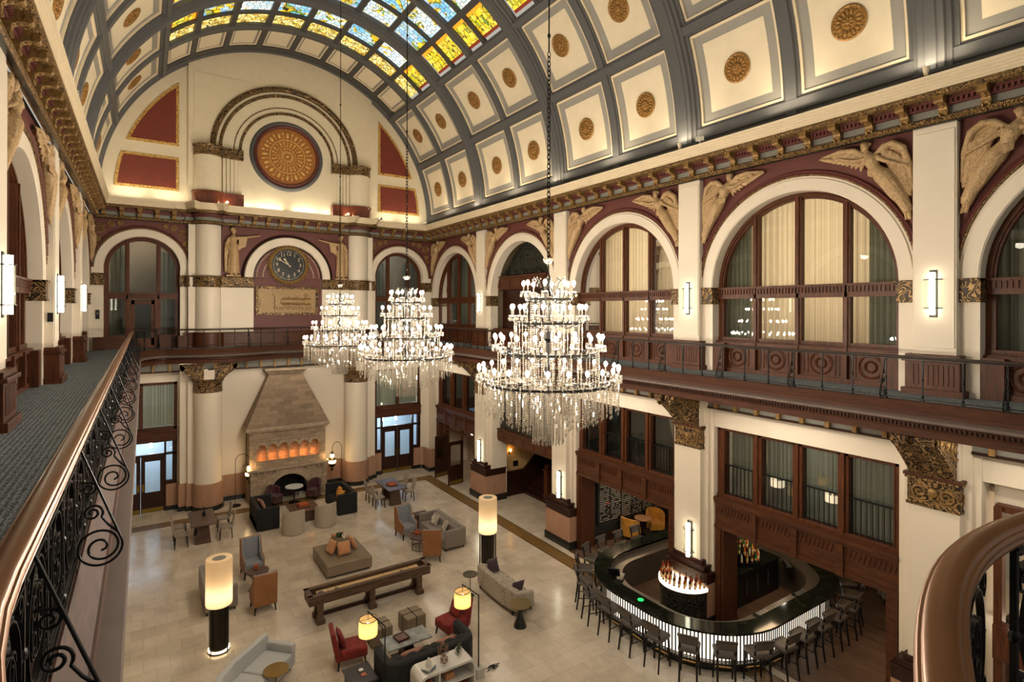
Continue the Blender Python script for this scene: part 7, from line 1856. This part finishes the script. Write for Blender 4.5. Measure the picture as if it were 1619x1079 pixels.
for x,y,rz,m,lb in ((20.2,9.6,-1.2,mustard,'mustard lounge chair farthest back on the right beyond the bar'),(20.4,8.2,-1.0,grey_l,'grey lounge chair beyond the right end of the bar'),(20.6,6.9,-.8,mustard,'mustard lounge chair nearest, half hidden by the cream pillar'),(21.9,9.0,1.2,grey_l,'grey lounge chair facing left beyond the bar')):
    wingy(x,y,rz,lb,m)
for x,y,lb in ((20.2,12.6,'pale square lounge table with a small bright lamp beyond the bar'),):
    t=thing('lounge_table',lb,'table',(x,y,FZ)); part(t,'tabletop',plain('pale_table','#a59a88',.4,coord='Object'),lambda b:b.cbox((0,0,.73),(1.0,1.0,.04)),bevel=.01); part(t,'leg_post',iron,lambda b:(b.cyl((0,0,0),.04,.72,10),b.cyl((0,0,0),.3,.02,20)))
t=thing('bar_lantern','small bright white lantern hanging below the mezzanine over the bar','lamp',(17.6,10.3,2.0)); part(t,'globe',emis('lantern_white','#fff0d8',18),lambda b:b.cbox((0,0,0),(.16,.16,.18)),bevel=.03); part(t,'rod',iron,lambda b:b.tube([(0,0,.08),(0,0,.8)],.012,6))
# striped base panels of the lounge banquette
t=thing('banquette','low banquette with alternating grey and mustard back panels on the right beyond the bar','bench',(21.5,5.2,FZ),-PI/2)
part(t,'seat',grey_l,lambda b:b.box(-2,2,-.3,.3,.2,.46),bevel=.03)
for k in range(8): part(t,'back_panel',(mustard if k%2 else grey_l),lambda b:b.box(-2+.5*k+.01,-2+.5*k+.49,.2,.34,.4,.95),bevel=.03)
# ------------------------------------------------ small extras of the galleries and walls
for a,c,lb in ((5.62,6.55,'grey-green curtain edge at the near side of the wide bar window'),(9.75,10.64,'grey-green curtain edge at the far side of the wide bar window')):
    curtain(MR,a,c,8.3,12.2,.85,curtain_grey,lb,wl=.14)
# wooden dado of the far gallery, following the columns
fp2=[(10.68,30.15),(10.68,30.05),(10.44,30.05)]+[(9.76+.64*cos(-PI*k/12),30.2+.64*sin(-PI*k/12)) for k in range(1,11)]+[(9.1,29.83),(3.2,29.83)]+[(2.56+.64*cos(-PI*k/12),30.2+.64*sin(-PI*k/12)) for k in range(2,12)]+[(1.9,30.05),(1.64,30.05),(1.64,30.15)]
b=MB(); b.sweep([(.1,7.46),(-.08,7.46),(-.08,7.6),(-.04,7.62),(-.04,8.12),(-.08,8.14),(-.08,8.2),(.1,8.2)],fp2)
dd=struct(b.obj('baseboard_far_gallery',wood_redx,smooth=30))
b=MB()
for x0,x1 in ((-1.85,-1.45),(1.3,1.66),(10.66,11.0),(13.7,14.15)): b.box(x0,x1,29.95,30.28,7.46,8.05); b.box(x0,x1,29.9,30.28,7.98,8.05)
for x0,x1 in ((-1.5,-.62),(.5,1.4)): b.box(x0,x1,30.5,30.7,7.46,8.1)
b.box(10.9,13.75,30.5,30.7,7.46,8.1); b.obj('side_bay_dado',wood_redx,dd,smooth=0,bevel=.01)
# gallery door inside the far left arch
d=empty('door_3'); struct(d,'glazed mahogany door in the far left gallery arch')
b=MB()
for x in (-.62,.4): b.box(x,x+.12,30.5,30.72,7.46,9.75)
b.box(-.5,.4,30.56,30.64,9.5,9.7); b.box(-.5,.4,30.56,30.64,7.5,7.95); b.box(-.5,-.36,30.56,30.64,7.5,9.7); b.box(.26,.4,30.56,30.64,7.5,9.7); b.obj('door_leaf',wood_red,d,smooth=0,bevel=.008)
b=MB(); b.box(-.36,.26,30.59,30.6,7.95,9.5); b.obj('glass',mk_glass('frosted_door_glass','#b9c3ba',.15),d)
b=MB(); b.tube([(.33,30.54,8.5),(.33,30.5,8.52),(.33,30.5,8.6),(.33,30.54,8.62)],.012,6); b.obj('pull_handle',brass,d)
curtain(MF,CL-1.25,CL-.65,8.1,12.2,1.0,curtain_grey,'gathered grey curtain at the left of the far left gallery window',wl=.22)
curtain(MF,CL+.65,CL+1.25,8.1,12.0,1.0,curtain_grey,'gathered grey curtain at the right of the far left gallery window',wl=.22)
curtain(MF,CR-1.25,CR-.6,8.1,12.0,1.0,curtain_grey,'gathered grey curtain at the left of the far right gallery window',wl=.22)
curtain(MF,CR+.6,CR+1.25,8.1,12.0,1.0,curtain_grey,'gathered grey curtain at the right of the far right gallery window',wl=.22)
# signs and fittings on the left gallery
tag(MB().box(-1.93,-1.82,0,.02,0,.22).obj('wall_sign',black,smooth=0),'small black sign low on the second left gallery pilaster','sign').location=(-.02,17.36,8.98)
t=thing('wall_phone','small black box fixed to the wall left of the far left gallery window','box',(-1.7,30.28,9.05)); part(t,'case',black,lambda b:b.box(-.07,.07,-.06,0,-.2,.2),bevel=.01); part(t,'front_panel',plain('grey_plastic','#4a4a48',.5),lambda b:b.box(-.04,.04,-.065,-.06,-.02,.1),smooth=0)
t=thing('smoke_detector','small round white detector on the wall right of the left column capital','detector',(3.55,30.88,6.02)); part(t,'body',plain('white_plastic','#cfcabd',.4),lambda b:b.lathe([(.001,0),(.07,0),(.06,.03),(.001,.035)],n=16,m=lambda x,y,z:(x,-z,y)))
# drum lamps seen through the mezzanine panes above the bar
for y,lb in ((8.85,'pale drum pendant lamp glowing behind the left middle mezzanine pane above the bar'),(7.35,'pale drum pendant lamp glowing behind the right middle mezzanine pane above the bar')):
    t=thing('drum_pendant',lb,'lamp',(14.86,y,4.35)); part(t,'shade',emis('drum_pendant_glow','#ffe9c4',.55,'#d8ccb0'),lambda b:b.lathe([(.18,0),(.18,.2)],n=20,cap=False)); part(t,'rod',iron,lambda b:b.tube([(0,0,.2),(0,0,2.3)],.008,5))
t=thing('globe_sconce','bright globe lamp glowing in the room behind the tall opening at the right edge','lamp',(16.6,3.55,2.0)); part(t,'globe',emis('globe_glow','#ffe8c6',14),lambda b:b.ell((0,0,0),(.2,.2,.2),16,10)); part(t,'rod',iron,lambda b:b.tube([(0,0,.2),(0,0,3.45)],.012,6))
# striplights in the bar ceiling
for y,lb in ((9.2,'long pale strip light under the bar ceiling nearest the bottles'),(15.0,'long warm strip light under the ceiling in front of the menu board')):
    o=MB().box(-.06,.06,-1.2,1.2,0,.05).obj('strip_light',emis('strip_glow','#fff0dc',3),smooth=0); o.location=(15.9,y,2.75); tag(o,lb,'lamp')
# ------------------------------------------------ camera
cam=bpy.data.cameras.new('Camera'); co=bpy.data.objects.new('Camera',cam); COL.objects.link(co)
cam.sensor_width=36; cam.lens=876/1619*36; cam.shift_y=-49.5/1619; cam.clip_start=.05; cam.clip_end=200
co.matrix_world=Matrix.Translation((0,0,9.3))@Matrix.Rotation(-math.atan(581.5/876),4,'Z')@Matrix.Rotation(PI/2,4,'X')@Matrix.Rotation(.0024,4,'Z')
SC.camera=co
SC.view_settings.view_transform='Standard'; SC.view_settings.look='None'; SC.view_settings.exposure=EXPOSURE; SC.view_settings.gamma=1; SC.view_settings.use_curve_mapping=False
w=bpy.data.worlds.new('World'); SC.world=w; w.use_nodes=True
w.node_tree.nodes['Background'].inputs[0].default_value=lin('#e9e2d4'); w.node_tree.nodes['Background'].inputs[1].default_value=WORLD
def light(name,kind,loc,power,col='#ffe0b0',size=.3,rot=None,sizey=None,spot=None,blend=.5,radius=None):
    l=bpy.data.lights.new(name,kind); l.energy=power; l.color=lin(col)[:3]
    if kind=='AREA':
        l.size=size
        if sizey: l.shape='RECTANGLE'; l.size_y=sizey
    elif kind=='SPOT': l.spot_size=spot or 1.2; l.spot_blend=blend; l.shadow_soft_size=radius or .1
    else: l.shadow_soft_size=radius or size
    o=bpy.data.objects.new(name,l); COL.objects.link(o); o.location=loc
    if rot: o.rotation_euler=rot
    return o
SC.cycles.max_bounces=8; SC.cycles.diffuse_bounces=4; SC.cycles.glossy_bounces=3; SC.cycles.transmission_bounces=4; SC.cycles.transparent_max_bounces=12
SC.cycles.caustics_reflective=False; SC.cycles.caustics_refractive=False; SC.cycles.sample_clamp_indirect=4; SC.cycles.use_denoising=True
# chandelier light

for x,y in ((1.76,17.42),(10.63,17.6)): light('drum_lamp_bulb','POINT',(x,y,FZ+1.6),12,'#ffdfb8',radius=.08)
for x,y,z in ARC_L: light('arcade_lamp','POINT',(x,y,z),3.5,'#ff9440',radius=.04)
for x,y,z in ((7.27-.36,12.49+.21,FZ+2.0),(4.72-.3,12.47+.31,FZ+2.0)): light('reading_bulb_light','POINT',(x,y,z),4.5,'#ffe2b4',radius=.04)
for x in (4.22,8.1): light('lantern_light','POINT',(x,29.4,FZ+1.75),14,'#ffd090',radius=.08)
# cove lamps on the cornice
for y in (4.91,11.36,17.8,24.25,1.7,8.05,14.5,20.9,27.4):
    light('cove_lamp','AREA',(13.75,y,14.5),P_COVE,'#ffe6bf',size=.3,sizey=1.2,rot=(0,math.radians(180-8),0))
    light('cove_lamp','AREA',(-1.35,y,14.5),P_COVE,'#ffe6bf',size=.3,sizey=1.2,rot=(0,math.radians(180+8),0))
for x in (-.6,1.0,3.9,5.3,7.0,8.4,11.4,13.0): light('lunette_cove_lamp','AREA',(x,30.0,14.35),P_LUN,'#fff0d0',size=1.2,sizey=.15,rot=(math.radians(180-12),0,0))
# rooms behind windows
for y in (8.13,14.58): light('curtain_room_lamp','AREA',(16.9,y,11.0),P_ROOM,'#ffeccb',size=4,sizey=3,rot=(0,PI/2,0))
light('curtain_room_lamp','AREA',(16.9,1.7,11.0),P_ROOM*.25,'#ffe9c8',size=3,sizey=3,rot=(0,PI/2,0))
light('curtain_room_lamp','AREA',(16.9,27.4,10.5),P_ROOM*.25,'#ffe9c8',size=3,sizey=3,rot=(0,PI/2,0))
for y in (1.69,8.13,14.58,21.0,27.4): light('gallery_room_lamp','POINT',(-3.4,y,12.3),25,'#fff0dc',radius=.2)
light('far_room_lamp','POINT',(-.1,32.2,12.6),40,'#ffe8c8',radius=.2); light('far_room_lamp','POINT',(12.4,32.2,12.6),30,'#e8eef0',radius=.2)
for c in (DL,DR): light('vestibule_lamp','AREA',(c,32.4,3.0),60,'#dcecff',size=2,sizey=1.2)
for y in (8.1,14.5): light('mezzanine_lamp','POINT',(16.3,y,5.6),45,'#f4ecd8',radius=.2)
light('mezzanine_lamp','POINT',(12.4,32.6,5.4),30,'#f4ecd8',radius=.2); light('mezzanine_lamp','POINT',(-.1,32.6,5.4),30,'#f4ecd8',radius=.2)
light('lit_room_lamp','POINT',(16.2,2.2,4.2),70,'#ffe6c8',radius=.3)
# recessed downlights under the gallery and in the bar room
for y in (3,8.1,14.5,21,27.5): light('gallery_downlight','AREA',(13.4,y,6.84),P_DOWN,'#fff0dc',size=2.8,sizey=.3,rot=(0,0,PI/2))
for x in (2,6.1,10.3): light('gallery_downlight','AREA',(x,29.9,6.84),P_DOWN*.6,'#fff0dc',size=3,sizey=.3)
for y in (6.5,10,13.2,16.4): light('bar_downlight','AREA',(16.8,y,2.75),25,'#ffd9a8',size=1.0)
